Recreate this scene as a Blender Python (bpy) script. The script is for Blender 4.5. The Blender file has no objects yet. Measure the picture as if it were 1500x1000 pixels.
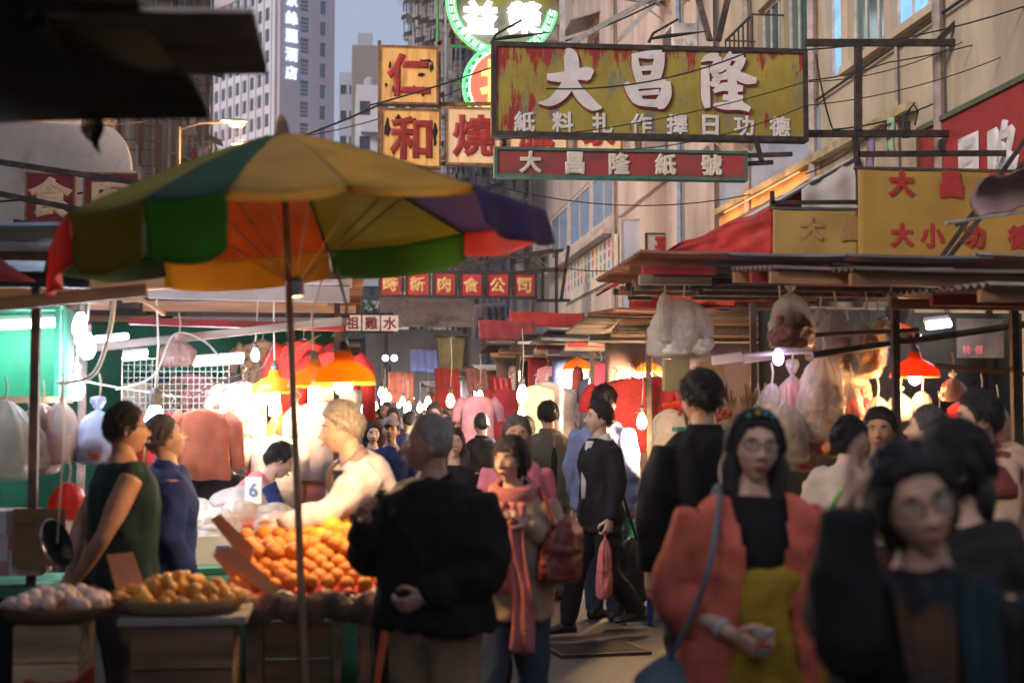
import bpy, bmesh, math, random
from mathutils import Vector, Matrix, noise, Euler
R = math.radians
random.seed(7)
S = bpy.context.scene
C = S.collection

# ------------------------------------------------------------------ camera, sky, sun, exposure
F = 2083.0                      # focal length in photo pixels (50 mm on 36 mm, 1500 px wide)
cam_d = bpy.data.cameras.new('camera'); cam = bpy.data.objects.new('camera', cam_d); C.objects.link(cam)
cam.location = (0, 0, 1.6)
cam.rotation_euler = Euler((R(90 + 3.16), 0, R(-6.84)), 'XYZ')
cam_d.lens = 50; cam_d.sensor_width = 36; cam_d.clip_start = 0.05; cam_d.clip_end = 3000
cam_d.dof.use_dof = True; cam_d.dof.focus_distance = 16.5; cam_d.dof.aperture_fstop = 2.2
S.camera = cam
bpy.context.view_layer.update()

w = bpy.data.worlds.new('World'); S.world = w; w.use_nodes = True
nt = w.node_tree; bg = nt.nodes['Background']
sky = nt.nodes.new('ShaderNodeTexSky'); sky.sky_type = 'NISHITA'; sky.sun_disc = False
sky.sun_elevation = R(4.0); sky.sun_rotation = R(232); sky.air_density = 1.6; sky.dust_density = 2.5; sky.ozone_density = 4.0
hs = nt.nodes.new('ShaderNodeHueSaturation'); hs.inputs['Saturation'].default_value = 0.45
mx = nt.nodes.new('ShaderNodeMix'); mx.data_type = 'RGBA'; mx.inputs[0].default_value = 0.55
mx.inputs[7].default_value = (2.7, 3.1, 4.4, 1)      # even dusk overcast veil over the clear-sky model
nt.links.new(sky.outputs[0], hs.inputs['Color']); nt.links.new(hs.outputs[0], mx.inputs[6]); nt.links.new(mx.outputs[2], bg.inputs['Color'])
bg.inputs['Strength'].default_value = 0.112
sun_d = bpy.data.lights.new('sun', 'SUN'); sun_d.energy = 1.3; sun_d.angle = R(20); sun_d.color = (1, .86, .74)
sun = bpy.data.objects.new('sun', sun_d); C.objects.link(sun); sun.rotation_euler = Vector((.70, .55, -.46)).to_track_quat('-Z', 'Y').to_euler(); sun.location = (0, 0, 60)
S.view_settings.view_transform = 'Standard'; S.view_settings.look = 'None'; S.view_settings.gamma = 1.0
S.view_settings.use_curve_mapping = False
S.view_settings.exposure = 1.1
S.cycles.use_denoising = True
S.cycles.use_adaptive_sampling = True; S.cycles.adaptive_threshold = 0.02
S.cycles.max_bounces = 6; S.cycles.diffuse_bounces = 3; S.cycles.glossy_bounces = 3; S.cycles.transmission_bounces = 4; S.cycles.transparent_max_bounces = 12
S.cycles.caustics_reflective = False; S.cycles.caustics_refractive = False
S.cycles.sample_clamp_indirect = 4.0
S.cycles.use_light_tree = True

# ------------------------------------------------------------------ photo pixel -> direction -> place
CM = cam.matrix_world.to_3x3(); CO = cam.location.copy()
def ray(px, py): return CM @ Vector(((px - 750) / F, (500 - py) / F, -1.0))
def P(px, py, Y):               # point at street depth Y
    d = ray(px, py); return CO + d * (Y / d.y)
def PX(px, py, X):              # point on the plane x = X
    d = ray(px, py); return CO + d * (X / d.x)
def PZ(px, py, Z):              # point at height Z
    d = ray(px, py); return CO + d * ((Z - CO.z) / d.z)

# ------------------------------------------------------------------ materials
MATS = {}
def mat(name, col, rough=.6, metal=0.0, var=.18, scale=6.0, bump=.0, bscale=30.0, emit=0.0, ecol=None,
        translucent=0.0, alpha=1.0, col2=None, mask_scale=3.0, mask_pos=.55, stretch=(1, 1, 1), spec=.5, sheen=0.0, hard=.06):
    if name in MATS: return MATS[name]
    m = bpy.data.materials.new(name); m.use_nodes = True; t = m.node_tree; N = t.nodes; L = t.links
    b = N['Principled BSDF']; out = N['Material Output']
    b.inputs['Roughness'].default_value = rough; b.inputs['Metallic'].default_value = metal
    b.inputs['Specular IOR Level'].default_value = spec
    if sheen: b.inputs['Sheen Weight'].default_value = sheen
    tc = N.new('ShaderNodeTexCoord'); mp = N.new('ShaderNodeMapping'); mp.inputs['Scale'].default_value = stretch
    oi = N.new('ShaderNodeObjectInfo')
    L.new(tc.outputs['Object'], mp.inputs['Vector'])
    nz = N.new('ShaderNodeTexNoise'); nz.inputs['Scale'].default_value = scale; nz.inputs['Detail'].default_value = 5
    L.new(mp.outputs[0], nz.inputs['Vector'])
    def mix(fac, a, c, blend='MIX'):
        x = N.new('ShaderNodeMix'); x.data_type = 'RGBA'; x.blend_type = blend
        if hasattr(fac, 'links'): L.new(fac, x.inputs[0])
        else: x.inputs[0].default_value = fac
        for s, v in ((6, a), (7, c)):
            if hasattr(v, 'links'): L.new(v, x.inputs[s])
            else: x.inputs[s].default_value = (*v[:3], 1)
        return x.outputs[2]
    lo = [max(0, c * (1 - var * 1.6)) for c in col]; hi = [min(1, c * (1 + var * 1.6)) for c in col]
    rr = N.new('ShaderNodeValToRGB'); rr.color_ramp.elements[0].position = .32; rr.color_ramp.elements[1].position = .68
    rr.color_ramp.elements[0].color = (*lo, 1); rr.color_ramp.elements[1].color = (*hi, 1)
    L.new(nz.outputs['Fac'], rr.inputs[0]); colour = rr.outputs[0]
    if col2 is not None:
        n2 = N.new('ShaderNodeTexNoise'); n2.inputs['Scale'].default_value = mask_scale; n2.inputs['Detail'].default_value = 8; n2.inputs['Roughness'].default_value = .65
        L.new(mp.outputs[0], n2.inputs['Vector'])
        r2 = N.new('ShaderNodeValToRGB'); r2.color_ramp.elements[0].position = mask_pos - hard; r2.color_ramp.elements[1].position = mask_pos + hard
        L.new(n2.outputs['Fac'], r2.inputs[0]); colour = mix(r2.outputs[0], colour, col2)
    # a little difference from copy to copy
    hv = N.new('ShaderNodeHueSaturation'); mr = N.new('ShaderNodeMapRange'); mr.inputs[3].default_value = 1 - var * .7; mr.inputs[4].default_value = 1 + var * .7
    L.new(oi.outputs['Random'], mr.inputs[0]); L.new(mr.outputs[0], hv.inputs['Value']); L.new(colour, hv.inputs['Color']); colour = hv.outputs[0]
    L.new(colour, b.inputs['Base Color'])
    rv = N.new('ShaderNodeMapRange'); rv.inputs[3].default_value = max(.03, rough - .12); rv.inputs[4].default_value = min(1, rough + .12)
    L.new(nz.outputs['Fac'], rv.inputs[0]); L.new(rv.outputs[0], b.inputs['Roughness'])
    if bump:
        n3 = N.new('ShaderNodeTexNoise'); n3.inputs['Scale'].default_value = bscale; n3.inputs['Detail'].default_value = 4
        L.new(mp.outputs[0], n3.inputs['Vector'])
        bp = N.new('ShaderNodeBump'); bp.inputs['Strength'].default_value = bump; bp.inputs['Distance'].default_value = .02
        L.new(n3.outputs['Fac'], bp.inputs['Height']); L.new(bp.outputs[0], b.inputs['Normal'])
    if emit:
        if ecol is None: L.new(colour, b.inputs['Emission Color'])
        else: b.inputs['Emission Color'].default_value = (*ecol, 1)
        b.inputs['Emission Strength'].default_value = emit
    sh = b.outputs[0]
    if translucent:
        tr = N.new('ShaderNodeBsdfTranslucent'); L.new(colour, tr.inputs['Color'])
        ms = N.new('ShaderNodeMixShader'); ms.inputs[0].default_value = translucent
        L.new(sh, ms.inputs[1]); L.new(tr.outputs[0], ms.inputs[2]); sh = ms.outputs[0]
    if alpha < 1:
        tp = N.new('ShaderNodeBsdfTransparent')
        ms = N.new('ShaderNodeMixShader'); ms.inputs[0].default_value = alpha
        L.new(tp.outputs[0], ms.inputs[1]); L.new(sh, ms.inputs[2]); sh = ms.outputs[0]
    L.new(sh, out.inputs['Surface'])
    MATS[name] = m
    return m

def glow(name, col, strength):
    if name in MATS: return MATS[name]
    m = bpy.data.materials.new(name); m.use_nodes = True; t = m.node_tree
    b = t.nodes['Principled BSDF']; b.inputs['Base Color'].default_value = (.2, .2, .2, 1)
    b.inputs['Emission Color'].default_value = (*col, 1); b.inputs['Emission Strength'].default_value = strength
    MATS[name] = m; return m

# ------------------------------------------------------------------ mesh builder
class MB:
    def __init__(s): s.v = []; s.f = []
    def add(s, verts, faces, M=None):
        o = len(s.v)
        s.v += [tuple(M @ Vector(p)) if M is not None else tuple(p) for p in verts]
        s.f += [tuple(i + o for i in f) for f in faces]; return s
    def box(s, x0, x1, y0, y1, z0, z1, M=None):
        v = [(x, y, z) for z in (z0, z1) for y in (y0, y1) for x in (x0, x1)]
        return s.add(v, [(0, 2, 3, 1), (4, 5, 7, 6), (0, 1, 5, 4), (2, 6, 7, 3), (0, 4, 6, 2), (1, 3, 7, 5)], M)
    def cbox(s, x0, x1, y0, y1, z0, z1, c=.01, M=None):      # box with chamfered long edges (seen along z)
        c = min(c, (x1 - x0) * .45, (y1 - y0) * .45, (z1 - z0) * .45)
        ring = lambda k, z: [(x0 + c + k, y0 + k, z), (x1 - c - k, y0 + k, z), (x1 - k, y0 + c + k, z), (x1 - k, y1 - c - k, z), (x1 - c - k, y1 - k, z), (x0 + c + k, y1 - k, z), (x0 + k, y1 - c - k, z), (x0 + k, y0 + c + k, z)]
        k = c * .5
        return s.rings([ring(k, z0), ring(0, z0 + c), ring(0, z1 - c), ring(k, z1)], M)
    def rings(s, rs, M=None, caps=True, closed=True):
        n = len(rs[0]); v = [p for r in rs for p in r]; f = []
        for i in range(len(rs) - 1):
            for j in range(n if closed else n - 1):
                a = i * n + j; b = i * n + (j + 1) % n
                f.append((a, b, b + n, a + n))
        if caps and closed:
            f.append(tuple(range(n - 1, -1, -1))); f.append(tuple(range((len(rs) - 1) * n, len(rs) * n)))
        return s.add(v, f, M)
    def tube(s, pts, r, n=8, flat=1.0, up=None, caps=True):
        pts = [Vector(p) for p in pts]; m = len(pts)
        rad = r if isinstance(r, (list, tuple)) else [r] * m
        t0 = (pts[1] - pts[0]).normalized()
        u = Vector(up) if up else (Vector((0, 0, 1)) if abs(t0.z) < .9 else Vector((1, 0, 0)))
        u = (u - t0 * u.dot(t0)).normalized(); rs = []
        for i, p in enumerate(pts):
            t = (pts[min(i + 1, m - 1)] - pts[max(i - 1, 0)]).normalized()
            u = (u - t * u.dot(t)).normalized(); w_ = t.cross(u)
            rs.append([tuple(p + (u * math.cos(2 * math.pi * k / n) * flat + w_ * math.sin(2 * math.pi * k / n)) * rad[i]) for k in range(n)])
        return s.rings(rs, caps=caps)
    def lathe(s, prof, n=20, M=None, caps=True):
        rs = [[(r * math.cos(2 * math.pi * k / n), r * math.sin(2 * math.pi * k / n), z) for k in range(n)] for r, z in prof]
        return s.rings(rs, M, caps)
    def ball(s, c, r, n=12, m=8, sq=(1, 1, 1)):
        prof = [(max(.0005, math.sin(math.pi * i / m)) , -math.cos(math.pi * i / m)) for i in range(m + 1)]
        return s.lathe([(a * r, b * r) for a, b in prof], n, Matrix.Translation(c) @ Matrix.Diagonal((*sq, 1)))
    def poly(s, pts, y0, y1, M=None):      # outline in x,z pushed through y
        n = len(pts); v = [(x, y0, z) for x, z in pts] + [(x, y1, z) for x, z in pts]
        f = [tuple(range(n)), tuple(range(2 * n - 1, n - 1, -1))] + [(i, i + n, (i + 1) % n + n, (i + 1) % n) for i in range(n)]
        return s.add(v, f, M)
    def sheet(s, fn, nu, nv):              # fn(u,v)->xyz, single-sided grid
        o = [fn(i / nu, j / nv) for j in range(nv + 1) for i in range(nu + 1)]
        return s.add(o, [(j * (nu + 1) + i, j * (nu + 1) + i + 1, (j + 1) * (nu + 1) + i + 1, (j + 1) * (nu + 1) + i) for j in range(nv) for i in range(nu)])
    def slab(s, fn, nu, nv, t):            # sheet with thickness, t offset vector
        t = Vector(t); n = (nu + 1) * (nv + 1)
        o = [Vector(fn(i / nu, j / nv)) for j in range(nv + 1) for i in range(nu + 1)]
        q = [(j * (nu + 1) + i, j * (nu + 1) + i + 1, (j + 1) * (nu + 1) + i + 1, (j + 1) * (nu + 1) + i) for j in range(nv) for i in range(nu)]
        f = q + [tuple(k + n for k in reversed(a)) for a in q]
        rim = [i for i in range(nu + 1)] + [j * (nu + 1) + nu for j in range(1, nv + 1)] + [nv * (nu + 1) + i for i in range(nu - 1, -1, -1)] + [j * (nu + 1) for j in range(nv - 1, 0, -1)]
        for a, b in zip(rim, rim[1:] + rim[:1]): f.append((b, a, a + n, b + n))
        return s.add([tuple(p) for p in o] + [tuple(p + t) for p in o], f)
    def mesh(s, name, smooth=False):
        me = bpy.data.meshes.new(name); me.from_pydata(s.v, [], s.f); me.update()
        if smooth: me.polygons.foreach_set('use_smooth', [True] * len(me.polygons))
        return me

def tag(o, label=None, cat=None, group=None, kind=None):
    if label: o['label'] = label
    if cat: o['category'] = cat
    if group: o['group'] = group
    if kind: o['kind'] = kind
    return o
def ob(name, mb, m, parent=None, smooth=False, loc=None, rot=None, fix=False):
    me = mb.mesh(name, smooth) if isinstance(mb, MB) else mb
    if isinstance(mb, MB) or fix:
        bm = bmesh.new(); bm.from_mesh(me); bmesh.ops.recalc_face_normals(bm, faces=bm.faces); bm.to_mesh(me); bm.free()
    if m is not None and not me.materials:
        for q in (m if isinstance(m, list) else [m]): me.materials.append(q)
    o = bpy.data.objects.new(name, me); C.objects.link(o)
    if parent is not None: o.parent = parent
    if loc is not None: o.location = loc
    if rot is not None: o.rotation_euler = rot
    return o
def thing(name, label, cat, loc=(0, 0, 0), rz=0.0, group=None):
    o = bpy.data.objects.new(name, None); C.objects.link(o); o.empty_display_size = .1
    o.location = loc; o.rotation_euler = (0, 0, rz)
    return tag(o, label, cat, group)
def kids(o): return [c for c in bpy.data.objects if c.parent == o]
def copy_tree(o, parent=None):
    c = o.copy(); C.objects.link(c); c.parent = parent
    for k in kids(o): copy_tree(k, c)
    return c
def inst(name, me, parent, loc, rot=(0, 0, 0), sc=None, m=None):     # another object on shared mesh data
    o = bpy.data.objects.new(name, me); C.objects.link(o); o.parent = parent; o.location = loc; o.rotation_euler = rot
    if sc: o.scale = sc
    return o
def modmesh(me, mods):
    """apply modifiers to a mesh, give back the new mesh"""
    o = bpy.data.objects.new('tmp', me); C.objects.link(o)
    for typ, kw in mods:
        md = o.modifiers.new(typ, typ)
        for k, v in kw.items(): setattr(md, k, v)
    dg = bpy.context.evaluated_depsgraph_get(); r = bpy.data.meshes.new_from_object(o.evaluated_get(dg))
    bpy.data.objects.remove(o); return r
def wob(p, s=1.0, seed=0.0): return noise.noise(Vector((p[0] * s + seed, p[1] * s - seed, p[2] * s + seed * .37)))

# ------------------------------------------------------------------ lettering
GL = {}
def glyph(ch, weight=.022, depth=.02):
    k = (ch, weight, depth)
    if k in GL: return GL[k]
    c = bpy.data.curves.new('letter', 'FONT'); c.body = ch; c.extrude = depth; c.bevel_depth = weight; c.bevel_resolution = 0
    c.resolution_u = 3; c.align_x = 'CENTER'
    o = bpy.data.objects.new('letter', c); C.objects.link(o)
    dg = bpy.context.evaluated_depsgraph_get(); me = bpy.data.meshes.new_from_object(o.evaluated_get(dg))
    bpy.data.objects.remove(o)
    zs = [v.co for v in me.vertices]
    if zs:
        cx = (min(v.x for v in zs) + max(v.x for v in zs)) / 2; cy = (min(v.y for v in zs) + max(v.y for v in zs)) / 2
        hh = max(max(v.y for v in zs) - min(v.y for v in zs), .55 * (max(v.x for v in zs) - min(v.x for v in zs)), .3)
        for v in me.vertices: v.co = ((v.co.x - cx) / hh, -v.co.z, (v.co.y - cy) / hh)     # stands in x,z, faces -y
    me.materials.clear(); GL[k] = me; return me
def letter(ch, parent, x, z, h, m, y=0.0, wx=1.0, weight=.03, depth=.02, name='letter'):
    me = glyph(ch, weight, depth).copy(); me.materials.append(m)
    o = bpy.data.objects.new(name, me); C.objects.link(o); o.parent = parent; o.location = (x, y, z); o.scale = (h * wx, h * .35, h)
    return o
def brush(mb, pts, y0, y1):
    """one brush stroke: (x, z, half width) along its path -> a raised ribbon"""
    n = len(pts); P2 = [Vector((a, b)) for a, b, _ in pts]; L_ = []; R_ = []
    for i in range(n):
        t = (P2[min(i + 1, n - 1)] - P2[max(i - 1, 0)]).normalized(); q = Vector((-t.y, t.x)) * pts[i][2]
        L_.append(P2[i] + q); R_.append(P2[i] - q)
    for i in range(n - 1):
        pass
    v = [(p.x, y0, p.y) for p in L_] + [(p.x, y0, p.y) for p in R_] + [(p.x, y1, p.y) for p in L_] + [(p.x, y1, p.y) for p in R_]
    f = []
    for i in range(n - 1):
        f += [(i, i + 1, n + i + 1, n + i), (2 * n + i, 3 * n + i, 3 * n + i + 1, 2 * n + i + 1), (i, 2 * n + i, 2 * n + i + 1, i + 1), (n + i, n + i + 1, 3 * n + i + 1, 3 * n + i)]
    f += [(0, n, 3 * n, 2 * n), (n - 1, 3 * n - 1, 4 * n - 1, 2 * n - 1)]
    mb.add(v, f)
def spline(pts, k=4):
    out = []; n = len(pts)
    for i in range(n - 1):
        p0, p1, p2, p3 = [Vector(pts[max(0, min(n - 1, j))]) for j in (i - 1, i, i + 1, i + 2)]
        for q in range(k):
            t = q / k
            out.append(.5 * ((2 * p1) + (p2 - p0) * t + (2 * p0 - 5 * p1 + 4 * p2 - p3) * t * t + (3 * p1 - p0 - 3 * p2 + p3) * t ** 3))
    out.append(Vector(pts[-1])); return out
# ------------------------------------------------------------------ palette
m_asphalt = mat('asphalt', (.05, .047, .045), .42, var=.35, scale=1.6, bump=.5, bscale=70, col2=(.025, .024, .024), mask_scale=.9, mask_pos=.56)
m_ground = mat('ground', (.06, .058, .055), .8, var=.3, scale=.6)
m_beige = mat('beige_render', (.52, .42, .30), .85, var=.10, scale=.7, bump=.15, bscale=12, col2=(.27, .22, .16), mask_scale=1.3, mask_pos=.60, stretch=(1, 1, .3), hard=.14)
m_pale = mat('pale_render', (.52, .45, .42), .85, var=.12, scale=.6, bump=.1, bscale=10, col2=(.25, .21, .19), mask_scale=1.0, mask_pos=.61, stretch=(1, 1, .25), hard=.14)
m_grime = mat('grimy_concrete', (.30, .28, .27), .9, var=.35, scale=.5, col2=(.12, .11, .11), mask_scale=.7, mask_pos=.56, stretch=(1, 1, .25), hard=.15)
m_grime2 = mat('stained_render', (.36, .33, .31), .9, var=.3, scale=.4, col2=(.15, .14, .15), mask_scale=.5, mask_pos=.58, stretch=(1, 1, .25), hard=.15)
m_dark_conc = mat('dark_concrete', (.16, .15, .15), .9, var=.3, scale=.3, col2=(.09, .085, .08), mask_scale=.3, mask_pos=.55, stretch=(1, 1, .3), hard=.15)
m_mauve = mat('mauve_render', (.50, .41, .44), .85, var=.05, scale=.08)
m_white_r = mat('white_render', (.62, .60, .66), .85, var=.06, scale=.1)
m_bluegrey = mat('blue_grey_render', (.40, .43, .50), .85, var=.08, scale=.1)
m_glass = mat('dark_glass', (.035, .05, .07), .12, var=.4, scale=.4, spec=.6)
m_glass_t = mat('green_glass', (.07, .13, .13), .15, var=.3, scale=1.5, spec=.6, stretch=(6, 1, .2))
m_blue_glass = mat('blue_film_glass', (.14, .21, .34), .25, var=.15, scale=.6, spec=.6)
m_blue_lit = mat('blue_lit_pane', (.15, .3, .6), .2, var=.5, scale=3, emit=.4, ecol=(.22, .55, 1.0))
m_frame_w = mat('pale_frame', (.50, .47, .44), .6, var=.15)
m_frame_d = mat('dark_frame', (.07, .06, .06), .6, var=.2)
m_blue_tarp = mat('blue_sheet', (.27, .34, .47), .7, var=.12, scale=1.2, bump=.1, bscale=6)
m_ac = mat('ac_case', (.48, .46, .43), .6, var=.3, scale=3, col2=(.25, .2, .16), mask_scale=3, mask_pos=.62)
m_ac_d = mat('ac_grille', (.08, .08, .08), .7)
m_rust = mat('rusty_steel', (.11, .065, .045), .75, metal=.2, var=.35, scale=9, bump=.3, bscale=60, col2=(.05, .045, .045), mask_scale=6, mask_pos=.5)
m_steel_d = mat('dark_steel', (.035, .028, .026), .6, metal=.3, var=.35, scale=9, bump=.2, bscale=60, col2=(.09, .045, .03), mask_scale=5, mask_pos=.62)
m_steel = mat('galvanised_steel', (.36, .37, .38), .4, metal=.7, var=.2, scale=5)
m_cable = mat('black_cable', (.02, .02, .02), .6, var=.1)
m_pipe = mat('drain_pipe', (.34, .27, .24), .6, var=.2)
m_white_p = mat('white_paint', (.66, .63, .58), .6, var=.1, scale=3)
m_red_p = mat('red_paint', (.36, .03, .03), .55, var=.2, scale=3, col2=(.22, .025, .028), mask_scale=2, mask_pos=.6, hard=.15)
m_tin = mat('tin_sheet', (.30, .27, .25), .45, metal=.5, var=.25, scale=3, col2=(.22, .13, .09), mask_scale=2.2, mask_pos=.6, hard=.1)
m_tin_d = mat('old_tin_sheet', (.10, .085, .075), .55, metal=.4, var=.3, scale=3, col2=(.13, .07, .045), mask_scale=2.5, mask_pos=.6, hard=.1)
m_leaf = mat('foliage', (.05, .08, .05), .7, var=.4, scale=2)
m_bark = mat('bark', (.08, .06, .045), .9, var=.3)

# ------------------------------------------------------------------ ground
tag(ob('ground', MB().sheet(lambda u, v: (-300 + 600 * u, -60 + 560 * v, -.006), 4, 4), m_ground), kind='structure')
def road_z(x, y): return .012 * wob((x, y, 0), .5) + .006 * wob((x, y, 0), 1.9, 4)
tag(ob('road', MB().sheet(lambda u, v: (-7 + 14 * u, -2 + 80 * v, .004 + max(0, .011 + .6 * road_z(-7 + 14 * u, -2 + 80 * v))), 60, 240), m_asphalt, smooth=True), kind='structure')

# a drain grating let into the road
g0 = PZ(872, 950, .03); gr = thing('drain_grating', 'black iron drain grating set in the wet road by the suited man', 'grating', (g0.x, g0.y, .018), R(8))
ob('frame', MB().box(-.32, .32, -.25, -.22, 0, .022).box(-.32, .32, .22, .25, 0, .022).box(-.32, -.29, -.22, .22, 0, .022).box(.29, .32, -.22, .22, 0, .022), m_steel_d, gr)
bar = MB().box(-.29, .29, -.012, .012, 0, .018).mesh('bar'); bar.materials.append(m_steel_d)
for i in range(8): inst('bar', bar, gr, (0, -.19 + i * .054, 0))

# ------------------------------------------------------------------ buildings
def wall_mesh(wd, z0, z1, openings, th=.28):
    us = sorted({0, wd, *[o[0] for o in openings], *[o[1] for o in openings]}); vs = sorted({z0, z1, *[o[2] for o in openings], *[o[3] for o in openings]})
    mb = MB(); inside = lambda u, v: any(a < u < b and c < v < d for a, b, c, d in openings)
    for i in range(len(us) - 1):
        for j in range(len(vs) - 1):
            if not inside((us[i] + us[i + 1]) / 2, (vs[j] + vs[j + 1]) / 2):
                a, b, c, d = us[i], us[i + 1], vs[j], vs[j + 1]; mb.add([(a, 0, c), (b, 0, c), (b, 0, d), (a, 0, d)], [(0, 1, 2, 3)])
    for a, b, c, d in openings:
        mb.add([(a, 0, c), (b, 0, c), (b, 0, d), (a, 0, d), (a, th, c), (b, th, c), (b, th, d), (a, th, d)], [(0, 4, 5, 1), (1, 5, 6, 2), (2, 6, 7, 3), (3, 7, 4, 0)])
    mb.add([(0, 0, z0), (0, th, z0), (0, th, z1), (0, 0, z1), (wd, 0, z0), (wd, th, z0), (wd, th, z1), (wd, 0, z1)], [(0, 1, 2, 3), (5, 4, 7, 6), (3, 2, 6, 7)])
    return mb
WIN = {}
def window(parent, a, b, c, d, frame, pane, y=.12, n=2, fw=.06):
    k = (round(b - a, 2), round(d - c, 2), frame.name, pane.name, n)
    if k not in WIN:
        wd, h = b - a - .004, d - c - .004; mb = MB()
        mb.box(-wd / 2, wd / 2, -.03, .03, 0, fw).box(-wd / 2, wd / 2, -.03, .03, h - fw, h).box(-wd / 2, -wd / 2 + fw, -.03, .03, fw, h - fw).box(wd / 2 - fw, wd / 2, -.03, .03, fw, h - fw)
        for i in range(1, n): x = -wd / 2 + wd * i / n; mb.box(x - fw * .35, x + fw * .35, -.025, .025, fw, h - fw)
        pn = MB().box(-wd / 2 + fw * .5, wd / 2 - fw * .5, -.006, .006, fw * .5, h - fw * .5)
        f = mb.mesh('window'); f.materials.append(frame); q = pn.mesh('pane'); q.materials.append(pane); WIN[k] = (f, q)
    f, q = WIN[k]
    o = inst('window', f, parent, ((a + b) / 2, y, c + .002)); inst('pane', q, o, (0, 0, 0)); return o
def ac_mesh():
    mb = MB().cbox(-.4, .4, -.5, 0, 0, .48, .03)
    for s in (-.3, .3): mb.box(s - .02, s + .02, -.48, .0, -.05, 0); mb.tube([(s, -.46, -.05), (s, 0, -.4)], .015, 4)
    return mb.mesh('air_conditioner')
AC = ac_mesh(); AC.materials.append(m_ac)
grl = MB()
for i in range(7): grl.box(-.34, .34, -.515, -.498, .05 + i * .055, .08 + i * .055)
ACG = grl.mesh('grille'); ACG.materials.append(m_ac_d)
def aircon(parent, x, z, s=1.0):
    o = inst('air_conditioner', AC, parent, (x, 0, z), sc=(s, s, s)); inst('grille', ACG, o, (0, 0, 0)); return o
def cage_mesh(wd, h, dp):
    mb = MB()
    for i in range(7): x = -wd / 2 + wd * i / 6; mb.box(x - .012, x + .012, -dp, -dp + .024, 0, h)
    for z in (0, h / 2, h): mb.box(-wd / 2, wd / 2, -dp - .002, -dp + .03, z - .015, z + .015)
    for x in (-wd / 2, wd / 2):
        for z in (0, h / 2, h): mb.box(x - .012, x + .012, -dp, 0, z - .012, z + .012)
    return mb.mesh('window_cage')
CAGE = cage_mesh(1.5, 1.5, .5); CAGE.materials.append(m_rust)
SHADE = MB().add([(-.85, 0, .25), (.85, 0, .25), (.85, -.75, 0), (-.85, -.75, 0), (-.85, 0, .22), (.85, 0, .22), (.85, -.75, -.03), (-.85, -.75, -.03)], [(0, 1, 2, 3), (7, 6, 5, 4), (0, 3, 7, 4), (1, 5, 6, 2), (3, 2, 6, 7), (0, 4, 5, 1)]).mesh('window_canopy'); SHADE.materials.append(m_tin)
RACK = MB(); RACK.tube([(-.8, 0, 0), (-.8, -1.1, .15)], .02, 5).tube([(.8, 0, 0), (.8, -1.1, .15)], .02, 5)
for i in range(4): RACK.tube([(-.8, -.3 - i * .26, .045 + i * .035), (.8, -.3 - i * .26, .045 + i * .035)], .013, 5)
RACK = RACK.mesh('drying_rack'); RACK.materials.append(m_steel)
wash_m = [mat('laundry_%d' % i, c, .9, var=.2) for i, c in enumerate([(.5, .5, .55), (.12, .2, .4), (.4, .1, .1), (.55, .5, .4), (.1, .1, .12)])]
WASH = []
for q in wash_m:
    me = MB().slab(lambda u, v: (-.28 + .56 * u, .05 * math.sin(u * 9 + v * 3), -.8 * v - .02 * math.sin(u * 6)), 8, 5, (0, .02, 0)).mesh('laundry', True); me.materials.append(q); WASH.append(me)
def clutter(b, x, z, rng, wd=1.4):
    if rng.random() < .5: aircon(b, x + rng.uniform(-.2, .5) + .75 * rng.choice((-1, 1)), z + rng.uniform(-.5, .7), rng.uniform(.85, 1.15))
    r = rng.random()
    if r < .38: inst('window_cage', CAGE, b, (x, 0, z - .1))
    if r < .6: inst('window_canopy', SHADE, b, (x, 0, z + 1.55))
    if r > .45:
        k = inst('drying_rack', RACK, b, (x, 0, z - .25))
        for j in range(rng.randint(0, 3)): inst('laundry', rng.choice(WASH), b, (x + rng.uniform(-.5, .5), -.3 - j * .26, z - .2 + j * .035))
def tenement(name, label, loc, rz, wd, dp, ht, wall, floors, bays, z_first, fh, seed, win=(m_frame_d, m_glass), ww=1.3, wh=1.4, full=True, zlo=0):
    rng = random.Random(seed); b = thing(name, label, 'building', loc, rz)
    op = []
    for f_ in range(floors):
        for k in range(bays):
            x = wd * (k + .5) / bays; z = z_first + f_ * fh; op.append((x - ww / 2, x + ww / 2, z, z + wh))
    ob('wall', wall_mesh(wd, 0, ht, op), wall, b)
    ob('core', MB().box(.0, wd, .282, dp, 0, ht - .01), wall, b)
    ob('parapet', MB().box(-.1, wd + .1, -.15, .25, ht + .002, ht + .9), wall, b)
    for a, c, d, e in op:
        window(b, a, c, d, e, *win)
        if full: clutter(b, (a + c) / 2, d, rng)
    for k in range(bays + 1):
        if rng.random() < .8: x = min(wd - .1, max(.1, wd * k / bays + rng.uniform(-.1, .1))); ob('drain_pipe', MB().tube([(x, -.09, zlo), (x, -.09, ht)], .06, 6), m_pipe, b)
    return b
# right side of the street (its wall faces -x; local x runs towards the camera)
XR = 6.6
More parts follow.
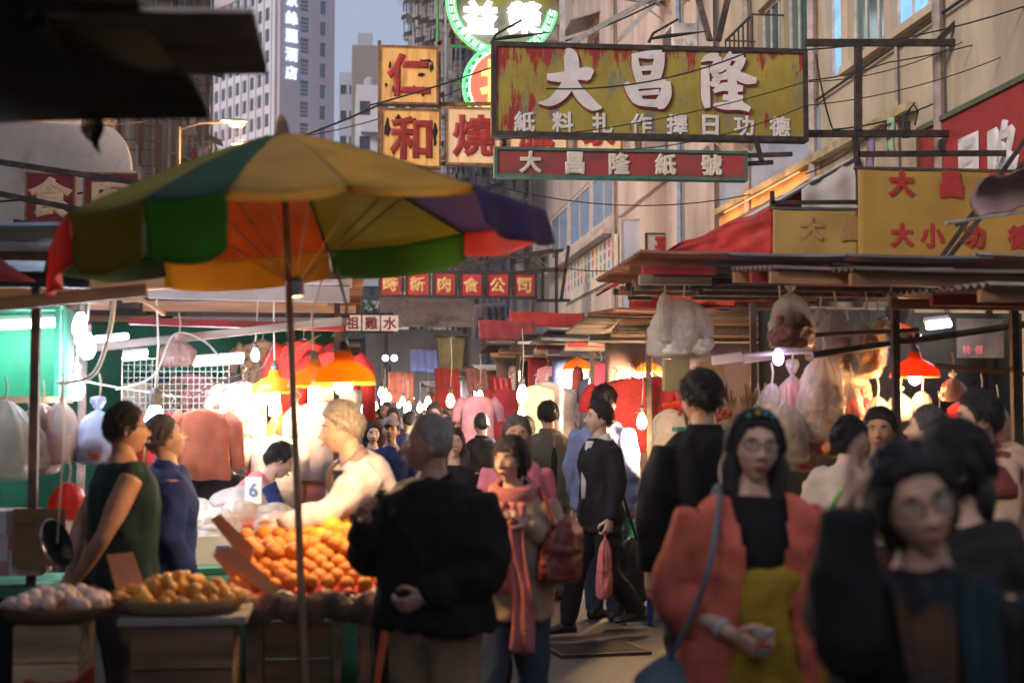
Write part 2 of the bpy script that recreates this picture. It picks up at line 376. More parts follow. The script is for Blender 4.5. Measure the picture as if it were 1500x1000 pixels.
# 1: nearest, beige render
b1 = thing('beige_building', 'beige rendered building with green glass windows above a red wall sign', 'building', (XR, 24.2, 0), R(-90))
u = lambda Y: 24.2 - Y
op1 = []
for z in (6.25, 9.4, 12.6):
    op1 += [(u(21.9), u(20.7), z, z + 1.9), (u(20.55), u(19.3), z, z + 1.9), (u(18.7), u(18.1), z, z + 1.9), (u(17.85), u(16.6), z, z + 1.7), (u(16.4), u(15.0), z, z + 1.7), (u(14.2), u(12.8), z, z + 1.7)]
ob('wall', wall_mesh(16.2, 0, 16, op1), m_beige, b1); ob('core', MB().box(0, 16.2, .282, 9, 0, 15.98), m_beige, b1)
for i, o_ in enumerate(op1):
    window(b1, *o_, m_frame_w, m_blue_lit if i in (2, 4) else m_glass_t, n=3 if o_[1] - o_[0] > 1 else 1)
    if i % 6 not in (2,): ob('window_sill', MB().box(o_[0] - .08, o_[1] + .08, -.1, 0, o_[2] - .1, o_[2] - .003), m_beige, b1)
for Yp in (22.2, 19.0, 14.8): ob('drain_pipe', MB().tube([(u(Yp), -.1, 0), (u(Yp), -.1, 16)], .06, 7), m_pipe, b1)
for Yp, zz in ((22.4, 6.3), (20.0, 8.7), (22.9, 9.6)): aircon(b1, u(Yp), zz, 1.2)
inst('window_cage', CAGE, b1, (u(21.3), 0, 6.2)); inst('drying_rack', RACK, b1, (u(20), 0, 6.0))
ob('blue_cladding', MB().box(u(24.1), u(18.95), -.05, -.003, 5.28, 5.95), m_blue_tarp, b1)
ob('lower_cladding', MB().box(u(24.1), u(18.95), -.06, -.003, 4.2, 5.16), mat('orange_fascia', (.72, .38, .13), .6, var=.15, scale=2), b1)
ob('ledge', MB().box(u(24.1), u(15.6), -.16, -.003, 5.165, 5.27), mat('ledge_paint', (.42, .33, .18), .7), b1)
ob('conduit', MB().tube([(u(19), -.05, 6.05), (u(10), -.05, 6.1)], .02, 5), m_cable, b1)
ob('conduit', MB().tube([(u(16.1), -.05, 6.1), (u(16.1), -.05, 3.5)], .025, 5), m_pipe, b1)
# 2: pale building with blue glazed balcony and a row of menu boards
b2 = thing('pale_building', 'pale pink rendered building with a blue glazed balcony and menu boards below', 'building', (XR - .12, 44.2, 0), R(-90))
u2 = lambda Y: 44.2 - Y
z_b = 5.9
op2 = [(u2(43.9), u2(40.6), 6.5, 7.9), (u2(40.3), u2(36.9), 6.5, 7.9), (u2(36.6), u2(33.3), 6.5, 7.9)] + [(u2(y) - .7, u2(y) + .7, z, z + 1.5) for y in (42, 39, 36, 27, 24.9) for z in (10.2, 13.4)]
op2 += [(u2(40.9) , u2(33.0), .3, 3.6), (u2(32), u2(25), .3, 3.6)]
ob('wall', wall_mesh(19.9, 0, 20, op2), m_pale, b2); ob('core', MB().box(0, 19.9, .282, 9, 0, 19.98), m_pale, b2)
for i, o_ in enumerate(op2[:-2]):
    window(b2, *o_, m_frame_w, m_blue_glass if i < 3 else m_glass, n=2 if i < 3 else 2, fw=.1 if i < 3 else .06, y=.05 if i < 3 else .12)
    if i >= 3: clutter(b2, (o_[0] + o_[1]) / 2, o_[2], random.Random(i + 40))
for i, o_ in enumerate(op2[-2:]): ob('shopfront', MB().box(o_[0], o_[1], .15, .27, .3, 3.6), m_frame_d, b2)
ob('ledge', MB().box(u2(43.8), u2(33.0), -.35, -.003, 6.02, 6.14), m_pale, b2)
for Yp in (33.0, 26.4): ob('drain_pipe', MB().tube([(u2(Yp), -.09, 0), (u2(Yp), -.09, 20)], .055, 6), m_pipe if Yp > 31 else mat('blue_pipe', (.2, .3, .42), .6), b2)
for Yp, zz in ((31.8, 8.2), (29.4, 8.6), (28.2, 6.9), (25.6, 8.4), (27.0, 11.2)): aircon(b2, u2(Yp), zz, 1.0)
for z_ in (6.35, 8.05): ob('conduit', MB().tube([(u2(32.6), -.05, z_), (u2(24.4), -.05, z_ + .1)], .025, 5), m_pipe, b2)
bcol = [(.62, .58, .55), (.60, .45, .43), (.5, .56, .6), (.62, .55, .42), (.55, .6, .52)]
tx = [mat('board_ink_%d' % i, c, .7) for i, c in enumerate([(.5, .06, .06), (.08, .2, .42), (.07, .32, .16), (.5, .3, .05)])]
words = ['海鮮小菜', '煲仔飯', '雲吞麵', '牛腩粉', '燒味飯', '凍檸茶', '叉燒飯']
for i in range(14):
    y0 = 40.6 - i * .56
    pb = ob('menu_board', MB().box(-.26, .26, -.06, 0, 0, 1.03), mat('menu_board_%d' % (i % 5), bcol[i % 5], .6, var=.1), b2, loc=(u2(y0) + .28, -.03, 4.95))
    for k, ch in enumerate(words[i % 7]): letter(ch, pb, 0, .9 - k * .25, .21, tx[(i * 3 + k // 2) % 4], y=-.065)
# 3-5: tenements going away
tenement('tenement_building', 'grey tenement with window cages just beyond the blue glazed balcony', (XR - .05, 60.2, 0), R(-90), 15.9, 10, 34, m_grime2, 8, 4, 6.5, 3.1, 3)
tenement('tenement_building', 'tall stained tenement with drying racks right behind the neon sign', (XR + .1, 86.2, 0), R(-90), 25.9, 10, 42, m_grime, 11, 6, 6.5, 3.1, 4)
tenement('tenement_building', 'farthest grimy tenement on the neon sign side, its edge against the sky', (XR - .3, 139, 0), R(-90), 52.6, 10, 62, m_grime2, 16, 10, 8, 3.1, 5)
# left side (wall faces +x; local x runs away from the camera)
tenement('tenement_building', 'dark cluttered tenement behind the black canopy, beside the hotel tower', (-6.1, 34, 0), R(90), 32, 10, 40, m_grime, 10, 8, 6.2, 3.1, 6)
tenement('shop_building', 'low left hand shop building behind the clothes stall', (-6.3, 10, 0), R(90), 22, 8, 7.0, m_grime2, 1, 6, 3.8, 3, 8, full=False)
# the street goes on unseen behind the viewpoint: low blocks added to shade the foreground
tenement('tenement_building', 'unseen low tenement added on the beige wall side, behind the viewpoint', (XR, 7.9, 0), R(-90), 52, 10, 6.5, m_grime2, 1, 8, 3.5, 3.1, 21, full=False)
tenement('tenement_building', 'unseen low tenement added opposite the beige wall, behind the viewpoint', (-6.3, -44, 0), R(90), 53.9, 10, 6.5, m_grime, 1, 8, 3.5, 3.1, 22, full=False)
# plaster gable with a rounded shoulder above the red meat sign
gA = P(-6, 292, 24); gB = P(192, 292, 24); hgt = P(0, 181, 24).z - gA.z; wdt = gB.x - gA.x
pts = [(-wdt - 1.2, -2.2), (.06, -2.2), (.06, hgt - .75)] + [(-.02 - .42 * (1 - math.cos(a)) , hgt - .72 + .72 * math.sin(a)) for a in [R(k) for k in range(0, 91, 10)]] + [(-wdt - 1.2, hgt + .1)]
gb = ob('gable_wall', MB().poly(pts, 0, .3), mat('old_plaster', (.64, .56, .48), .9, var=.12, scale=.9, bump=.15, bscale=8, col2=(.32, .27, .23), mask_scale=1.6, mask_pos=.63, hard=.1), loc=(gB.x, 24, gA.z))
tag(gb, 'pale plaster gable wall with a rounded shoulder above the red meat sign', 'wall')
gp = thing('gable_block', 'low building carrying the rounded plaster gable', 'building', (gB.x, 24.31, 0), 0)
ob('wall', MB().box(-wdt - 1.2, 0, 0, 3, 0, 5.3), m_grime2, gp)

# hotel tower
hc = P(408, 300, 200); hotel = thing('hotel_tower', 'tall mauve hotel tower with a vertical blue neon name sign', 'building', (hc.x, hc.y, 0), math.atan2(12.2, 20))
HT = 78
opf = []
for i in range(20): z = 14 + i * 3.05; opf += [(3.3, 4.7, z, z + 2.2), (6.5, 7.5, z, z + 2.0)]
ob('wall', wall_mesh(8.9, 0, HT, opf, .4), m_mauve, hotel)
for k, o_ in enumerate(opf):
    wi = window(hotel, *o_, mat('hotel_frame', (.2, .23, .28), .5), mat('hotel_glass', (.10, .17, .22), .2, var=.3, scale=.3), y=.2, n=1 if k % 2 == 0 else 2, fw=.12)
    if k % 2 == 0:
        if 'louvre' not in WIN: WIN['louvre'] = MB().box(-.6, .6, -.06, -.035, -.09, .09).mesh('louvre_bar'); WIN['louvre'].materials.append(m_mauve)
        for q in range(1, 4): inst('louvre_bar', WIN['louvre'], wi, (0, 0, q * .55))
side = ob('wing', MB().box(0, 8.9, .41, 25, 0, HT - .02), m_mauve, hotel)
opw = [(1.2 + c * 2.25, 2.4 + c * 2.25, 12.5 + r * 3.05, 14.4 + r * 3.05) for r in range(17) for c in range(10)]
sw = ob('side_wall', wall_mesh(24.2, 0, HT - .1, opw, .3), mat('hotel_white', (.66, .62, .66), .8, var=.05, scale=.1), hotel, loc=(-.42, 25.0, 0), rot=(0, 0, R(-90)))
for o_ in opw: window(sw, *o_, mat('hotel_frame2', (.25, .27, .34), .5), m_glass, y=.1, n=2, fw=.08)
for c in range(11): ob('pilaster', MB().box(.62 + c * 2.25, 1.02 + c * 2.25, -.22, -.003, 0, 63), m_white_r, sw)
ob('upper_band', MB().box(0, 24.2, -.25, -.003, 63.3, HT), m_mauve, sw)
m_neon_b = glow('neon_blue_white', (.50, .62, 1.0), 1.25)
for i, ch in enumerate('京絲麗酒店'): letter(ch, hotel, 1.75, 60.6 - i * 2.62 + .4, 1.95, m_neon_b, y=-.2, weight=.035, name='neon_letter')
lt = thing('script_sign', 'small violet neon script sign at the top of the hotel side wall', 'neon sign', PX(327, 14, hc.x - 10.5), math.atan2(12.2, 20) + R(-62))
for i, ch in enumerate('Silka'): letter(ch, lt, -1.1 + i * .55, .1 * i, (1.1, .9, 1.2, 1.2, .8)[i], glow('neon_violet', (.42, .34, 1.0), 1.2), weight=.02, name='neon_letter')
ob('rail', MB().box(-1.6, 1.6, .05, .12, -.75, -.65), m_frame_d, lt)
# smaller far blocks
def block(name, label, px0, px1, pytop, Y, dp, wall, rows, cols, ww, wh, px_z=None):
    a = P(px0, pytop, Y); b_ = P(px1, pytop, Y); wd = b_.x - a.x; ht = a.z
    b = thing(name, label, 'building', (a.x, Y, 0), 0); op = []
    for r in range(rows):
        for c in range(cols):
            x = wd * (c + .5) / cols; z = ht - 2.6 - r * 3.0
            if z > 1: op.append((x - ww / 2, x + ww / 2, z, z + wh))
    ob('wall', wall_mesh(wd, 0, ht, op), wall, b); ob('core', MB().box(0, wd, .282, dp, 0, ht - .01), wall, b)
    for o_ in op: window(b, *o_, m_frame_d, m_glass)
    return b, wd, ht
bb, wd, ht = block('office_block', 'plain beige block with a flat roof beside the upper yellow sign', 516, 585, 66, 150, 12, mat('far_beige', (.33, .30, .27), .9, var=.1, scale=.2, stretch=(1, 1, .2)), 0, 1, 1, 1)
ob('roof_hut', MB().box(.6, 2.2, 1, 4, ht + .002, ht + 1.6), m_bluegrey, bb)
bb, wd, ht = block('white_house', 'white block with dark windows between the hotel and the yellow signs', 522, 600, 124, 120, 10, m_white_r, 6, 3, .9, 1.2)
ob('roof_tank', MB().lathe([(.5, 0), (.52, .1), (.52, 1.1), (.3, 1.35)], 12), m_bluegrey, bb, loc=(1.2, 3, ht + .002)); ob('balcony', MB().box(.4, 2.6, -.9, -.003, ht - 4.2, ht - 3.3), m_white_r, bb)
block('blue_house', 'bluish block hugging the right edge of the hotel tower', 497, 523, 106, 165, 8, m_bluegrey, 9, 2, .7, 1.1)
bb, wd, ht = block('low_block', 'grey blue block low behind the umbrella rim', 400, 560, 384, 100, 6, m_bluegrey, 1, 9, .9, 1.0)
# building across the end of the street
e0 = P(430, 486, 76); e1 = P(702, 486, 76)
eb = thing('end_building', 'dark concrete building closing the far end of the street', 'building', (e0.x - 12, 76, 0), 0)
wd = e1.x - e0.x + 14
ob('wall', wall_mesh(wd, 0, e0.z, [(17.5 + i * 2.6, 18.8 + i * 2.6, 3.6, 4.9) for i in range(3)]), m_dark_conc, eb); ob('core', MB().box(0, wd, .282, 9, 0, e0.z - .02), m_dark_conc, eb)
for i in range(3): window(eb, 17.5 + i * 2.6, 18.8 + i * 2.6, 3.6, 4.9, m_frame_d, m_glass)
ob('roof_edge', MB().box(-.1, wd + .1, -.3, .0, e0.z - .35, e0.z + .1), mat('edge_conc', (.3, .27, .24), .9, var=.2), eb)
# old hoarding in front of it
h0 = P(556, 478, 62); h1 = P(692, 434, 62)
hb = thing('hoarding', 'faded cream hoarding with worn pink lettering under the red meat company sign', 'signboard', (h0.x, 62, h0.z), 0)
m_hoard = mat('faded_cream', (.52, .40, .28), .8, var=.12, scale=.5, col2=(.22, .17, .12), mask_scale=.7, mask_pos=.57, hard=.08, stretch=(1, 1, 2.2))
ob('board', MB().box(0, h1.x - h0.x, 0, .15, 0, h1.z - h0.z), m_hoard, hb)
m_pinkink = mat('faded_pink_ink', (.55, .33, .27), .8, var=.2, scale=3)
for i, ch in enumerate('(WI)'[:3]): letter(ch, hb, .5 + i * .36, h1.z - h0.z - .42, .42, m_pinkink, y=-.03)
for i, ch in enumerate('海味雜貨批發零售'): letter(ch, hb, 1.7 + i * .3, h1.z - h0.z - .42, .26, m_pinkink, y=-.03); 
for i, ch in enumerate('乾貨藥材'): letter(ch, hb, .6 + i * .55, .42, .36, m_pinkink, y=-.03)
for x in (.3, h1.x - h0.x - .3): ob('post', MB().box(x - .08, x + .08, .16, .32, -h0.z, h1.z - h0.z), m_rust, hb)
ob('underwall', MB().box(-.6, h1.x - h0.x + .5, .4, .7, -h0.z, -.1), mat('brown_render', (.27, .235, .21), .9, var=.25, scale=.4, stretch=(1, 1, .3), col2=(.15, .13, .11), mask_scale=.6, mask_pos=.58, hard=.12), hb)
# tree at the end of the street
def tree(name, label, base, h, rad, seed, n=900):
    rng = random.Random(seed); t = thing(name, label, 'tree', base)
    tr = MB().tube([(0, 0, 0), (.1, 0, h * .35), (.0, .1, h * .6)], [.22, .17, .1], 8)
    tips = []
    for i in range(9):
        a = rng.uniform(0, 6.28); q = (math.cos(a) * rad * rng.uniform(.3, .75), math.sin(a) * rad * rng.uniform(.3, .75), h * rng.uniform(.6, .97)); tips.append(q)
        tr.tube([(0, .05, h * rng.uniform(.35, .58)), (q[0] * .5, q[1] * .5, q[2] * .88), q], [.08, .05, .015], 5)
    ob('trunk', tr, m_bark, t); lv = MB()
    for i in range(n):
        c = rng.choice(tips); p = Vector((c[0] + rng.gauss(0, rad * .26), c[1] + rng.gauss(0, rad * .26), c[2] + rng.gauss(0, rad * .22)))
        M = Matrix.Translation(p) @ Euler((rng.uniform(0, 6), rng.uniform(0, 6), rng.uniform(0, 6))).to_matrix().to_4x4(); s_ = rng.uniform(.12, .26)
        lv.add([(-s_, 0, 0), (0, -s_ * .4, .02), (s_, 0, 0), (0, s_ * .4, .02)], [(0, 1, 2, 3)], M)
    ob('crown', lv, m_leaf, t); return t
tb = P(538, 440, 90); tree('street_tree', 'small bushy tree behind the chicken sign at the street end', (tb.x, 90, 0), tb.z + .6, 2.0, 3)
tb = P(512, 462, 92); tree('street_tree', 'lower dark shrub tree beside the end building roof', (tb.x, 92, 0), tb.z + .5, 1.5, 5, 600)

# ------------------------------------------------------------------ overhead cables
def cable(label, pts, r=.012, sag=.15):
    out = []
    for a, b in zip(pts, pts[1:]):
        a, b = Vector(a), Vector(b)
        for k in range(10): t = k / 10; q = a.lerp(b, t); q.z -= sag * 4 * t * (1 - t); out.append(q)
    out.append(Vector(pts[-1])); o = ob('overhead_cable', MB().tube([p - out[0] for p in out], r, 5), m_cable, loc=out[0]); return tag(o, label, 'cable', 'cables strung over the street')
cable('long black cable running across the hotel tower to the yellow signs', [P(-10, 296, 22), P(560, 152, 22)], .018, .3)
cable('black cable rising from the yellow signs past the neon', [P(540, 155, 21), P(790, 72, 21), P(960, 5, 19)], .014, .05)
cable('thin reddish cable over the hotel front', [P(340, 212, 30), P(720, 110, 30)], .014, .3)
cable('cable along the top of the big paper shop sign', [P(800, 130, 13.8), P(1100, 75, 13.8), P(1500, 10, 13)], .009, .12)
cable('cable crossing the big sign letters to the beige wall', [P(725, 205, 13.9), P(1180, 120, 13.9), P(1410, 62, 13.9)], .006, .1)
cable('cable crossing the lower words of the big sign', [P(900, 220, 13.7), P(1180, 155, 13.7), P(1500, 70, 13.5)], .006, .1)
cable('looping cable on the beige wall inside the steel frame', [P(1195, 80, 14.9), P(1220, 190, 14.9), P(1420, 125, 14.9)], .01, .1)
cable('upper cable across the beige wall inside the steel frame', [P(1185, 118, 14.4), P(1300, 92, 14.4), P(1500, 45, 14.0)], .008, .03)
cable('cable hung with cloth on the beige wall', [P(1180, 255, 14.6), P(1290, 185, 14.6), P(1340, 150, 14.6)], .008, .06)
cable('cable in front of the menu boards', [P(560, 390, 30), P(820, 391, 30), P(990, 380, 26)], .014, .15)
cable('short cable above the red paper shop sign', [P(700, 265, 20), P(1100, 285, 20)], .009, .25)
# ------------------------------------------------------------------ signs
class Board:
    """a flat sign across the street at depth Y; local x,z measured from its lower left corner, front faces -y"""
    def __init__(s, name, label, px0, py0, px1, py1, Y, cat='sign', group=None, rz=0.0):
        a = P(px0, py1, Y); b = P(px1, py1, Y); c = P(px0, py0, Y)
        s.w = b.x - a.x; s.h = c.z - a.z; s.kx = s.w / (px1 - px0); s.kz = s.h / (py1 - py0); s.px0 = px0; s.py1 = py1
        s.o = thing(name, label, cat, a, rz, group)
    def X(s, px): return (px - s.px0) * s.kx
    def Z(s, py): return (s.py1 - py) * s.kz
    def face(s, m, th=.1, fm=None, fw=.04, name='panel'):
        ob(name, MB().box(fw * .5, s.w - fw * .5, 0, th, fw * .5, s.h - fw * .5), m, s.o)
        if fm:
            ob('frame', MB().box(0, s.w, -.02, th + .01, s.h - fw, s.h).box(0, s.w, -.02, th + .01, 0, fw).box(0, fw, -.02, th + .01, fw, s.h - fw).box(s.w - fw, s.w, -.02, th + .01, fw, s.h - fw), fm, s.o)
    def text(s, chars, pxs, py, hpx, m, weight=.035, wx=1.0, y=-.008):
        for ch, px in zip(chars, pxs): letter(ch, s.o, s.X(px), s.Z(py), hpx * s.kz, m, y=y, wx=wx, weight=weight)

m_sign_w = mat('sign_white', (.64, .59, .57), .6, var=.08, scale=4, col2=(.5, .46, .44), mask_scale=5, mask_pos=.62)
m_sign_edge = mat('letter_red_edge', (.30, .02, .025), .6)  # dark red border set behind the white characters
# peeling paint of the big sign: mustard over red, blue grey showing through, runs downwards
def peeling():
    m = bpy.data.materials.new('peeling_mustard'); m.use_nodes = True; t = m.node_tree; N = t.nodes; L = t.links; b = N['Principled BSDF']; b.inputs['Roughness'].default_value = .7
    tc = N.new('ShaderNodeTexCoord')
    def nz(sc, st, det=8):
        mp = N.new('ShaderNodeMapping'); mp.inputs['Scale'].default_value = st; L.new(tc.outputs['Object'], mp.inputs[0])
        n = N.new('ShaderNodeTexNoise'); n.inputs['Scale'].default_value = sc; n.inputs['Detail'].default_value = det; n.inputs['Roughness'].default_value = .7; L.new(mp.outputs[0], n.inputs[0]); return n.outputs['Fac']
    def ramp(f, a, c):
        r = N.new('ShaderNodeValToRGB'); r.color_ramp.elements[0].position = a; r.color_ramp.elements[1].position = c; L.new(f, r.inputs[0]); return r.outputs[0]
    def mix(f, a, c):
        x = N.new('ShaderNodeMix'); x.data_type = 'RGBA'; L.new(f, x.inputs[0])
        for s_, v in ((6, a), (7, c)):
            if hasattr(v, 'links'): L.new(v, x.inputs[s_])
            else: x.inputs[s_].default_value = (*v, 1)
        return x.outputs[2]
    base = mix(ramp(nz(2.2, (1, 1, .6)), .35, .65), (.22, .17, .03), (.38, .29, .04))
    base = mix(ramp(nz(2.8, (1.8, 1, .7)), .54, .62), base, (.15, .16, .15))
    # more bare red near the top and the left end
    sx = N.new('ShaderNodeSeparateXYZ'); L.new(tc.outputs['Object'], sx.inputs[0])
    up = N.new('ShaderNodeMapRange'); up.inputs[1].default_value = .62; up.inputs[2].default_value = 1.0; up.inputs[3].default_value = 0; up.inputs[4].default_value = .16; L.new(sx.outputs[2], up.inputs[0])
    lf = N.new('ShaderNodeMapRange'); lf.inputs[1].default_value = 1.0; lf.inputs[2].default_value = 0; lf.inputs[3].default_value = 0; lf.inputs[4].default_value = .09; L.new(sx.outputs[0], lf.inputs[0])
    ad = N.new('ShaderNodeMath'); ad.operation = 'ADD'; L.new(nz(3.0, (2.6, 1, .55)), ad.inputs[0]); L.new(up.outputs[0], ad.inputs[1])
    a2 = N.new('ShaderNodeMath'); a2.operation = 'ADD'; L.new(ad.outputs[0], a2.inputs[0]); L.new(lf.outputs[0], a2.inputs[1])
    col = mix(ramp(a2.outputs[0], .60, .645), base, (.27, .02, .018))
    L.new(col, b.inputs['Base Color'])
    bp = N.new('ShaderNodeBump'); bp.inputs['Strength'].default_value = .4; bp.inputs['Distance'].default_value = .01; L.new(a2.outputs[0], bp.inputs['Height']); L.new(bp.outputs[0], b.inputs['Normal'])
    return m
s1 = Board('shop_sign', 'big peeling mustard and red shop sign with large white characters', 720, 61, 1180, 199, 14.5, rz=R(-1.5))
s1.face(peeling(), .14, m_steel_d, .05)
SX = lambda x: s1.X(740 + x / 4.168); SZ = lambda y: s1.Z(y / 4.168); KW = s1.kx / 4.168
SX2 = lambda x: s1.X(1000 + x / 5.77); SZ2 = lambda y: s1.Z(y / 5.77); KW2 = s1.kx / 5.77
chars = [
 (SX, SZ, KW, [[(246, 468, 20), (330, 468, 30), (430, 448, 34), (490, 444, 42), (516, 452, 26)],
   [(362, 292, 6), (385, 330, 40), (394, 420, 44), (375, 500, 40), (325, 575, 36), (262, 622, 24), (194, 628, 5)],
   [(390, 450, 16), (425, 540, 32), (478, 605, 38), (525, 640, 30), (572, 650, 6)]]),
 (SX, SZ, KW, [[(772, 318, 16), (782, 400, 24), (808, 490, 26)], [(756, 325, 10), (850, 318, 24), (938, 312, 26)], [(926, 300, 28), (915, 390, 34), (888, 490, 30)], [(800, 405, 14), (905, 396, 16)], [(800, 468, 16), (900, 458, 20)],
   [(714, 495, 14), (752, 540, 34), (790, 600, 32), (798, 628, 12)], [(745, 520, 18), (850, 502, 22), (960, 492, 26)], [(966, 478, 22), (958, 560, 36), (925, 625, 34), (914, 648, 8)], [(785, 560, 13), (920, 545, 16)], [(795, 612, 20), (915, 618, 24)]]),
 (SX2, SZ2, KW2, [[(128, 485, 8), (195, 448, 32), (275, 448, 36)], [(286, 440, 20), (240, 540, 34), (225, 590, 30)], [(225, 585, 20), (262, 620, 30), (235, 670, 34), (196, 672, 10)], [(160, 520, 32), (162, 660, 36), (165, 800, 36), (180, 885, 22)],
   [(376, 396, 10), (350, 470, 34), (290, 540, 34), (250, 575, 8)], [(360, 440, 24), (430, 448, 30), (488, 440, 34)], [(486, 440, 26), (440, 520, 38), (370, 590, 36), (270, 625, 20), (240, 640, 6)], [(330, 510, 20), (420, 590, 38), (510, 630, 42), (594, 640, 22)],
   [(232, 742, 16), (310, 700, 34), (400, 705, 34), (478, 712, 24)], [(386, 610, 36), (394, 720, 38), (396, 860, 36)], [(312, 790, 24), (478, 798, 30)], [(234, 858, 16), (330, 862, 34), (450, 858, 36), (536, 892, 22)]]),
]
for fx, fz, kw, strokes in chars:
    lm = MB(); em = MB()
    for i, st in enumerate(strokes):
        pts = [(fx(a), fz(b), c * kw) for a, b, c in st]; sp = [tuple(q) for q in spline(pts, 5)]
        brush(lm, sp, -.034 - i * .0007, -.003); brush(em, [(a + .007, b - .012, c + .008) for a, b, c in sp], -.016 - i * .0006, .004)
    ob('letter', lm, m_sign_w, s1.o); ob('letter_edge', em, m_sign_edge, s1.o)
s1.text('紙料扎作擇日功德', (767, 822, 879, 935, 988, 1036, 1085, 1138), 178, 31, m_sign_w, weight=.034, y=-.012)
# hooks, turnbuckles and stays holding it up
for px in (720, 950):
    h = P(px, 60, 14.5) - s1.o.location
    ob('hook', MB().tube([h + Vector((0, .04, -.02)), h + Vector((.05, .04, .08)), h + Vector((.32, .05, .24))], [.018, .014, .012], 6), m_steel_d, s1.o)
    ob('turnbuckle', MB().tube([h + Vector((.02, .04, .02)), h + Vector((.16, .04, .05)), h + Vector((.3, .05, .07)), h + Vector((.62, .06, .12))], [.012, .022, .02, .006], 6), m_steel_d, s1.o)
# the frame it hangs in, reaching from the beige building
def bars(parent, segs, r, m, name='bar', Y=14.5):
    for a, b in segs:
        p, q = [Vector(P(*c, Y) if len(c) == 2 else P(*c)) - parent.location for c in (a, b)]
        d = (q - p).normalized(); u_ = Vector((0, 1, 0)); w_ = d.cross(u_).normalized()
        ring = lambda c: [tuple(c + u_ * i * r + w_ * j * r) for i, j in ((-1, -1), (1, -1), (1, 1), (-1, 1))]
        ob(name, MB().rings([ring(p), ring(q)]), m, parent)
fr = thing('steel_bracket', 'dark steel bracket frame carrying the big sign from the beige wall', 'bracket', P(1405, 195, 14.58))
bars(fr, [((1180, 63), (1410, 63)), ((1178, 196), (1412, 196)), ((1257, 66), (1257, 193)), ((1404, 15), (1404, 193))], .035, m_steel_d, Y=14.6)
bars(fr, [((1404, 22), (1560, 20)), ((1374, 60), (1404, 30)), ((1404, 195), (1560, 193))], .03, m_steel_d, Y=14.6)
bars(fr, [((1040, 60, 14.6), (1012, -40, 16)), ((1052, 60, 14.6), (1075, -40, 14.9))], .03, m_rust)
fr2 = thing('steel_bracket', 'lower steel rails beneath the bracket frame above the yellow banners', 'bracket', P(1255, 225, 13.2))
bars(fr2, [((1256, 226), (1560, 224)), ((1252, 196), (1259, 268)), ((1380, 205), (1380, 224))], .026, m_steel_d, Y=13.2)
fr3 = thing('banner_strut', 'long dark diagonal struts leaning across the yellow banner', 'strut', P(1370, 390, 10.6))
bars(fr3, [((1368, 392), (1512, 190)), ((1378, 392), (1510, 225)), ((1400, 330), (1470, 300))], .016, m_steel_d, Y=10.6)
st = thing('sign_stay', 'slanting cream stay poles behind the big sign top', 'stay', P(840, 60, 20))
bars(st, [((838, 62, 19), (960, -6, 21)), ((824, 62, 20), (823, -30, 20)), ((905, 60, 21), (968, -5, 21))], .035, m_frame_w, 'pole')

s2 = Board('shop_sign', 'long low red shop sign with a green frame under the big peeling sign', 724, 215, 1093, 259, 14.3, rz=R(-1.2))
s2.face(mat('dull_red_panel', (.20, .05, .045), .6, var=.25, scale=2, col2=(.33, .035, .035), mask_scale=2.2, mask_pos=.52, stretch=(.6, 1, 1.4), hard=.1), .12, mat('green_trim', (.045, .16, .11), .6, var=.2), .03)
s2.text('大昌隆紙號', (776, 840, 905, 972, 1040), 237, 33, mat('cream_letter', (.60, .54, .44), .6, var=.1), weight=.05, y=-.012)
hk = thing('wall_bracket', 'short steel arms joining the red paper shop sign to the beige wall', 'bracket', P(1094, 232, 14.35))
bars(hk, [((1092, 228), (1160, 226)), ((1092, 240), (1132, 238)), ((1106, 200), (1116, 238))], .022, m_steel_d, Y=14.36)

# yellow lightboxes 仁 和 燒 臘 家
m_light_y = mat('old_lightbox', (.70, .36, .10), .5, var=.1, scale=2, col2=(.34, .13, .03), mask_scale=2.6, mask_pos=.60, stretch=(3, 1, .5), hard=.12, emit=.20)
m_light_c = mat('cream_lightbox', (.74, .48, .26), .5, var=.1, scale=2, col2=(.5, .26, .1), mask_scale=2.6, mask_pos=.66, stretch=(3, 1, .5), hard=.12, emit=.18)
m_red_l = mat('red_letter', (.40, .03, .02), .55, var=.2, scale=6)
m_burn = mat('burnt_hole', (.015, .01, .008), .9)
m_rustf = mat('orange_rust_frame', (.26, .13, .06), .8, var=.3, scale=9)
def lightbox(label, rect, ch, m, Y=23, burns=(), sk=0.0, group=None):
    s = Board('lightbox_sign', label, *rect, Y)
    s.face(m, .18, m_rustf, .035)
    h = (rect[3] - rect[1]); cx = (rect[0] + rect[2]) / 2; cy = (rect[1] + rect[3]) / 2
    l = letter(ch, s.o, s.X(cx), s.Z(cy), h * .74 * s.kz, m_red_l, y=-.015, weight=.042); l.rotation_euler = (0, R(sk), 0)
    rng = random.Random(hash(rect) % 1000)
    for bx, by, bw, bh in burns:       # torn, charred spots in the acrylic
        n = 13; pts = [(s.X(bx) + math.cos(a) * bw * s.kx * rng.uniform(.45, 1.2), s.Z(by) + math.sin(a) * bh * s.kz * rng.uniform(.35, 1.3)) for a in [6.283 * k / n for k in range(n)]]
        ob('charred_patch', MB().poly(pts, -.012, -.002), m_burn, s.o)
    return s
l1 = lightbox('yellow square lightbox sign with one red character, charred spots, topmost', (555, 66, 642, 152), '仁', m_light_y, burns=((622, 88, 11, 5), (632, 97, 3, 9), (617, 108, 6, 4), (565, 124, 2.5, 4), (619, 133, 4, 7), (571, 95, 2, 9), (606, 128, 2, 5), (576, 131, 1.5, 6)))
l2 = lightbox('yellow square lightbox sign charred black at both sides, below the topmost one', (558, 158, 646, 245), '和', m_light_y, burns=((567, 188, 5, 14), (582, 176, 6, 8), (606, 178, 5, 9), (637, 190, 4, 15), (637, 208, 2.5, 8), (606, 205, 4, 5)))
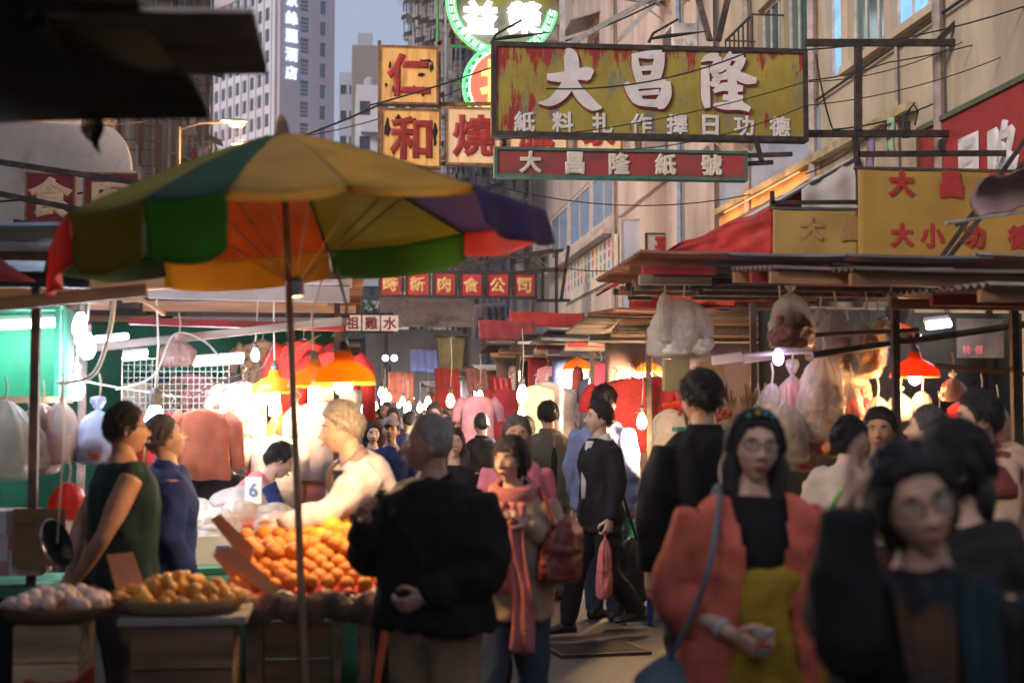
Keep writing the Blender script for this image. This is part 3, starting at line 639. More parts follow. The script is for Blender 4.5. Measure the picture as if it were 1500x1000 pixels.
l3 = lightbox('cream square lightbox sign with the red character for roast', (653, 156, 735, 241), '燒', m_light_c, burns=((689, 177, 2, 4),))
l4 = lightbox('cream square lightbox sign with a red character mostly behind the peeling sign', (744, 156, 832, 228), '臘', m_light_c)
l5 = lightbox('cream square lightbox sign at the end of the roast shop row', (842, 156, 912, 222), '家', m_light_c)
lf = thing('rusty_bracket', 'thin rusty frame linking the yellow lightboxes', 'bracket', P(556, 160, 23.25))
bars(lf, [((556, 60), (556, 250)), ((643, 60), (643, 250)), ((644, 153), (1010, 150)), ((646, 240), (910, 238)), ((648, 60), (642, 66))], .03, m_rustf, Y=23.25)

# neon pawn sign: a bat shape above a coin
ns = Board('neon_sign', 'green neon pawn shop sign with white neon characters over an orange coin', 655, -85, 818, 160, 25.5)
cx, cz = ns.X(736), ns.Z(-1); r1 = 81 * ns.kx
m_ng = glow('neon_green', (.03, .8, .12), 1.5); m_ngw = glow('neon_pale_green', (.35, 1.0, .55), 1.9); m_nw = glow('neon_white', (.72, .72, 1.0), 2.2); m_no = glow('neon_orange', (1.0, .07, .01), .62); m_ny = glow('neon_yellow', (1.0, .55, .08), 1.5)
def disc(c, r, y0, y1, n=40): return MB().poly([(c[0] + r * math.cos(6.2832 * k / n), c[1] + r * math.sin(6.2832 * k / n)) for k in range(n)], y0, y1)
ob('upper_disc', disc((cx, cz), r1 * 1.02, .1, .25), mat('bat_panel', (.20, .17, .10), .6, var=.25, scale=2, col2=(.24, .20, .03), mask_scale=1.2, mask_pos=.55), ns.o)
def ring(c, r, tr, y, m, name='neon_tube', a0=0, a1=360):
    n = 48; pts = [(c[0] + r * math.cos(R(a0 + (a1 - a0) * k / n)), y, c[1] + r * math.sin(R(a0 + (a1 - a0) * k / n))) for k in range(n + 1)]
    return ob(name, MB().tube(pts, tr, 6), m, ns.o, smooth=True)
ring((cx, cz), r1, .028, .06, m_ng, a0=-195, a1=-10); ring((cx, cz), r1 * .86, .018, .06, m_ng, a0=-195, a1=-10)
mean = MB().tube([(-.06, 0, -.05), (.045, 0, -.05), (.045, 0, 0), (-.045, 0, 0), (-.045, 0, .05), (.06, 0, .05)], .014, 5).mesh('neon_meander'); mean.materials.append(m_ngw)
for k in range(20):
    a = R(-188 + k * 9.3)
    inst('neon_meander', mean, ns.o, (cx + r1 * .93 * math.cos(a), .055, cz + r1 * .93 * math.sin(a)), (0, -a + R(90), 0))
c2 = (ns.X(741), ns.Z(124)); r2 = 62 * ns.kx
ob('coin_disc', disc(c2, r2 * .86, .03, .22), m_no, ns.o)
ob('coin_rim', disc(c2, r2 * 1.03, .1, .21), mat('coin_rim', (.05, .22, .08), .6), ns.o)
ring(c2, r2, .028, .02, m_ng); ring(c2, r2 * .87, .016, .02, m_ngw)
for k in range(26):
    a = R(k * 360 / 26); inst('neon_meander', mean, ns.o, (c2[0] + r2 * .93 * math.cos(a), .02, c2[1] + r2 * .93 * math.sin(a)), (0, -a + R(90), 0), sc=(.8, .8, .8))
letter('押', ns.o, c2[0], c2[1], r2 * 1.25, m_ny, y=0, weight=.02, name='neon_letter')
for ch, px in (('益', 703), ('榮', 768)): letter(ch, ns.o, ns.X(px), ns.Z(24), 50 * ns.kz, m_nw, y=.0, weight=.05, name='neon_letter')
for ch, px in (('益', 703), ('榮', 768)): pass
for k, (pa, pb) in enumerate((((660, 62), (760, 62)), ((668, 118), (700, 118)), ((642, -30), (642, 160)))):
    ob('support_bar', MB().tube([(ns.X(pa[0]), .3, ns.Z(pa[1])), (ns.X(pb[0]), .3, ns.Z(pb[1]))], .03, 5), mat('green_support', (.06, .3, .1), .6), ns.o)
for i, (px, py, col, e) in enumerate(((735, 20, (.35, 1, .5), 2.5),)):     # light thrown by the neon
    ld = bpy.data.lights.new('neon_glow', 'POINT'); ld.energy = e; ld.color = col; ld.shadow_soft_size = .4
    lo = bpy.data.objects.new('neon_glow', ld); C.objects.link(lo); lo.parent = ns.o; lo.location = (ns.X(px), -.25, ns.Z(py))

# red meat company row: six panels in a frame
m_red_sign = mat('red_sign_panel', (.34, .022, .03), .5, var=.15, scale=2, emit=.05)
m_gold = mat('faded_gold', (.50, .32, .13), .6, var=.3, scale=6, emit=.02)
s6 = Board('row_sign', 'row of six red panels with faded gold characters in a black frame', 554, 396, 787, 434, 36)
for i, ch in enumerate('時新肉食公司'):
    a = 557 + i * 39.2; x0, x1 = s6.X(a), s6.X(a + 30)
    ob('panel', MB().box(x0, x1, 0, .12, .05, s6.h - .05), m_red_sign, s6.o)
    letter(ch, s6.o, (x0 + x1) / 2, s6.h * .48, 23 * s6.kz, m_gold, y=-.015, weight=.05)
ob('frame', MB().box(0, s6.w, -.04, .16, s6.h - .045, s6.h + .03).box(0, s6.w, -.04, .16, -.03, .045), m_steel_d, s6.o)
for i in range(6):
    for a in (554.5 + i * 39.2, 588 + i * 39.2): ob('upright', MB().box(s6.X(a), s6.X(a) + .05, -.035, .15, .047, s6.h - .047), m_steel_d, s6.o)
fr6 = thing('sign_bracket', 'black steel bracket tying the red meat company row to the pale building', 'bracket', P(790, 400, 36))
bars(fr6, [((660, 392), (810, 366)), ((760, 378), (825, 366)), ((786, 396), (830, 396)), ((786, 440), (835, 440)), ((815, 366), (815, 460)), ((822, 440), (833, 360)), ((795, 398), (795, 440)), ((640, 398), (700, 375))], .04, m_steel_d, Y=36.1)
# chicken sign
s7 = Board('row_sign', 'white panels with red characters naming chicken above the end of the street', 486, 459, 576, 486, 50)
m_lit_w = mat('lit_white_panel', (.70, .52, .42), .5, var=.08, emit=.28)
for i, ch in enumerate('黃祖雞水'):
    a = 488 + i * 27.5 - 12; ob('panel', MB().box(s7.X(max(487, a)), s7.X(a + 25), 0, .1, .05, s7.h - .05), m_lit_w, s7.o)
    if i: letter(ch, s7.o, s7.X(a + 12.5), s7.h * .5, 19 * s7.kz, m_red_l, y=-.02, weight=.03)
ob('frame', MB().box(0, s7.w, -.03, .14, s7.h - .05, s7.h + .04).box(0, s7.w, -.03, .14, -.04, .05), m_steel_d, s7.o)
# left: red meat signs
for i, (ch, a, b, lab) in enumerate((('食', 36, 110, 'dark red sign panel with a cream character for food under the plaster gable'), ('肉', 121, 202, 'dark red sign panel with a cream character for meat, partly behind the umbrella'))):
    s = Board('shop_sign', lab, a, 252, b, 328, 21); s.face(mat('deep_red_panel', (.22, .014, .018), .5, var=.15, scale=2), .12, m_rustf, .03)
    letter(ch, s.o, s.w * .5, s.h * .52, s.h * .8, mat('cream_gold', (.76, .54, .30), .55, var=.12), y=-.012, weight=.055)
fl = thing('sign_rail', 'rusty pipe rails crossing in front of the red food sign', 'rail', P(0, 240, 12))
for a, b in (((-30, 233), (215, 270)), ((-30, 278), (140, 312)), ((20, 325), (90, 335))): bars(fl, [(a, b)], .022, m_rust, 'pipe', Y=12)
# left red sign board low, behind the pole (410-487, 435-470)
s9 = Board('shop_sign', 'red shop sign with a cream panel behind the umbrella pole', 404, 432, 488, 474, 13.5)
s9.face(mat('bright_red_panel', (.45, .03, .03), .5, var=.15, scale=3), .1)
ob('inlay', MB().box(s9.X(410), s9.X(476), -.02, .0, s9.Z(453), s9.Z(434)), mat('cream_panel', (.62, .5, .33), .6), s9.o)
for ch, px in (('雞', 425), ('鴨', 446), ('鵝', 466)): letter(ch, s9.o, s9.X(px), s9.Z(443), 15 * s9.kz, m_red_l, y=-.03, weight=.05)

# right: yellow cloth banners and the red wall sign
m_ban = mat('yellow_banner', (.38, .225, .05), .75, var=.12, scale=1.6, bump=.15, bscale=5, translucent=.25)
m_ban2 = mat('faded_yellow_banner', (.42, .27, .08), .75, var=.1, scale=1.6, bump=.15, bscale=5, translucent=.3)
m_ban_r = mat('banner_red', (.30, .02, .02), .7, var=.1); m_ban_f = mat('banner_faint', (.30, .16, .05), .7, var=.1)
def banner(label, rect, Y, m, texts):
    s = Board('banner', label, *rect, Y, 'banner')
    ob('cloth', MB().slab(lambda u_, v: (s.w * u_, .009 * math.sin(u_ * 9 + v * 2.5) * (.3 + v) + .007 * math.sin(u_ * 4 - v * 5), s.h * (1 - v)), 28, 12, (0, .006, 0)), m, s.o, smooth=True)
    ob('top_rail', MB().tube([(-.03, .01, s.h), (s.w + .03, .01, s.h)], .018, 6), m_rust, s.o)
    for chs, pxs, py, h, mm in texts:
        for ch, px in zip(chs, pxs): letter(ch, s.o, s.X(px), s.Z(py), h * s.kz, mm, y=-.018, weight=.05).scale.y = .02
    return s
banner('large yellow cloth banner with red characters over the bag stall', (1258, 246, 1530, 384), 12.2, m_ban, (('大昌隆', (1320, 1393, 1468), 268, 40, m_ban_r), ('大小功德', (1320, 1364, 1424, 1492), 344, 36, m_ban_r)))
banner('smaller faded yellow banner with ghostly characters beside the large one', (1133, 305, 1257, 378), 12.4, m_ban2, (('大昌', (1188, 1246), 334, 36, m_ban_f),))
bn = thing('banner_rail', 'black rail and hanger above the faded yellow banner', 'rail', P(1133, 297, 12.4)); bars(bn, [((1130, 297), (1258, 296)), ((1131, 280), (1131, 308)), ((1257, 262), (1257, 300))], .018, m_steel_d, Y=12.42)
ws = thing('wall_sign', 'red wall sign with tall white characters along the beige wall', 'sign', (XR - .09, 15.35, 3.2), R(-90))
ob('panel', MB().box(0, 4.2, 0, .085, 0, 1.66), mat('wall_sign_red', (.30, .025, .025), .55, var=.15, scale=2, col2=(.18, .02, .02), mask_scale=2, mask_pos=.62), ws)
ob('frame', MB().box(-.04, 4.24, -.03, .08, 1.662, 1.72).box(-.04, 0, -.03, .08, 0, 1.66), mat('wall_sign_trim', (.10, .12, .07), .6), ws)
for i, ch in enumerate('大昌隆紙號'): letter(ch, ws, .5 + i * .78, .85, 1.05, m_sign_w, y=-.012, weight=.05, wx=.62)
sm = Board('poster', 'pale blue and yellow poster board beside the menu boards', 910, 320, 944, 455, 30.5, 'poster')
sm.face(mat('pale_poster', (.55, .58, .66), .6, var=.15, scale=1.2, col2=(.66, .58, .34), mask_scale=1.1, mask_pos=.6), .08, m_frame_w, .03)
sr = Board('shop_sign', 'white board with one dark red character above the corrugated roof', 946, 341, 1004, 400, 28); sr.face(m_white_p, .08, m_rust, .03)
letter('聚', sr.o, sr.X(977), sr.Z(364), 36 * sr.kz, m_red_l, y=-.02, weight=.05)

# street lamps
m_sod = glow('sodium_lamp', (1.0, .36, .07), 7.0)
sl = thing('street_lamp', 'sodium street lamp lit orange in front of the hotel tower', 'lamp', (P(262, 180, 30).x, 30, 0))
lp = P(346, 181, 30); lx = lp.x - sl.location.x
ob('pole', MB().tube([(0, 0, 0), (0, 0, lp.z - .1)], [.09, .05], 10), m_steel_d, sl)
ob('arm', MB().tube([(0, 0, lp.z - .15), (lx * .4, 0, lp.z), (lx - .12, 0, lp.z + .03)], .03, 8), m_steel_d, sl)
ob('housing', MB().lathe([(.02, -.33), (.09, -.2), (.12, 0), (.1, .22), (.03, .3)], 14, Matrix.Translation((lx - .06, 0, lp.z + .05)) @ Matrix.Rotation(R(90), 4, 'Y') @ Matrix.Diagonal((.5, 1, 1, 1))), m_steel, sl, smooth=True)
ob('lens', MB().ball((lx + .02, 0, lp.z - .01), .13, 14, 8, (1.25, 1, .55)), m_sod, sl, smooth=True)
ld = bpy.data.lights.new('lamp_light', 'POINT'); ld.energy = 700; ld.color = (1, .5, .2); ld.shadow_soft_size = .12
lo = bpy.data.objects.new('lamp_light', ld); C.objects.link(lo); lo.parent = sl; lo.location = (lx + .02, -.05, lp.z - .45)
tl = thing('street_lamp', 'twin globe street lamp with violet white light before the dark end building', 'lamp', (P(571, 540, 58).x, 58, 0))
zt = P(571, 525, 58).z; ob('pole', MB().tube([(0, 0, 0), (0, 0, zt - .3)], [.08, .05], 8), m_steel_d, tl)
ob('arm', MB().tube([(-.18, 0, zt - .05), (0, 0, zt - .3), (.18, 0, zt - .05)], .025, 6), m_steel_d, tl)
for s_ in (-.18, .18): ob('globe', MB().ball((s_, 0, zt + .02), .13, 12, 8), glow('violet_globe', (.72, .55, 1.0), 6.0), tl, smooth=True)
# ------------------------------------------------------------------ lamps
m_bulb = glow('warm_bulb', (1.0, .72, .42), 14.0); m_cfl = glow('cfl_tube', (1.0, .86, .68), 14.0); m_bulb_c = glow('cool_bulb', (.72, .72, 1.0), 12.0); m_tube = glow('fluorescent_tube', (.86, .95, 1.0), 9.0); m_tube_v = glow('violet_tube', (.70, .52, 1.0), 9.0)
m_shade_o = mat('orange_shade', (.85, .16, .03), .4, var=.1, translucent=.55)
m_shade_y = mat('yellow_shade', (.85, .38, .03), .4, var=.1, translucent=.6)
m_brass = mat('lamp_holder', (.10, .08, .07), .5)
m_cord = mat('pale_cord', (.45, .40, .30), .6)
def light(parent, loc, e, col, r=.07):
    ld = bpy.data.lights.new('lamp_light', 'POINT'); ld.energy = e; ld.color = col; ld.shadow_soft_size = r
    lo = bpy.data.objects.new('lamp_light', ld); C.objects.link(lo); lo.parent = parent; lo.location = loc; return lo
WARM = (1, .62, .30); COOL = (.78, .84, 1.0)
def bulb_mesh(s=1.0):
    return MB().lathe([(.004, -.075), (.022, -.068), (.033, -.045), (.034, -.02), (.024, .012), (.015, .03), (.014, .035)], 14)
def shade_lamp(label, px, py, Y, s=1.0, e=55, m=None, col=WARM, group=None, cord=.6, bulb='cfl'):
    """py is the rim of the shade"""
    p = P(px, py, Y); t = thing('pendant_lamp', label, 'lamp', p, random.uniform(0, 6), group)
    ob('lamp_shade', MB().lathe([(.17 * s, 0), (.165 * s, .03 * s), (.15 * s, .065 * s), (.10 * s, .10 * s), (.05 * s, .125 * s), (.04 * s, .17 * s), (.03 * s, .175 * s), (.035 * s, .12 * s), (.09 * s, .095 * s), (.143 * s, .06 * s), (.16 * s, .028 * s), (.166 * s, -.002)], 24, caps=False), m or m_shade_o, t, smooth=True)
    ob('socket', MB().lathe([(.025 * s, .0), (.028 * s, .05 * s), (.03 * s, .2 * s), (.012 * s, .23 * s)], 10), m_brass, t)
    ob('cord', MB().tube([(0, 0, .2 * s), (.02, 0, .2 * s + cord * .5), (-.03, .02, .2 * s + cord)], .006, 5), m_cord, t)
    if bulb == 'cfl':
        b = MB()
        for k in range(4): a = k * 1.571; b.tube([(.026 * s * math.cos(a), .026 * s * math.sin(a), .0), (.026 * s * math.cos(a), .026 * s * math.sin(a), -.17 * s)], .014 * s, 6)
        b.lathe([(.03 * s, -.175 * s), (.042 * s, -.165 * s), (.03 * s, -.155 * s)], 10)
        ob('bulb', b, m_cfl, t, smooth=True); light(t, (0, -.12 * s, -.12 * s), e, col)
    else:
        ob('bulb', MB().lathe([(.004, -.05), (.03, -.035), (.042, 0), (.03, .03), (.018, .05)], 12), m_bulb, t, smooth=True); light(t, (0, -.07, -.1), e, col)
    return t
def bare_bulb(label, px, py, Y, s=1.0, e=25, col=WARM, m=None, group=None, cord=.5):
    p = P(px, py, Y); t = thing('light_bulb', label, 'light bulb', p, 0, group)
    me = bulb_mesh().mesh('bulb', True); me.materials.append(m or m_bulb); o = inst('bulb', me, t, (0, 0, 0), sc=(s, s, s))
    ob('socket', MB().lathe([(.016 * s, .034 * s), (.018 * s, .07 * s), (.008 * s, .085 * s)], 8), m_brass, t)
    ob('cord', MB().tube([(0, 0, .08 * s), (.015, 0, .08 * s + cord * .5), (0, .01, .08 * s + cord)], .005, 4), m_cord, t)
    if e: light(t, (0, -.05 * s, -.11 * s), e, col, .05)
    return t
def tube_lamp(label, a, b, e, m=None, col=COOL, r=.016, hous=True):
    a, b = Vector(a), Vector(b); t = thing('tube_lamp', label, 'lamp', (a + b) / 2); h = (b - a) / 2
    ob('tube', MB().tube([-h, h], r, 10), m or m_tube, t, smooth=True)
    if hous: ob('housing', MB().tube([-h * 1.04 + Vector((0, .03, .035)), h * 1.04 + Vector((0, .03, .035))], .025, 4), m_white_p, t)
    for s_ in (-.55, .55): light(t, h * s_ + Vector((0, -.06, -.06)), e / 2, col, .1)
    return t

# ------------------------------------------------------------------ stall pieces
m_wood = mat('old_wood', (.23, .125, .065), .75, var=.3, scale=5, bump=.25, bscale=25, stretch=(.4, 3, 3))
m_wood_l = mat('crate_wood', (.52, .35, .20), .75, var=.25, scale=5, bump=.25, bscale=25, stretch=(.4, 3, 3))
m_green_p = mat('green_paint', (.03, .22, .12), .55, var=.2, scale=3)
m_green_c = mat('green_canvas', (.05, .33, .20), .8, var=.15, scale=3, translucent=.3)
m_red_c = mat('red_canvas', (.42, .03, .025), .75, var=.2, scale=2, translucent=.25, bump=.1, bscale=6)
m_dkred_c = mat('dark_red_canvas', (.20, .02, .022), .8, var=.15, scale=2)
m_blue_c = mat('blue_canvas', (.10, .14, .34), .75, var=.15, scale=2, translucent=.25)
m_brown_c = mat('brown_canvas', (.16, .10, .10), .8, var=.2, scale=3)
m_olive_c = mat('olive_canvas', (.22, .20, .10), .85, var=.2, scale=3)
m_white_c = mat('white_canvas', (.60, .56, .54), .8, var=.1, scale=2, translucent=.25)
m_styro = mat('styrofoam', (.78, .76, .74), .8, var=.05, bump=.1, bscale=90)
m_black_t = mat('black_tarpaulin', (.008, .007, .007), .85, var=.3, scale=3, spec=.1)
m_grey_plank = mat('weathered_plank', (.33, .29, .25), .8, var=.2, scale=5, stretch=(.4, 3, 3))
m_tin_b = mat('blue_grey_sheet', (.20, .24, .30), .4, metal=.5, var=.2, scale=3, col2=(.15, .10, .08), mask_scale=2, mask_pos=.66); m_tin_r = mat('rust_sheet', (.24, .10, .06), .6, metal=.2, var=.3, scale=3)
def corr(X0, X1, Y0, Y1, z0, z1, amp=.012, pitch=.085, along='x', th=.004):
    """corrugated sheet; ribs run along x or y"""
    if along == 'x': n = max(8, int((Y1 - Y0) / pitch * 4)); f = lambda u_, v: (X0 + (X1 - X0) * u_, Y0 + (Y1 - Y0) * v, z0 + (z1 - z0) * v + amp * math.sin(v * (Y1 - Y0) / pitch * 6.283) - .03 * u_ * (1 - u_)); return MB().slab(f, 3, n, (0, 0, th))
    n = max(8, int((X1 - X0) / pitch * 4)); f = lambda u_, v: (X0 + (X1 - X0) * u_, Y0 + (Y1 - Y0) * v, z0 + (z1 - z0) * v + amp * math.sin(u_ * (X1 - X0) / pitch * 6.283)); return MB().slab(f, n, 3, (0, 0, th))
def stall(label, X0, X1, Y0, Y1, zr, roofs=(), posts=True, table=None, tm=None, skirt=None, back=None, group=None, beam=m_rust, rz=0):
    cx_, cy_ = (X0 + X1) / 2, (Y0 + Y1) / 2
    t = thing('market_stall', label, 'market stall', (cx_, cy_, 0), 0, group)
    x0, x1, y0, y1 = X0 - cx_, X1 - cx_, Y0 - cy_, Y1 - cy_
    if posts:
        for x, y in ((x0 + .03, y0 + .05), (x1 - .03, y0 + .05), (x0 + .03, y1 - .05), (x1 - .03, y1 - .05)): ob('post', MB().box(x - .02, x + .02, y - .02, y + .02, 0, zr - .04), beam, t)
        for y in (y0 + .05, y1 - .05): ob('beam', MB().box(x0 - .05, x1 + .05, y - .018, y + .018, zr - .085, zr - .042), beam, t)
        for x in (x0 + .03, x1 - .03): ob('beam', MB().box(x - .016, x + .016, y0 + .07, y1 - .07, zr - .08, zr - .045), beam, t)
    rr = random.Random(int(X0 * 31 + Y0 * 7))
    for (a, b, c, d, z0, z1, m, al) in roofs:      # every roof is a patchwork of overlapping sheets
        k = max(1, round((b - a) / .75)); step = (b - a) / k
        for i in range(k):
            dz = rr.uniform(-.03, .035) + .012 * i; dy = rr.uniform(-.14, .1); tw = rr.uniform(-.03, .03)
            mm = m if rr.random() < .5 or m in (m_white_c,) else rr.choice((m_tin, m_tin_d, m_tin_b, m_tin_r, m_wood))
            ob('roof_sheet', corr(a - cx_ + step * i - .04, a - cx_ + step * (i + 1) + .05, c - cy_ + dy, d - cy_ + dy * .6, z0 + dz, z1 + dz + tw, amp=.016, along=al), mm, t)
        for i in range(4): yy = c - cy_ + (d - c) * (i + .6) / 4; ob('rafter', MB().box(a - cx_ + .05 * i, b - cx_ - .04 * i, yy, yy + .035, min(z0, z1) - .13, min(z0, z1) - .075), rr.choice((m_wood, m_rust, m_steel_d, m_grey_plank)), t)
        if c < Y0 + .3: ob('roof_edge_batten', MB().box(a - cx_, b - cx_, c - cy_ + .12, c - cy_ + .15, z0 - .10, z0 - .055), rr.choice((m_wood, m_rust, m_red_p)), t)
    if table:
        a, b, c, d, z = table; a -= cx_; b -= cx_; c -= cy_; d -= cy_
        n = max(2, int((d - c) / .16))
        for i in range(n): ob('table_plank', MB().box(a, b, c + (d - c) * i / n + .004, c + (d - c) * (i + 1) / n - .004, z - .03, z - .002 * (i % 2)), tm or m_wood, t)
        for x in (a + .05, b - .05):
            for y in (c + .05, d - .05): ob('table_leg', MB().box(x - .022, x + .022, y - .022, y + .022, 0, z - .032), tm or m_wood, t)
        if skirt: ob('skirt', MB().slab(lambda u_, v: (a + (b - a) * u_, c - .012 - .012 * math.sin(u_ * 40) * v, z - .035 - (z - .25) * v), 40, 4, (0, -.004, 0)), skirt, t, smooth=True)
    if back: ob('back_cloth', MB().slab(lambda u_, v: (x0 + (x1 - x0) * u_, y1 - .09 + .02 * math.sin(u_ * 23) * v, zr - .12 - (zr - .9) * v), 30, 6, (0, .004, 0)), back, t, smooth=True)
    return t

# ------------------------------------------------------------------ things that hang: garments, bags
def garment(label, px, py, Y, w_, h_, m, kind='shirt', group=None, rz=0.0, seed=0, trim=None):
    p = P(px, py, Y); t = thing('garment', label, 'clothes', p, rz, group); rng = random.Random(seed + int(px)); ph = rng.uniform(0, 6)
    mb = MB(); rs = []; n = 28
    prof = [(.0, .30), (.03, .62), (.07, .92), (.16, 1.0), (.4, .93), (.7, .95), (1.0, 1.02)] if kind != 'trousers' else [(0, .6), (.08, .72), (.35, .78), (.42, .8)]
    for v, k in prof:
        rx = w_ / 2 * k; ry = .035 + .03 * v
        rs.append([(rx * math.cos(a) * (1 + .0 * v), (ry + .014 * v * math.sin(7 * a + ph)) * math.sin(a), -h_ * v + .006 * math.sin(5 * a)) for a in [6.2832 * j / n for j in range(n)]])
    mb.rings(rs[::-1])
    if kind == 'shirt' or kind == 'jacket':
        for s_ in (-1, 1):
            sl_ = h_ * (.42 if kind == 'shirt' else .78)
            mb.tube([(s_ * w_ * .42, 0, -h_ * .05), (s_ * w_ * .6, -.01, -h_ * .22), (s_ * (w_ * .66), -.015, -h_ * .05 - sl_)], [w_ * .12, w_ * .14, w_ * .12], 12, .55, up=(0, 1, 0))
    if kind == 'trousers':
        for s_ in (-1, 1): mb.tube([(s_ * w_ * .2, 0, -h_ * .36), (s_ * w_ * .24, 0, -h_ * .7), (s_ * w_ * .26, .01, -h_)], [w_ * .2, w_ * .17, w_ * .15], 12, .5, up=(0, 1, 0))
    ob('cloth', mb, m, t, smooth=True)
    ob('hanger', MB().tube([(-w_ * .3, 0, -.03), (0, 0, .02), (0, 0, .07), (.025, 0, .1), (.0, 0, .13), (-.02, 0, .11)], .005, 5).tube([(0, 0, .02), (w_ * .3, 0, -.03)], .005, 5), m_steel, t)
    if trim:
        ob('front_panel', MB().slab(lambda u_, v: (-w_ * .22 + w_ * .44 * u_, -.082 - .012 * math.sin(u_ * 3.1), -h_ * (.28 + .5 * v)), 8, 6, (0, .03, 0)), trim, t, smooth=True)
    return t
m_plast = mat('clear_plastic', (.52, .49, .41), .16, var=.08, scale=5, translucent=.3, alpha=.5, bump=1.0, bscale=30, spec=.9)
m_plast_w = mat('white_plastic', (.52, .50, .46), .22, var=.1, scale=5, translucent=.35, alpha=.62, bump=1.0, bscale=30, spec=.8)
m_plast_b = mat('bluish_plastic', (.38, .44, .58), .35, var=.08, translucent=.4, alpha=.85, bump=.5, bscale=22)
m_plast_p = mat('pinkish_plastic', (.48, .32, .29), .35, var=.08, translucent=.4, alpha=.88, bump=.5, bscale=22)
m_plast_r = mat('red_plastic', (.50, .025, .02), .35, var=.1, translucent=.35, alpha=.95, bump=.4, bscale=22)
def sack(w_, h_, seed, dpt=.6, neck=.78, n=44, wr=.06):
    prof = [(.05, 0), (.62, .012), (.92, .05), (1.0, .16), (.98, .34), (.88, .50), (.64, .65), (.3, .755), (.12, .79), (.09, .81), (.18, .85), (.30, .92), (.26, .985), (.03, 1.0)]
    if neck < .7: prof = [(.05, 0), (.66, .015), (.95, .06), (1.0, .22), (.95, .5), (.80, .74), (.55, .88), (.25, .97), (.03, 1.0)]
    zs = [prof[0]]
    for (k0, z0), (k1, z1) in zip(prof, prof[1:]):
        m = max(1, int((z1 - z0) / .035))
        for i in range(1, m + 1): t_ = i / m; zs.append((k0 + (k1 - k0) * t_, z0 + (z1 - z0) * t_))
    rs = []; rq = random.Random(seed); lx, ly = rq.uniform(-.12, .12), rq.uniform(-.08, .08); sw = rq.uniform(-.5, .5)
    for k, z in zs:
        r_ = []
        for j in range(n):
            a = 6.2832 * j / n; ca, sa = math.cos(a), math.sin(a)
            e1 = noise.noise(Vector((ca * 1.3 + seed, sa * 1.3, z * 2.6 + seed))); e2 = abs(noise.noise(Vector((ca * 3.2 - seed, sa * 3.2 + 2 * z, z * 6)))); e3 = abs(noise.noise(Vector((ca * 6 + seed, sa * 6 - seed, z * 9 + a * .5))))
            pl = math.sin(11 * a + seed + sw * z * 6) * max(0, z - .35) * .16
            q = 1 + wr * (3.4 * e1 - 3.0 * e2 - 1.6 * e3) + pl + wr
            sqx = math.copysign(abs(ca) ** .8, ca)
            r_.append((w_ / 2 * k * sqx * q + lx * w_ * (1 - z), w_ / 2 * dpt * k * sa * q + ly * w_ * (1 - z), h_ * z - h_ + .03 * h_ * math.sin(2 * a + seed) * (1 - z) * min(1, z * 8 + .2)))
        rs.append(r_)
    return MB().rings(rs)
def bag(label, px, pytop, Y, w_, h_, m, seed=1, content=None, cfill=.45, group=None, hang=.12, neck=.78, rz=None):
    p = P(px, pytop, Y); t = thing('plastic_bag', label, 'plastic bag', p, random.Random(seed).uniform(-.4, .4) if rz is None else rz, group)
    ob('film', sack(w_, h_, seed, neck=neck), m, t, smooth=True)
    if content:
        cm = sack(w_ * .86, h_ * cfill, seed + 5, neck=.5, wr=.12); o = ob('contents', cm, content, t, smooth=True, loc=(0, 0, -h_ * (1 - cfill) + .012 - .0))
        o.location.z = -h_ + h_ * cfill + .015
    if hang: ob('tie', MB().tube([(0, 0, -.03), (.01, 0, hang * .5), (0, 0, hang)], .005, 5), m_cord, t)
    return t

# ------------------------------------------------------------------ black canopy at the upper left, and the tin strip on it
cn = thing('stall_canopy', 'black tarpaulin canopy jutting in over the fruit trays, unlit', 'canopy', (-2.2, 4.1, 0))
def edge(v): return .02 * math.sin(v * 11)
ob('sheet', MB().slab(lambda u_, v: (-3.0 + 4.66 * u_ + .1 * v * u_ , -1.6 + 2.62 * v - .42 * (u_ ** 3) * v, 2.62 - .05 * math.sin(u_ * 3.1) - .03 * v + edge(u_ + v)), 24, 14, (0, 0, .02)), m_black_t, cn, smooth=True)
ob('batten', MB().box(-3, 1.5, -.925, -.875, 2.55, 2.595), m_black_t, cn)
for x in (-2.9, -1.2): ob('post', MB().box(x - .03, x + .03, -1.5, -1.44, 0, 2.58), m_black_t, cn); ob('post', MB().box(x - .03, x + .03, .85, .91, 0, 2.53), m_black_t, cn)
tin = thing('tin_strip', 'rusty corrugated tin strip poking out past the black canopy', 'roof sheet', (-.55, 3.8, 2.60))
ob('sheet', corr(-.22, .33, -.3, .36, .0, .02, amp=.014, pitch=.075), mat('rusty_strip', (.34, .25, .18), .5, metal=.3, var=.3, scale=4), tin); ob('edge_batten', MB().box(-.2, -.17, -.28, .34, -.05, -.012), m_black_t, tin)
for px, py, l, lab in ((128, 162, .09, 'ragged brown scrap dangling under the black canopy'), (142, 165, .12, 'ragged black scrap dangling under the black canopy')):
    p = P(px, py, 4.85); o = ob('torn_scrap', MB().slab(lambda u_, v: (.035 * (u_ - .5) * (1 - .3 * v) + .008 * math.sin(v * 7), .01 * math.sin(u_ * 5 + v * 6), -l * v - .02 * u_), 4, 6, (0, .004, 0)), m_wood if px == 128 else m_black_t, loc=p); tag(o, lab, 'scrap')

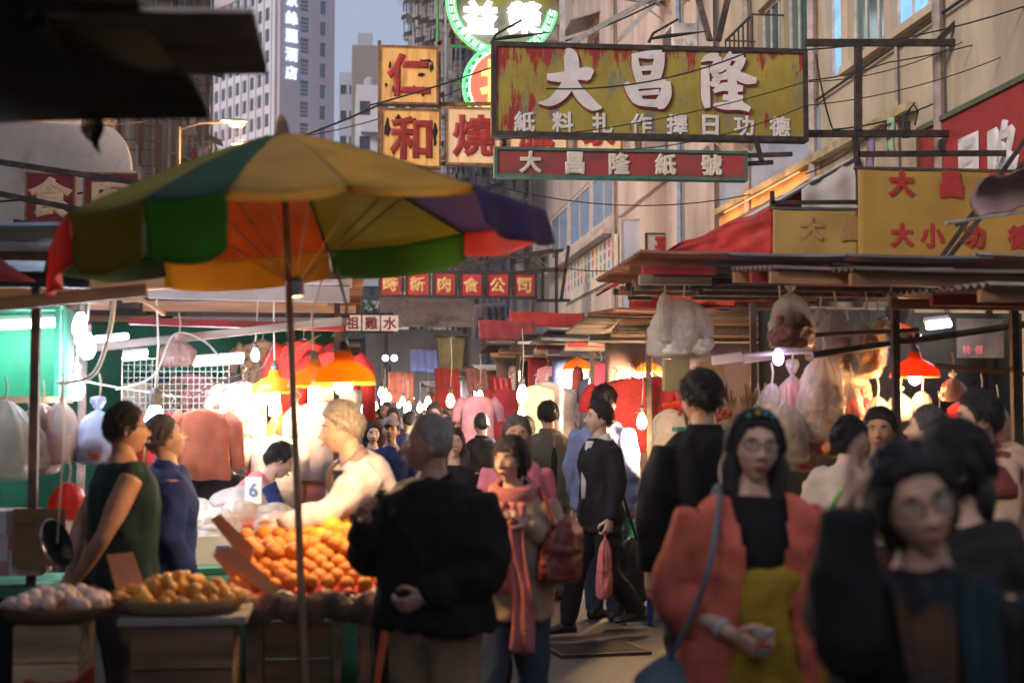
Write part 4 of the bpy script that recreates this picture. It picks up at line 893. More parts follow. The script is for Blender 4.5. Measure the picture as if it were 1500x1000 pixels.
# ------------------------------------------------------------------ the big umbrella
uy = 5.75; ub = P(447, 1000, uy); utop = P(414, 196, uy)
foot = utop + (ub - utop) * (utop.z / (utop.z - ub.z)); foot.z = 0
um = thing('market_umbrella', 'large patchwork market umbrella in green, yellow, purple and red', 'umbrella', (foot.x, uy, 0))
top = Vector((utop.x - foot.x, 0, utop.z))
tilt = Matrix.Rotation(R(-5), 4, 'Y') @ Matrix.Rotation(R(.8), 4, 'X')
RU = 1.065; DROP = .37
seams = [-49, 6, 42, 82, 125, 165, 227, 245, 261, 283, 311]
pc = {'purple': (.085, .05, .19), 'red': (.66, .07, .04), 'olive': (.26, .22, .02), 'dgreen': (.025, .10, .04), 'yellow': (.62, .37, .04), 'green': (.08, .27, .02), 'orange': (.80, .26, .04), 'lgreen': (.38, .36, .03)}
pm = {k: mat('umbrella_' + k, c, .75, var=.1, scale=4, translucent=.5, bump=.08, bscale=60) for k, c in pc.items()}
vlen = [.155, .12, .15, .15, .10, .20, .215, .215, .035, .03]
pm['fade'] = mat('umbrella_fade', pc['yellow'], .75, var=.2, scale=2, translucent=.4, col2=(.40, .2, .03), mask_scale=2, mask_pos=.55, hard=.2)
panels = [('purple', 'purple'), ('purple', 'red'), ('lgreen', 'green'), ('orange', 'yellow'), ('dgreen', 'dgreen'), ('red', 'red'), ('olive', 'olive'), ('dgreen', 'green'), ('fade', 'yellow'), ('yellow', 'yellow')]
def upt(a, s):      # a degrees, s 0 top .. 1 rim, relative to the crown
    sc = .98 + .02 * math.cos(R(a * 3)); r = RU * s * sc
    z = -DROP * (s ** 1.22)
    return Vector((r * math.cos(R(a)), r * math.sin(R(a)), z))
for i, (c1, c2_) in enumerate(panels):
    a0, a1 = seams[i], seams[i + 1]
    def fn(u_, v, a0=a0, a1=a1):
        a = a0 + (a1 - a0) * u_; q = upt(a, .03 + .97 * v); sagk = 4 * u_ * (1 - u_); chord = math.cos(R((a1 - a0) / 2)); flat = 1 - (1 - chord) * sagk * .8
        q = Vector((q.x * flat, q.y * flat, q.z - .02 * sagk * v)); q.z += .006 * wob((q.x, q.y, v), 9, i); return tuple(top + tilt @ q)
    p_ = ob('panel', MB().slab(fn, 12, 14, (0, 0, -.003)), pm[c1], um, smooth=True)
    def vn(u_, v, a0=a0, a1=a1, i=i):
        a = a0 + (a1 - a0) * u_; q = upt(a, 1.0); sagk = 4 * u_ * (1 - u_); chord = math.cos(R((a1 - a0) / 2)); flat = 1 - (1 - chord) * sagk * .8
        sc = .9 + .1 * abs(math.sin(u_ * math.pi)) ** .5
        q = Vector((q.x * flat * (1 + .01 * v), q.y * flat * (1 + .01 * v), q.z - .02 * sagk - vlen[i] * v * sc)); q.x += .02 * v * math.sin(a * .23 + i); q.y += .02 * v * math.cos(a * .19 + i)
        return tuple(top + tilt @ q)
    ob('valance', MB().slab(vn, 14, 6, (.002 * math.cos(R((a0 + a1) / 2)), .002 * math.sin(R((a0 + a1) / 2)), 0)), pm[c2_], um, smooth=True)
for a in seams[:-1]:
    pts = [top + tilt @ (upt(a, s_) + Vector((0, 0, -.014))) for s_ in (.02, .2, .4, .6, .8, 1.0)]
    rb = ob('rib', MB().tube(pts, .006, 5), m_steel_d, um)
    ob('strut', MB().tube([top + tilt @ Vector((0, 0, -.62)), top + tilt @ (upt(a, .55) + Vector((0, 0, -.016)))], .0028, 5), m_wood_l, um)
ob('hub', MB().lathe([(.035, -.66), (.04, -.6), (.03, -.58)], 10, Matrix.Translation(top) @ tilt), m_steel, um)
ob('finial', MB().lathe([(.02, -.02), (.03, .0), (.022, .05), (.008, .075)], 10, Matrix.Translation(top) @ tilt), m_wood, um)
ob('pole', MB().tube([(0, 0, 0), top * .5, top + Vector((0, 0, -.01))], [.017, .015, .013], 10), mat('tan_pole', (.42, .30, .18), .5, var=.2, scale=8), um, smooth=True)
ob('base', MB().lathe([(.25, 0), (.25, .05), (.22, .08), (.04, .09), (.035, .25)], 20), m_dark_conc, um)

# ------------------------------------------------------------------ fruit stalls, left foreground
def fruit_mesh(r, seed, nm, sq=.92):
    rs = []; n, m_ = 14, 9
    for i in range(m_ + 1):
        th = math.pi * i / m_; rr = math.sin(th) * r; z = -math.cos(th) * r * sq + (.1 * r if i == m_ else 0) * -1
        rs.append([(max(rr, .0006) * math.cos(6.2832 * k / n) * (1 + .02 * math.sin(k + seed)), max(rr, .0006) * math.sin(6.2832 * k / n), z) for k in range(n)])
    return MB().rings(rs).mesh(nm, True)
m_orange = mat('orange_peel', (.84, .28, .03), .42, var=.12, scale=9, bump=.35, bscale=240)
m_mand = mat('mandarin_peel', (.72, .33, .045), .42, var=.18, scale=9, bump=.3, bscale=220)
m_mango = mat('pomelo_peel', (.80, .42, .035), .45, var=.12, scale=6, bump=.2, bscale=160)
m_garlic = mat('pale_bulb_skin', (.66, .50, .42), .6, var=.2, scale=12, col2=(.35, .42, .16), mask_scale=7, mask_pos=.66)
m_stalk = mat('fruit_stalk', (.10, .13, .04), .8)
OR = fruit_mesh(.037, 1, 'orange'); OR.materials.append(m_orange)
MD = fruit_mesh(.029, 2, 'mandarin', .8); MD.materials.append(m_mand)
PM = fruit_mesh(.055, 3, 'pomelo', 1.15); PM.materials.append(m_mango)
GA = fruit_mesh(.028, 4, 'garlic_bulb', .95); GA.materials.append(m_garlic)
def fruit(name, me, p, label, cat, group, rng):
    o = bpy.data.objects.new(name, me); C.objects.link(o); o.location = p; o.rotation_euler = (rng.uniform(0, 6), rng.uniform(0, 6), rng.uniform(0, 6)); q = rng.uniform(.86, 1.12); o.scale = (q * rng.uniform(.94, 1.05), q, q * rng.uniform(.92, 1.06)); return tag(o, label, cat, group)
# orange stall
fx0, fx1 = P(362, 880, 5.95).x, P(543, 880, 5.95).x
ost = thing('fruit_stall', 'wooden fruit stall with a sloping bed of oranges beside the umbrella pole', 'market stall', ((fx0 + fx1) / 2, 6.3, 0))
hw = (fx1 - fx0) / 2
for x in (-hw + .02, hw - .02):
    for y in (-.33, .5): ob('leg', MB().box(x - .02, x + .02, y - .02, y + .02, 0, .80), m_wood, ost)
for i in range(6): ob('bed_plank', MB().box(-hw, hw, -.07, .07, -.012, .012), m_wood, ost, loc=(0, -.30 + i * .16, .865 + i * .045), rot=(R(15.5), 0, 0))
for i in range(4): ob('front_plank', MB().box(-hw + .07, hw - .16, -.29, -.27 + .004 * (i % 2), .16 + i * .155, .305 + i * .155), m_wood, ost)
ob('side_frame', MB().box(-hw + .03, -hw + .06, -.31, -.27, .1, .8).box(hw - .15, hw - .12, -.31, -.27, .1, .8).box(-hw, hw, -.33, -.26, .795, .85), m_wood, ost)
ob('plastic_wrap', MB().slab(lambda u_, v: (-hw - .02 + (2 * hw + .04) * u_, -.40 - .03 * math.sin(v * 3.1) - .012 * math.sin(u_ * 31 + v * 4), .90 - .12 * v - .012 * math.sin(u_ * 17)), 46, 8, (0, -.003, 0)), mat('brown_plastic_wrap', (.20, .13, .10), .3, var=.3, scale=6, bump=.6, bscale=30, alpha=.9), ost, smooth=True)
m_tissue = mat('pink_wrap', (.72, .10, .07), .4, var=.2, scale=6, translucent=.3, bump=.4, bscale=30)
ob('pink_liner', MB().slab(lambda u_, v: (-hw - .03 + (2 * hw + .12) * u_, -.40 + .12 * v, .885 + .045 * v + .014 * math.sin(u_ * 37 + 2 * v) + (.02 if u_ > .9 else 0)), 60, 4, (0, 0, .004)), m_tissue, ost, smooth=True)
ob('hanging_wrap', MB().slab(lambda u_, v: (hw + .03 + .06 * u_ + .015 * math.sin(v * 6), -.36 + .3 * u_, .93 - .5 * v * (1 - .5 * u_) + .01 * math.sin(u_ * 20)), 10, 10, (.003, 0, 0)), mat('orange_wrap', (.62, .14, .06), .4, var=.25, scale=5, translucent=.3), ost, smooth=True)
rng = random.Random(11); cx0 = (fx0 + fx1) / 2
lab = 'round orange heaped on the sloping bed of the fruit stall'
cnt = 0
for r in range(9):
    y = 5.97 + r * .068; z = .885 + (y - 5.95) * .28 + .037
    nn = 9 if r % 2 == 0 else 8
    for c in range(nn):
        x = cx0 + (c - (nn - 1) / 2) * .0745 + rng.uniform(-.006, .006)
        fruit('orange', OR, (x, y + rng.uniform(-.006, .006), z + rng.uniform(-.004, .01)), lab, 'orange', 'oranges on the fruit stall', rng)
        if r in (3, 4, 5) and rng.random() < .6: fruit('orange', OR, (x + .035, y + .03, z + .055), lab, 'orange', 'oranges on the fruit stall', rng)
for i, (px, py, Y) in enumerate(((402, 808, 6.45), (385, 800, 6.55), (430, 795, 6.52), (452, 782, 6.58), (470, 790, 6.5), (484, 772, 6.6), (505, 780, 6.55), (463, 765, 6.68), (495, 760, 6.7), (517, 792, 6.5), (440, 770, 6.65), (420, 782, 6.62))):
    fruit('pomelo', PM, P(px, py, Y), 'big yellow pomelo on top of the heap of oranges', 'pomelo', 'pomelos on the fruit stall', rng)
# mandarin tray on a crate
def tray(label, px, py, Y, r, m):
    p = P(px, py, Y); t = thing('round_tray', label, 'tray', p)
    ob('pan', MB().lathe([(.01, 0), (r * .9, 0), (r, .035), (r + .012, .04), (r + .005, .03), (r * .9, -.012), (.01, -.012)], 30), m, t, smooth=True); return p
def crate(label, px0, px1, pyt, Y, dp, hgt, m, n=4, lid=None):
    a, b = P(px0, pyt, Y), P(px1, pyt, Y); t = thing('wooden_crate', label, 'crate', ((a.x + b.x) / 2, Y + dp / 2, max(0, a.z - hgt))); w_ = (b.x - a.x) / 2; d_ = dp / 2; h_ = min(hgt, a.z)
    for i in range(n):
        z0, z1 = h_ * i / n + .004, h_ * (i + 1) / n - .004
        for y in (-d_, d_ - .016): ob('slat', MB().box(-w_, w_, y, y + .016, z0, z1), m, t)
        for x in (-w_, w_ - .016): ob('slat', MB().box(x, x + .016, -d_ + .017, d_ - .017, z0, z1), m, t)
    for x in (-w_ + .03, w_ - .03):
        for y in (-d_ + .03, d_ - .03): ob('corner_post', MB().box(x - .013, x + .013, y - .013, y + .013, 0, h_ - .002), m, t)
    if lid: ob('top_board', MB().cbox(-w_ - .05, w_ + .05, -d_ - .03, d_ + .02, h_, h_ + .03, .006), lid, t)
    return t, a.z
p = tray('round bamboo tray of mandarins on a brown crate', 263, 884, 5.72, .26, m_wood_l)
crate('brown slatted crate under the mandarin tray', 192, 342, 916, 5.5, .42, .9, m_wood, 5, m_grey_plank)
for i in range(64):
    a = rng.uniform(0, 6.283); q = math.sqrt(rng.random()) * .235; h_ = (1 - (q / .25) ** 2) * .075
    fruit('mandarin', MD, (p.x + q * math.cos(a), p.y + q * math.sin(a), p.z + .03 + h_ * (i / 64) ** .4), 'small mandarin piled on the round bamboo tray', 'mandarin', 'mandarins on the tray', rng)
for i in range(22):
    a = 6.2832 * i / 22; fruit('mandarin', MD, (p.x + .225 * math.cos(a), p.y + .225 * math.sin(a), p.z + .032), 'small mandarin piled on the round bamboo tray', 'mandarin', 'mandarins on the tray', rng)
p = tray('round tray of pale garlic bulbs beside the mandarins', 84, 898, 5.55, .205, m_wood)
crate('cream wooden crate under the garlic tray', 20, 116, 915, 5.4, .34, .42, m_wood_l, 3); crate('red plastic fish box on the ground under the cream crate', 30, 112, 1000, 5.3, .4, .3, mat('red_crate', (.42, .02, .02), .5, var=.1), 2)
tb_ = thing('low_table', 'low wooden stand carrying the cream crate', 'table', (P(68, 985, 5.42).x, 5.57, 0)); zt_ = P(68, 915, 5.4).z - .42
ob('top', MB().box(-.16, .2, -.2, .2, zt_ - .03, zt_ - .001), m_wood_l, tb_)
for x in (-.13, .17):
    for y in (-.17, .17): ob('leg', MB().box(x - .02, x + .02, y - .02, y + .02, 0, zt_ - .031), m_wood_l, tb_)
for i in range(58):
    a = rng.uniform(0, 6.283); q = math.sqrt(rng.random()) * .18; h_ = (1 - (q / .2) ** 2) * .06
    fruit('garlic_bulb', GA, (p.x + q * math.cos(a), p.y + q * math.sin(a), p.z + .03 + h_ * (i / 58) ** .4), 'pale garlic bulb heaped on the round tray', 'garlic', 'garlic bulbs on the tray', rng)
# price cards
m_card = mat('salmon_card', (.74, .33, .16), .7, var=.08, scale=4); m_ink = mat('card_ink', (.5, .05, .04), .7)
def card(label, pts, Y, Y2, th=.008):
    q = [P(x, y, Y + (Y2 - Y) * k) for (x, y), k in zip(pts, (1, 1, 0, 0))]; c = sum(q, Vector()) / 4
    n_ = (q[1] - q[0]).cross(q[3] - q[0]).normalized() * th
    o = ob('price_card', MB().add([tuple(v - c) for v in q] + [tuple(v - c + n_) for v in q], [(0, 1, 2, 3), (7, 6, 5, 4), (0, 4, 5, 1), (1, 5, 6, 2), (2, 6, 7, 3), (3, 7, 4, 0)]), m_card, loc=c); return tag(o, label, 'price card')
card('plain salmon price card standing in the mandarin tray', ((156, 812), (194, 808), (216, 868), (176, 885)), 5.78, 5.85)
card('broad salmon price paddle leaning left out of the oranges', ((313, 806), (340, 800), (412, 862), (392, 872)), 5.8, 5.9)
card('narrower salmon price paddle crossing behind the broad one', ((308, 760), (322, 752), (372, 800), (366, 832)), 6.0, 6.1)
card('pointed salmon price paddle lowest at the stall corner', ((310, 812), (324, 806), (375, 868), (362, 875)), 5.92, 6.0)
ob_ = ob('card_holder', MB().cbox(-.06, .06, -.03, .03, 0, .045, .008), mat('maroon_holder', (.2, .02, .02), .5), loc=P(192, 893, 5.58)); tag(ob_, 'maroon holder at the foot of the standing price card', 'holder')
# produce table behind with styrofoam box, bags and greens
pt = stall('green produce table with foam box and clear bags behind the oranges', -1.0, .02, 7.45, 8.7, 2.45, posts=False, table=(-.98, .1, 7.5, 8.4, .84), tm=m_green_p, skirt=m_green_p)
fb = thing('foam_box', 'white foam box with a blue stripe on the produce table', 'box', (P(322, 805, 7.65).x, 7.8, .84))
ob('body', MB().add([], []).box(-.17, .17, -.13, -.11, 0, .15).box(-.17, .17, .11, .13, 0, .15).box(-.17, -.15, -.11, .11, 0, .15).box(.15, .17, -.11, .11, 0, .15).box(-.15, .15, -.11, .11, 0, .02), m_styro, fb); ob('stripe', MB().box(-.02, .05, -.134, -.131, .07, .1), mat('blue_print', (.06, .1, .4), .5), fb)
bag('clear bag of white noodles in the foam box', 322, 742, 7.78, .28, .2, m_plast, 4, mat('noodle_white', (.7, .62, .52), .6, var=.1), .5, hang=0, neck=.5)
bag('clear bag of red sweets beside the foam box', 352, 730, 8.0, .24, .2, m_plast, 6, mat('sweet_red', (.6, .08, .06), .5, var=.3, scale=30), .5, hang=0, neck=.5)
bag('clear bag of amber jelly behind the foam box', 290, 728, 8.1, .26, .22, m_plast, 7, mat('amber_stuff', (.7, .3, .08), .4, var=.2), .6, hang=0, neck=.5)
bag('puffed clear bag behind the foam box', 350, 712, 8.2, .34, .18, m_plast_w, 8, hang=0, neck=.5)
bag('clear bag of pink buns at the oranges end', 405, 735, 8.0, .26, .17, m_plast, 9, mat('bun_pink', (.75, .48, .42), .6, var=.15), .6, hang=0, neck=.5)
m_veg = mat('leaf_green', (.10, .33, .05), .5, var=.3, scale=8, translucent=.3)
for k, (px, py, Y) in enumerate(((402, 735, 8.2), (430, 745, 8.1), (378, 725, 8.3), (455, 740, 8.2))):
    p = P(px, py, Y); t = thing('leafy_green', 'bunch of leafy greens at the back of the produce table', 'vegetable', (p.x, p.y, .84), 0, 'bunches of greens')
    for j in range(7):
        a = rng.uniform(0, 6.28); ln = rng.uniform(.13, .2)
        ob('leaf', MB().slab(lambda u_, v: ((u_ - .5) * .09 * math.sin(math.pi * min(1, v + .12)), v * ln, .06 * math.sin(v * 2.2) + .02 * abs(u_ - .5)), 4, 6, (0, 0, .003)), m_veg, t, smooth=True, rot=(R(rng.uniform(15, 60)), 0, a))
    ob('stem', MB().tube([(0, 0, 0), (.01, 0, .06), (0, 0, .12)], [.025, .02, .01], 8), m_veg, t)
pc_ = thing('price_card', 'white price card marked 6 among the greens', 'price card', P(371, 725, 8.05)); ob('card', MB().box(-.045, .045, 0, .006, -.045, .1), m_white_p, pc_); ob('stick', MB().box(-.006, .006, .0065, .012, -.22, .05), m_wood_l, pc_); letter('6', pc_, 0, .03, .08, tx[1], y=-.002)
# scale pan glinting by the man in the vest
sc_ = thing('scale_pan', 'shiny round steel scale pan tilted beside the cardboard box', 'scale', P(84, 795, 6.3)); ob('dish', MB().lathe([(.005, -.03), (.06, -.024), (.105, -.006), (.11, 0), (.104, 0), (.06, -.018), (.005, -.024)], 26, Matrix.Rotation(R(68), 4, 'Y') @ Matrix.Rotation(R(20), 4, 'X')), mat('polished_steel', (.75, .75, .78), .15, metal=1, var=.05), sc_, smooth=True)
ob('chain', MB().tube([(0, 0, 0), (.02, 0, .5), (0, .02, 1.0)], .004, 5), m_steel, sc_)
bx = thing('cardboard_box', 'brown cardboard box on the dark left stall', 'box', P(66, 826, 7.0)); ob('carton', MB().box(-.13, .11, -.1, .12, 0, .2), mat('cardboard', (.30, .16, .07), .85, var=.12), bx); ob('flap', MB().box(-.13, .11, -.105, -.1, .2, .27), MATS['cardboard'], bx)
ls = stall('dark left stall with boxes under the green lit cabinet', -3.2, -1.42, 6.95, 8.3, 2.35, table=(-3.1, -1.36, 6.85, 7.6, .82), tm=m_green_p, skirt=m_black_t, roofs=((-3.4, -1.2, 6.7, 8.5, 2.44, 2.36, m_tin_d, 'x'),))
for k, (px, py, w_, col) in enumerate(((12, 800, .3, (.45, .12, .08)), (26, 822, .26, (.55, .3, .22)), (10, 765, .28, (.3, .22, .16)))):
    b_ = thing('goods_box', ('box of red packets', 'pink carton', 'tan carton')[k] + ' stacked at the left end of the dark stall', 'box', P(px, py + 18, 7.02)); ob('carton', MB().cbox(-w_ / 2, w_ / 2, -.1, .14, 0, .12, .006), mat('carton_%d' % k, col, .7, var=.15), b_); ob('tape', MB().box(-.02, .02, -.102, -.1001, .0, .119), m_white_p, b_)
# green lit cabinet with its tube
gc = thing('display_cabinet', 'green backed cabinet lit by a fluorescent tube above hanging bags', 'cabinet', (-2.05, 8.15, P(50, 580, 8).z))
hz = P(50, 455, 8).z - gc.location.z
ob('back_board', MB().box(-.75, .5, .2, .22, 0, hz), mat('mint_board', (.03, .40, .20), .5, var=.08), gc); ob('shelf', MB().box(-.78, .53, -.2, .23, -.035, -.002), m_wood_l, gc); ob('top_board', MB().box(-.78, .53, -.2, .23, hz + .002, hz + .03), m_green_p, gc); ob('side_board', MB().box(.502, .53, -.2, .23, -.0, hz), m_green_p, gc)
tube_lamp('bright fluorescent tube inside the green cabinet', P(-30, 480, 8.05), P(86, 474, 8.05), 7)
for k, (px, py) in enumerate(((118, 470), (128, 500), (112, 560))): bare_bulb('cool white bulb beside the green cabinet', px, py, 8.0, 1.3, 5, COOL, m_bulb_c, 'cool bulbs by the cabinet')
tube_lamp('slim white tube lamp sticking out beside the cabinet', P(112, 500, 7.7), P(186, 492, 7.9), 4, hous=False)
bag('tall white carrier bag hanging at the far left', 8, 585, 7.6, .3, .42, m_plast_w, 11, neck=.5); bag('cream carrier bag bunched next to the tall white one', 40, 618, 7.7, .22, .25, m_plast_w, 12, neck=.5)
bag('tan paper bag hanging under the cabinet', 62, 590, 7.8, .26, .38, mat('tan_paper', (.45, .30, .24), .7, var=.1), 13, neck=.5); bag('pinkish bag hanging beside the tan paper bag', 88, 588, 7.75, .22, .33, m_plast_p, 14, neck=.5)
bag('small white bag tied high under the cabinet', 90, 580, 7.6, .12, .2, m_plast_w, 15); bag('bluish lit bag knotted behind the man in the vest', 145, 580, 7.75, .25, .36, m_plast_b, 16, mat('red_stuff', (.5, .04, .03), .5), .35)
bag('red carrier bag hanging low behind the man in the vest', 100, 705, 7.2, .2, .3, m_plast_r, 17, neck=.5); bag('pink frosted bag knotted high above the wire mesh', 262, 488, 8.6, .24, .2, m_plast_p, 18)

# dark red tarpaulin and beams on the left
dr = ob('tarpaulin', MB().slab(lambda u_, v: (-1.2 + 1.2 * u_ * (.55 + .45 * v), .02 * math.sin(u_ * 14), .46 * (1 - v) - .12 * (1 - v) * u_), 14, 6, (0, .006, 0)), m_dkred_c, smooth=True, loc=P(52, 412, 6.45)); tag(dr, 'dark red tarpaulin hanging at the far left edge', 'tarpaulin')
for k, (a, b, Y, r, mm, lab) in enumerate((((-20, 428), (255, 412), 7.3, .035, m_wood_l, 'long timber beam under the umbrella rim'), ((-20, 448), (215, 425), 6.9, .03, m_wood, 'dark timber beam just below the lighter one'), ((120, 345), (200, 400), 9, .03, m_grey_plank, 'grey slanted plank by the dark red tarpaulin'), ((-20, 335), (60, 345), 8, .02, m_green_p, 'green painted pipe above the red tarpaulin'))):
    p0, p1 = P(*a, Y), P(*b, Y); o = ob('timber_beam', MB().rings([[tuple(Vector((0, j * r, i * r))) for i, j in ((-1, -1), (1, -1), (1, 1), (-1, 1))], [tuple(p1 - p0 + Vector((0, j * r, i * r))) for i, j in ((-1, -1), (1, -1), (1, 1), (-1, 1))]]), mm, loc=p0); tag(o, lab, 'beam')
def wire(label, pts, r=.008, m=None):
    q = spline(pts, 6); o = ob('hanging_wire', MB().tube([v - q[0] for v in q], r, 5), m or m_cord, smooth=True, loc=q[0]); return tag(o, label, 'wire', 'loose wires over the stalls')
wire('pale wire looping from the beam by the cabinet', [P(168, 430, 7.4), P(162, 480, 7.5), P(140, 545, 7.6), P(100, 560, 7.7), P(85, 560, 7.8)], .012)
wire('pale wire arching over the pink frosted bag', [P(170, 570, 8.3), P(225, 550, 8.4), P(255, 490, 8.5), P(300, 500, 8.6), P(330, 535, 8.7)], .006, m_white_p)
wire('wire sagging in front of the wire mesh', [P(110, 555, 8.2), P(190, 570, 8.4), P(300, 580, 8.6), P(380, 540, 9.2), P(400, 505, 9.4)], .005, m_white_p)
wire('thin wire rising to the yellow pendant lamp', [P(250, 600, 9), P(320, 560, 9.2), P(400, 530, 9.4), P(470, 490, 9.5)], .005)
wire('cord looped over the beam by the lit roof board', [P(180, 440, 7.4), P(210, 440, 7.4), P(240, 460, 7.6)], .012, m_wood_l)

# ------------------------------------------------------------------ clothes stall, left middle
cs = stall('clothes stall crowded with hanging jackets and yellow pendant lamps', -2.7, .0, 9.3, 11.6, 2.52, back=m_green_c, table=(-1.6, .1, 10.2, 11.2, .8), skirt=m_red_c,
           roofs=((-1.5, .02, 9.0, 10.1, 2.60, 2.53, m_white_c, 'x'), (-2.8, -1.35, 8.9, 11.7, 2.56, 2.5, m_tin, 'x'), (-1.4, .1, 10.0, 11.9, 2.56, 2.5, m_tin, 'x')))
for k, (a, b, Y, mm, lab) in enumerate((((218, 425), (512, 432), 9.1, m_white_c, 'pale lit roof board above the clothes stall'), ((110, 512), (500, 470), 8.8, m_grey_plank, 'grey awning rail under the lit roof board'), ((190, 470), (505, 480), 9.2, m_red_p, 'red awning rail crossing behind the umbrella pole'))):
    p0, p1 = P(*a, Y), P(*b, Y); h_ = .05 if k == 0 else .022
    o = ob('awning_rail', MB().add([tuple(Vector((0, y, z))) for z in (-h_, h_) for y in (-.04, .04)] + [tuple(p1 - p0 + Vector((0, y, z))) for z in (-h_, h_) for y in (-.04, .04)], [(0, 1, 3, 2), (4, 6, 7, 5), (0, 4, 5, 1), (2, 3, 7, 6), (0, 2, 6, 4), (1, 5, 7, 3)]), mm, loc=p0); tag(o, lab, 'rail')
wm = thing('wire_mesh_panel', 'white wire mesh panel hung in the clothes stall', 'mesh panel', P(178, 618, 10.2))
ww_ = P(335, 618, 10.2).x - P(178, 618, 10.2).x; wh_ = P(178, 525, 10.2).z - P(178, 618, 10.2).z; gm = MB()
for i in range(19): gm.box(ww_ * i / 18 - .002, ww_ * i / 18 + .002, -.003, .003, 0, wh_)
for i in range(11): gm.box(0, ww_, -.008, -.0032, wh_ * i / 10 - .002, wh_ * i / 10 + .002)
ob('mesh', gm, mat('mesh_wire', (.38, .5, .42), .5), wm); ob('rim', MB().tube([(0, -.005, 0), (ww_, -.005, 0), (ww_, -.005, wh_), (0, -.005, wh_), (0, -.005, 0)], .008, 5), m_white_p, wm)
tube_lamp('violet white tube lamp over the wire mesh', P(284, 533, 9.7), P(356, 528, 9.7), 12, m_tube_v, (.85, .8, 1.0)); tube_lamp('short tube lamp left of the wire mesh', P(180, 525, 9.6), P(215, 522, 9.6), 10)
bare_bulb('large round cool bulb between the two men on the left', 227, 612, 7.9, 1.9, 14, COOL, m_bulb_c)
bare_bulb('small cool bulb at the top of the clothes stall', 374, 516, 9.6, .8, 6, COOL, m_bulb_c)
shade_lamp('yellow pendant lamp with a long bright bulb in the clothes stall', 402, 575, 9.8, .9, 22, m_shade_y, cord=.5)
shade_lamp('large yellow pendant lamp right of the umbrella pole', 503, 562, 6.25, .82, 22, m_shade_y, cord=.35, bulb='b'); shade_lamp('yellow pendant lamp tucked behind the umbrella pole', 460, 566, 7.4, .80, 12, m_shade_y, cord=.4)
gcol = {'red': (.5, .03, .03), 'stripe': (.55, .16, .08), 'dark': (.06, .055, .06), 'cream': (.66, .56, .44), 'grey': (.20, .17, .17), 'brown': (.25, .15, .09), 'orange': (.65, .28, .08), 'pink': (.62, .25, .25), 'yellow': (.68, .50, .16), 'navy': (.05, .06, .14), 'crim': (.35, .02, .03)}
gmts = {k: mat('cloth_' + k, c, .85, var=.18, scale=6, bump=.2, bscale=40) for k, c in gcol.items()}
gmts['flower'] = mat('cloth_flower', (.68, .58, .50), .85, var=.1, col2=(.5, .12, .08), mask_scale=16, mask_pos=.56)
gmts['leopard'] = mat('cloth_leopard', (.50, .32, .16), .85, var=.15, col2=(.10, .06, .04), mask_scale=26, mask_pos=.54)
gmts['spark'] = mat('cloth_spark', (.38, .025, .03), .8, var=.15, col2=(.6, .5, .45), mask_scale=30, mask_pos=.68)
GR = 'clothes hung in the left clothes stall'
for (px, py, Y, w_, h_, c, kd, tr, lab) in (
    (300, 600, 9.6, .36, .46, 'stripe', 'jacket', None, 'orange red puffer jacket'), (250, 605, 9.8, .34, .42, 'red', 'jacket', None, 'plain red jacket hung left of the orange red puffer'),
    (356, 560, 10.2, .36, .48, 'flower', 'shirt', None, 'cream blouse with red flowers'), (385, 500, 10.8, .36, .5, 'leopard', 'shirt', None, 'leopard print top hung high'),
    (402, 640, 10.0, .34, .5, 'cream', 'shirt', None, 'cream top glowing under the yellow lamp'), (405, 690, 10.1, .36, .3, 'leopard', 'skirt', None, 'leopard print skirt hung low'),
    (445, 500, 10.4, .40, .6, 'red', 'jacket', None, 'long red coat behind the umbrella pole'), (490, 515, 10.3, .40, .6, 'red', 'jacket', 'cream', 'bright red jacket with a pale front behind the large lamp'),
    (472, 588, 10.0, .38, .55, 'grey', 'jacket', None, 'grey padded jacket under the large lamp'), (436, 600, 10.2, .3, .6, 'orange', 'shirt', None, 'orange top beside the umbrella pole'),
    (340, 630, 10.3, .3, .5, 'dark', 'jacket', None, 'black shiny jacket under the flowered blouse'), (512, 570, 10.0, .18, .26, 'cream', 'skirt', None, 'small cream cloth hung beside the large lamp'), (375, 650, 10.3, .3, .45, 'crim', 'jacket', None, 'crimson jacket between the blouse and the glowing top'),
    (215, 640, 10.0, .34, .5, 'yellow', 'shirt', None, 'yellow top behind the two men'), (470, 660, 10.2, .4, .35, 'pink', 'shirt', None, 'folded pink shirt low by the pole')):
    garment(lab, px, py, Y, w_, h_, gmts[c], kd, GR, R(random.uniform(-14, 14)), 3, gmts[tr] if tr else None)
for k in range(22):
    px = 190 + k * 15; cc = random.Random(k + 3).choice(list(gmts)); garment('garment packed in the back row of the clothes stall', px, random.Random(k).choice((548, 560, 600, 640)), 10.9 + .08 * (k % 4), .3, random.Random(k * 3).uniform(.3, .5), gmts[cc], ('shirt', 'skirt', 'jacket')[k % 3], 'back row of the clothes stall', R(rng.uniform(-50, 50)), k)
for k, (px, py, c) in enumerate(((395, 770, 'red'), (425, 760, 'crim'), (455, 755, 'pink'), (470, 772, 'cream'), (440, 735, 'red'), (480, 735, 'grey'))):
    p = P(px, py, 10.3); o = ob('folded_clothes', MB().slab(lambda u_, v: (-.14 + .28 * u_, -.1 + .2 * v, .05 * math.sin(u_ * 3.1) * math.sin(v * 3.1) + .012 * math.sin(u_ * 15)), 12, 8, (0, 0, -.06)), gmts[c], smooth=True, loc=(p.x, p.y, .86 + .05 * (k % 3))); tag(o, 'folded %s clothes on the clothes stall table' % {'red': 'red', 'crim': 'crimson', 'pink': 'pink', 'cream': 'cream', 'grey': 'grey'}[c], 'clothes', 'folded clothes on the table')

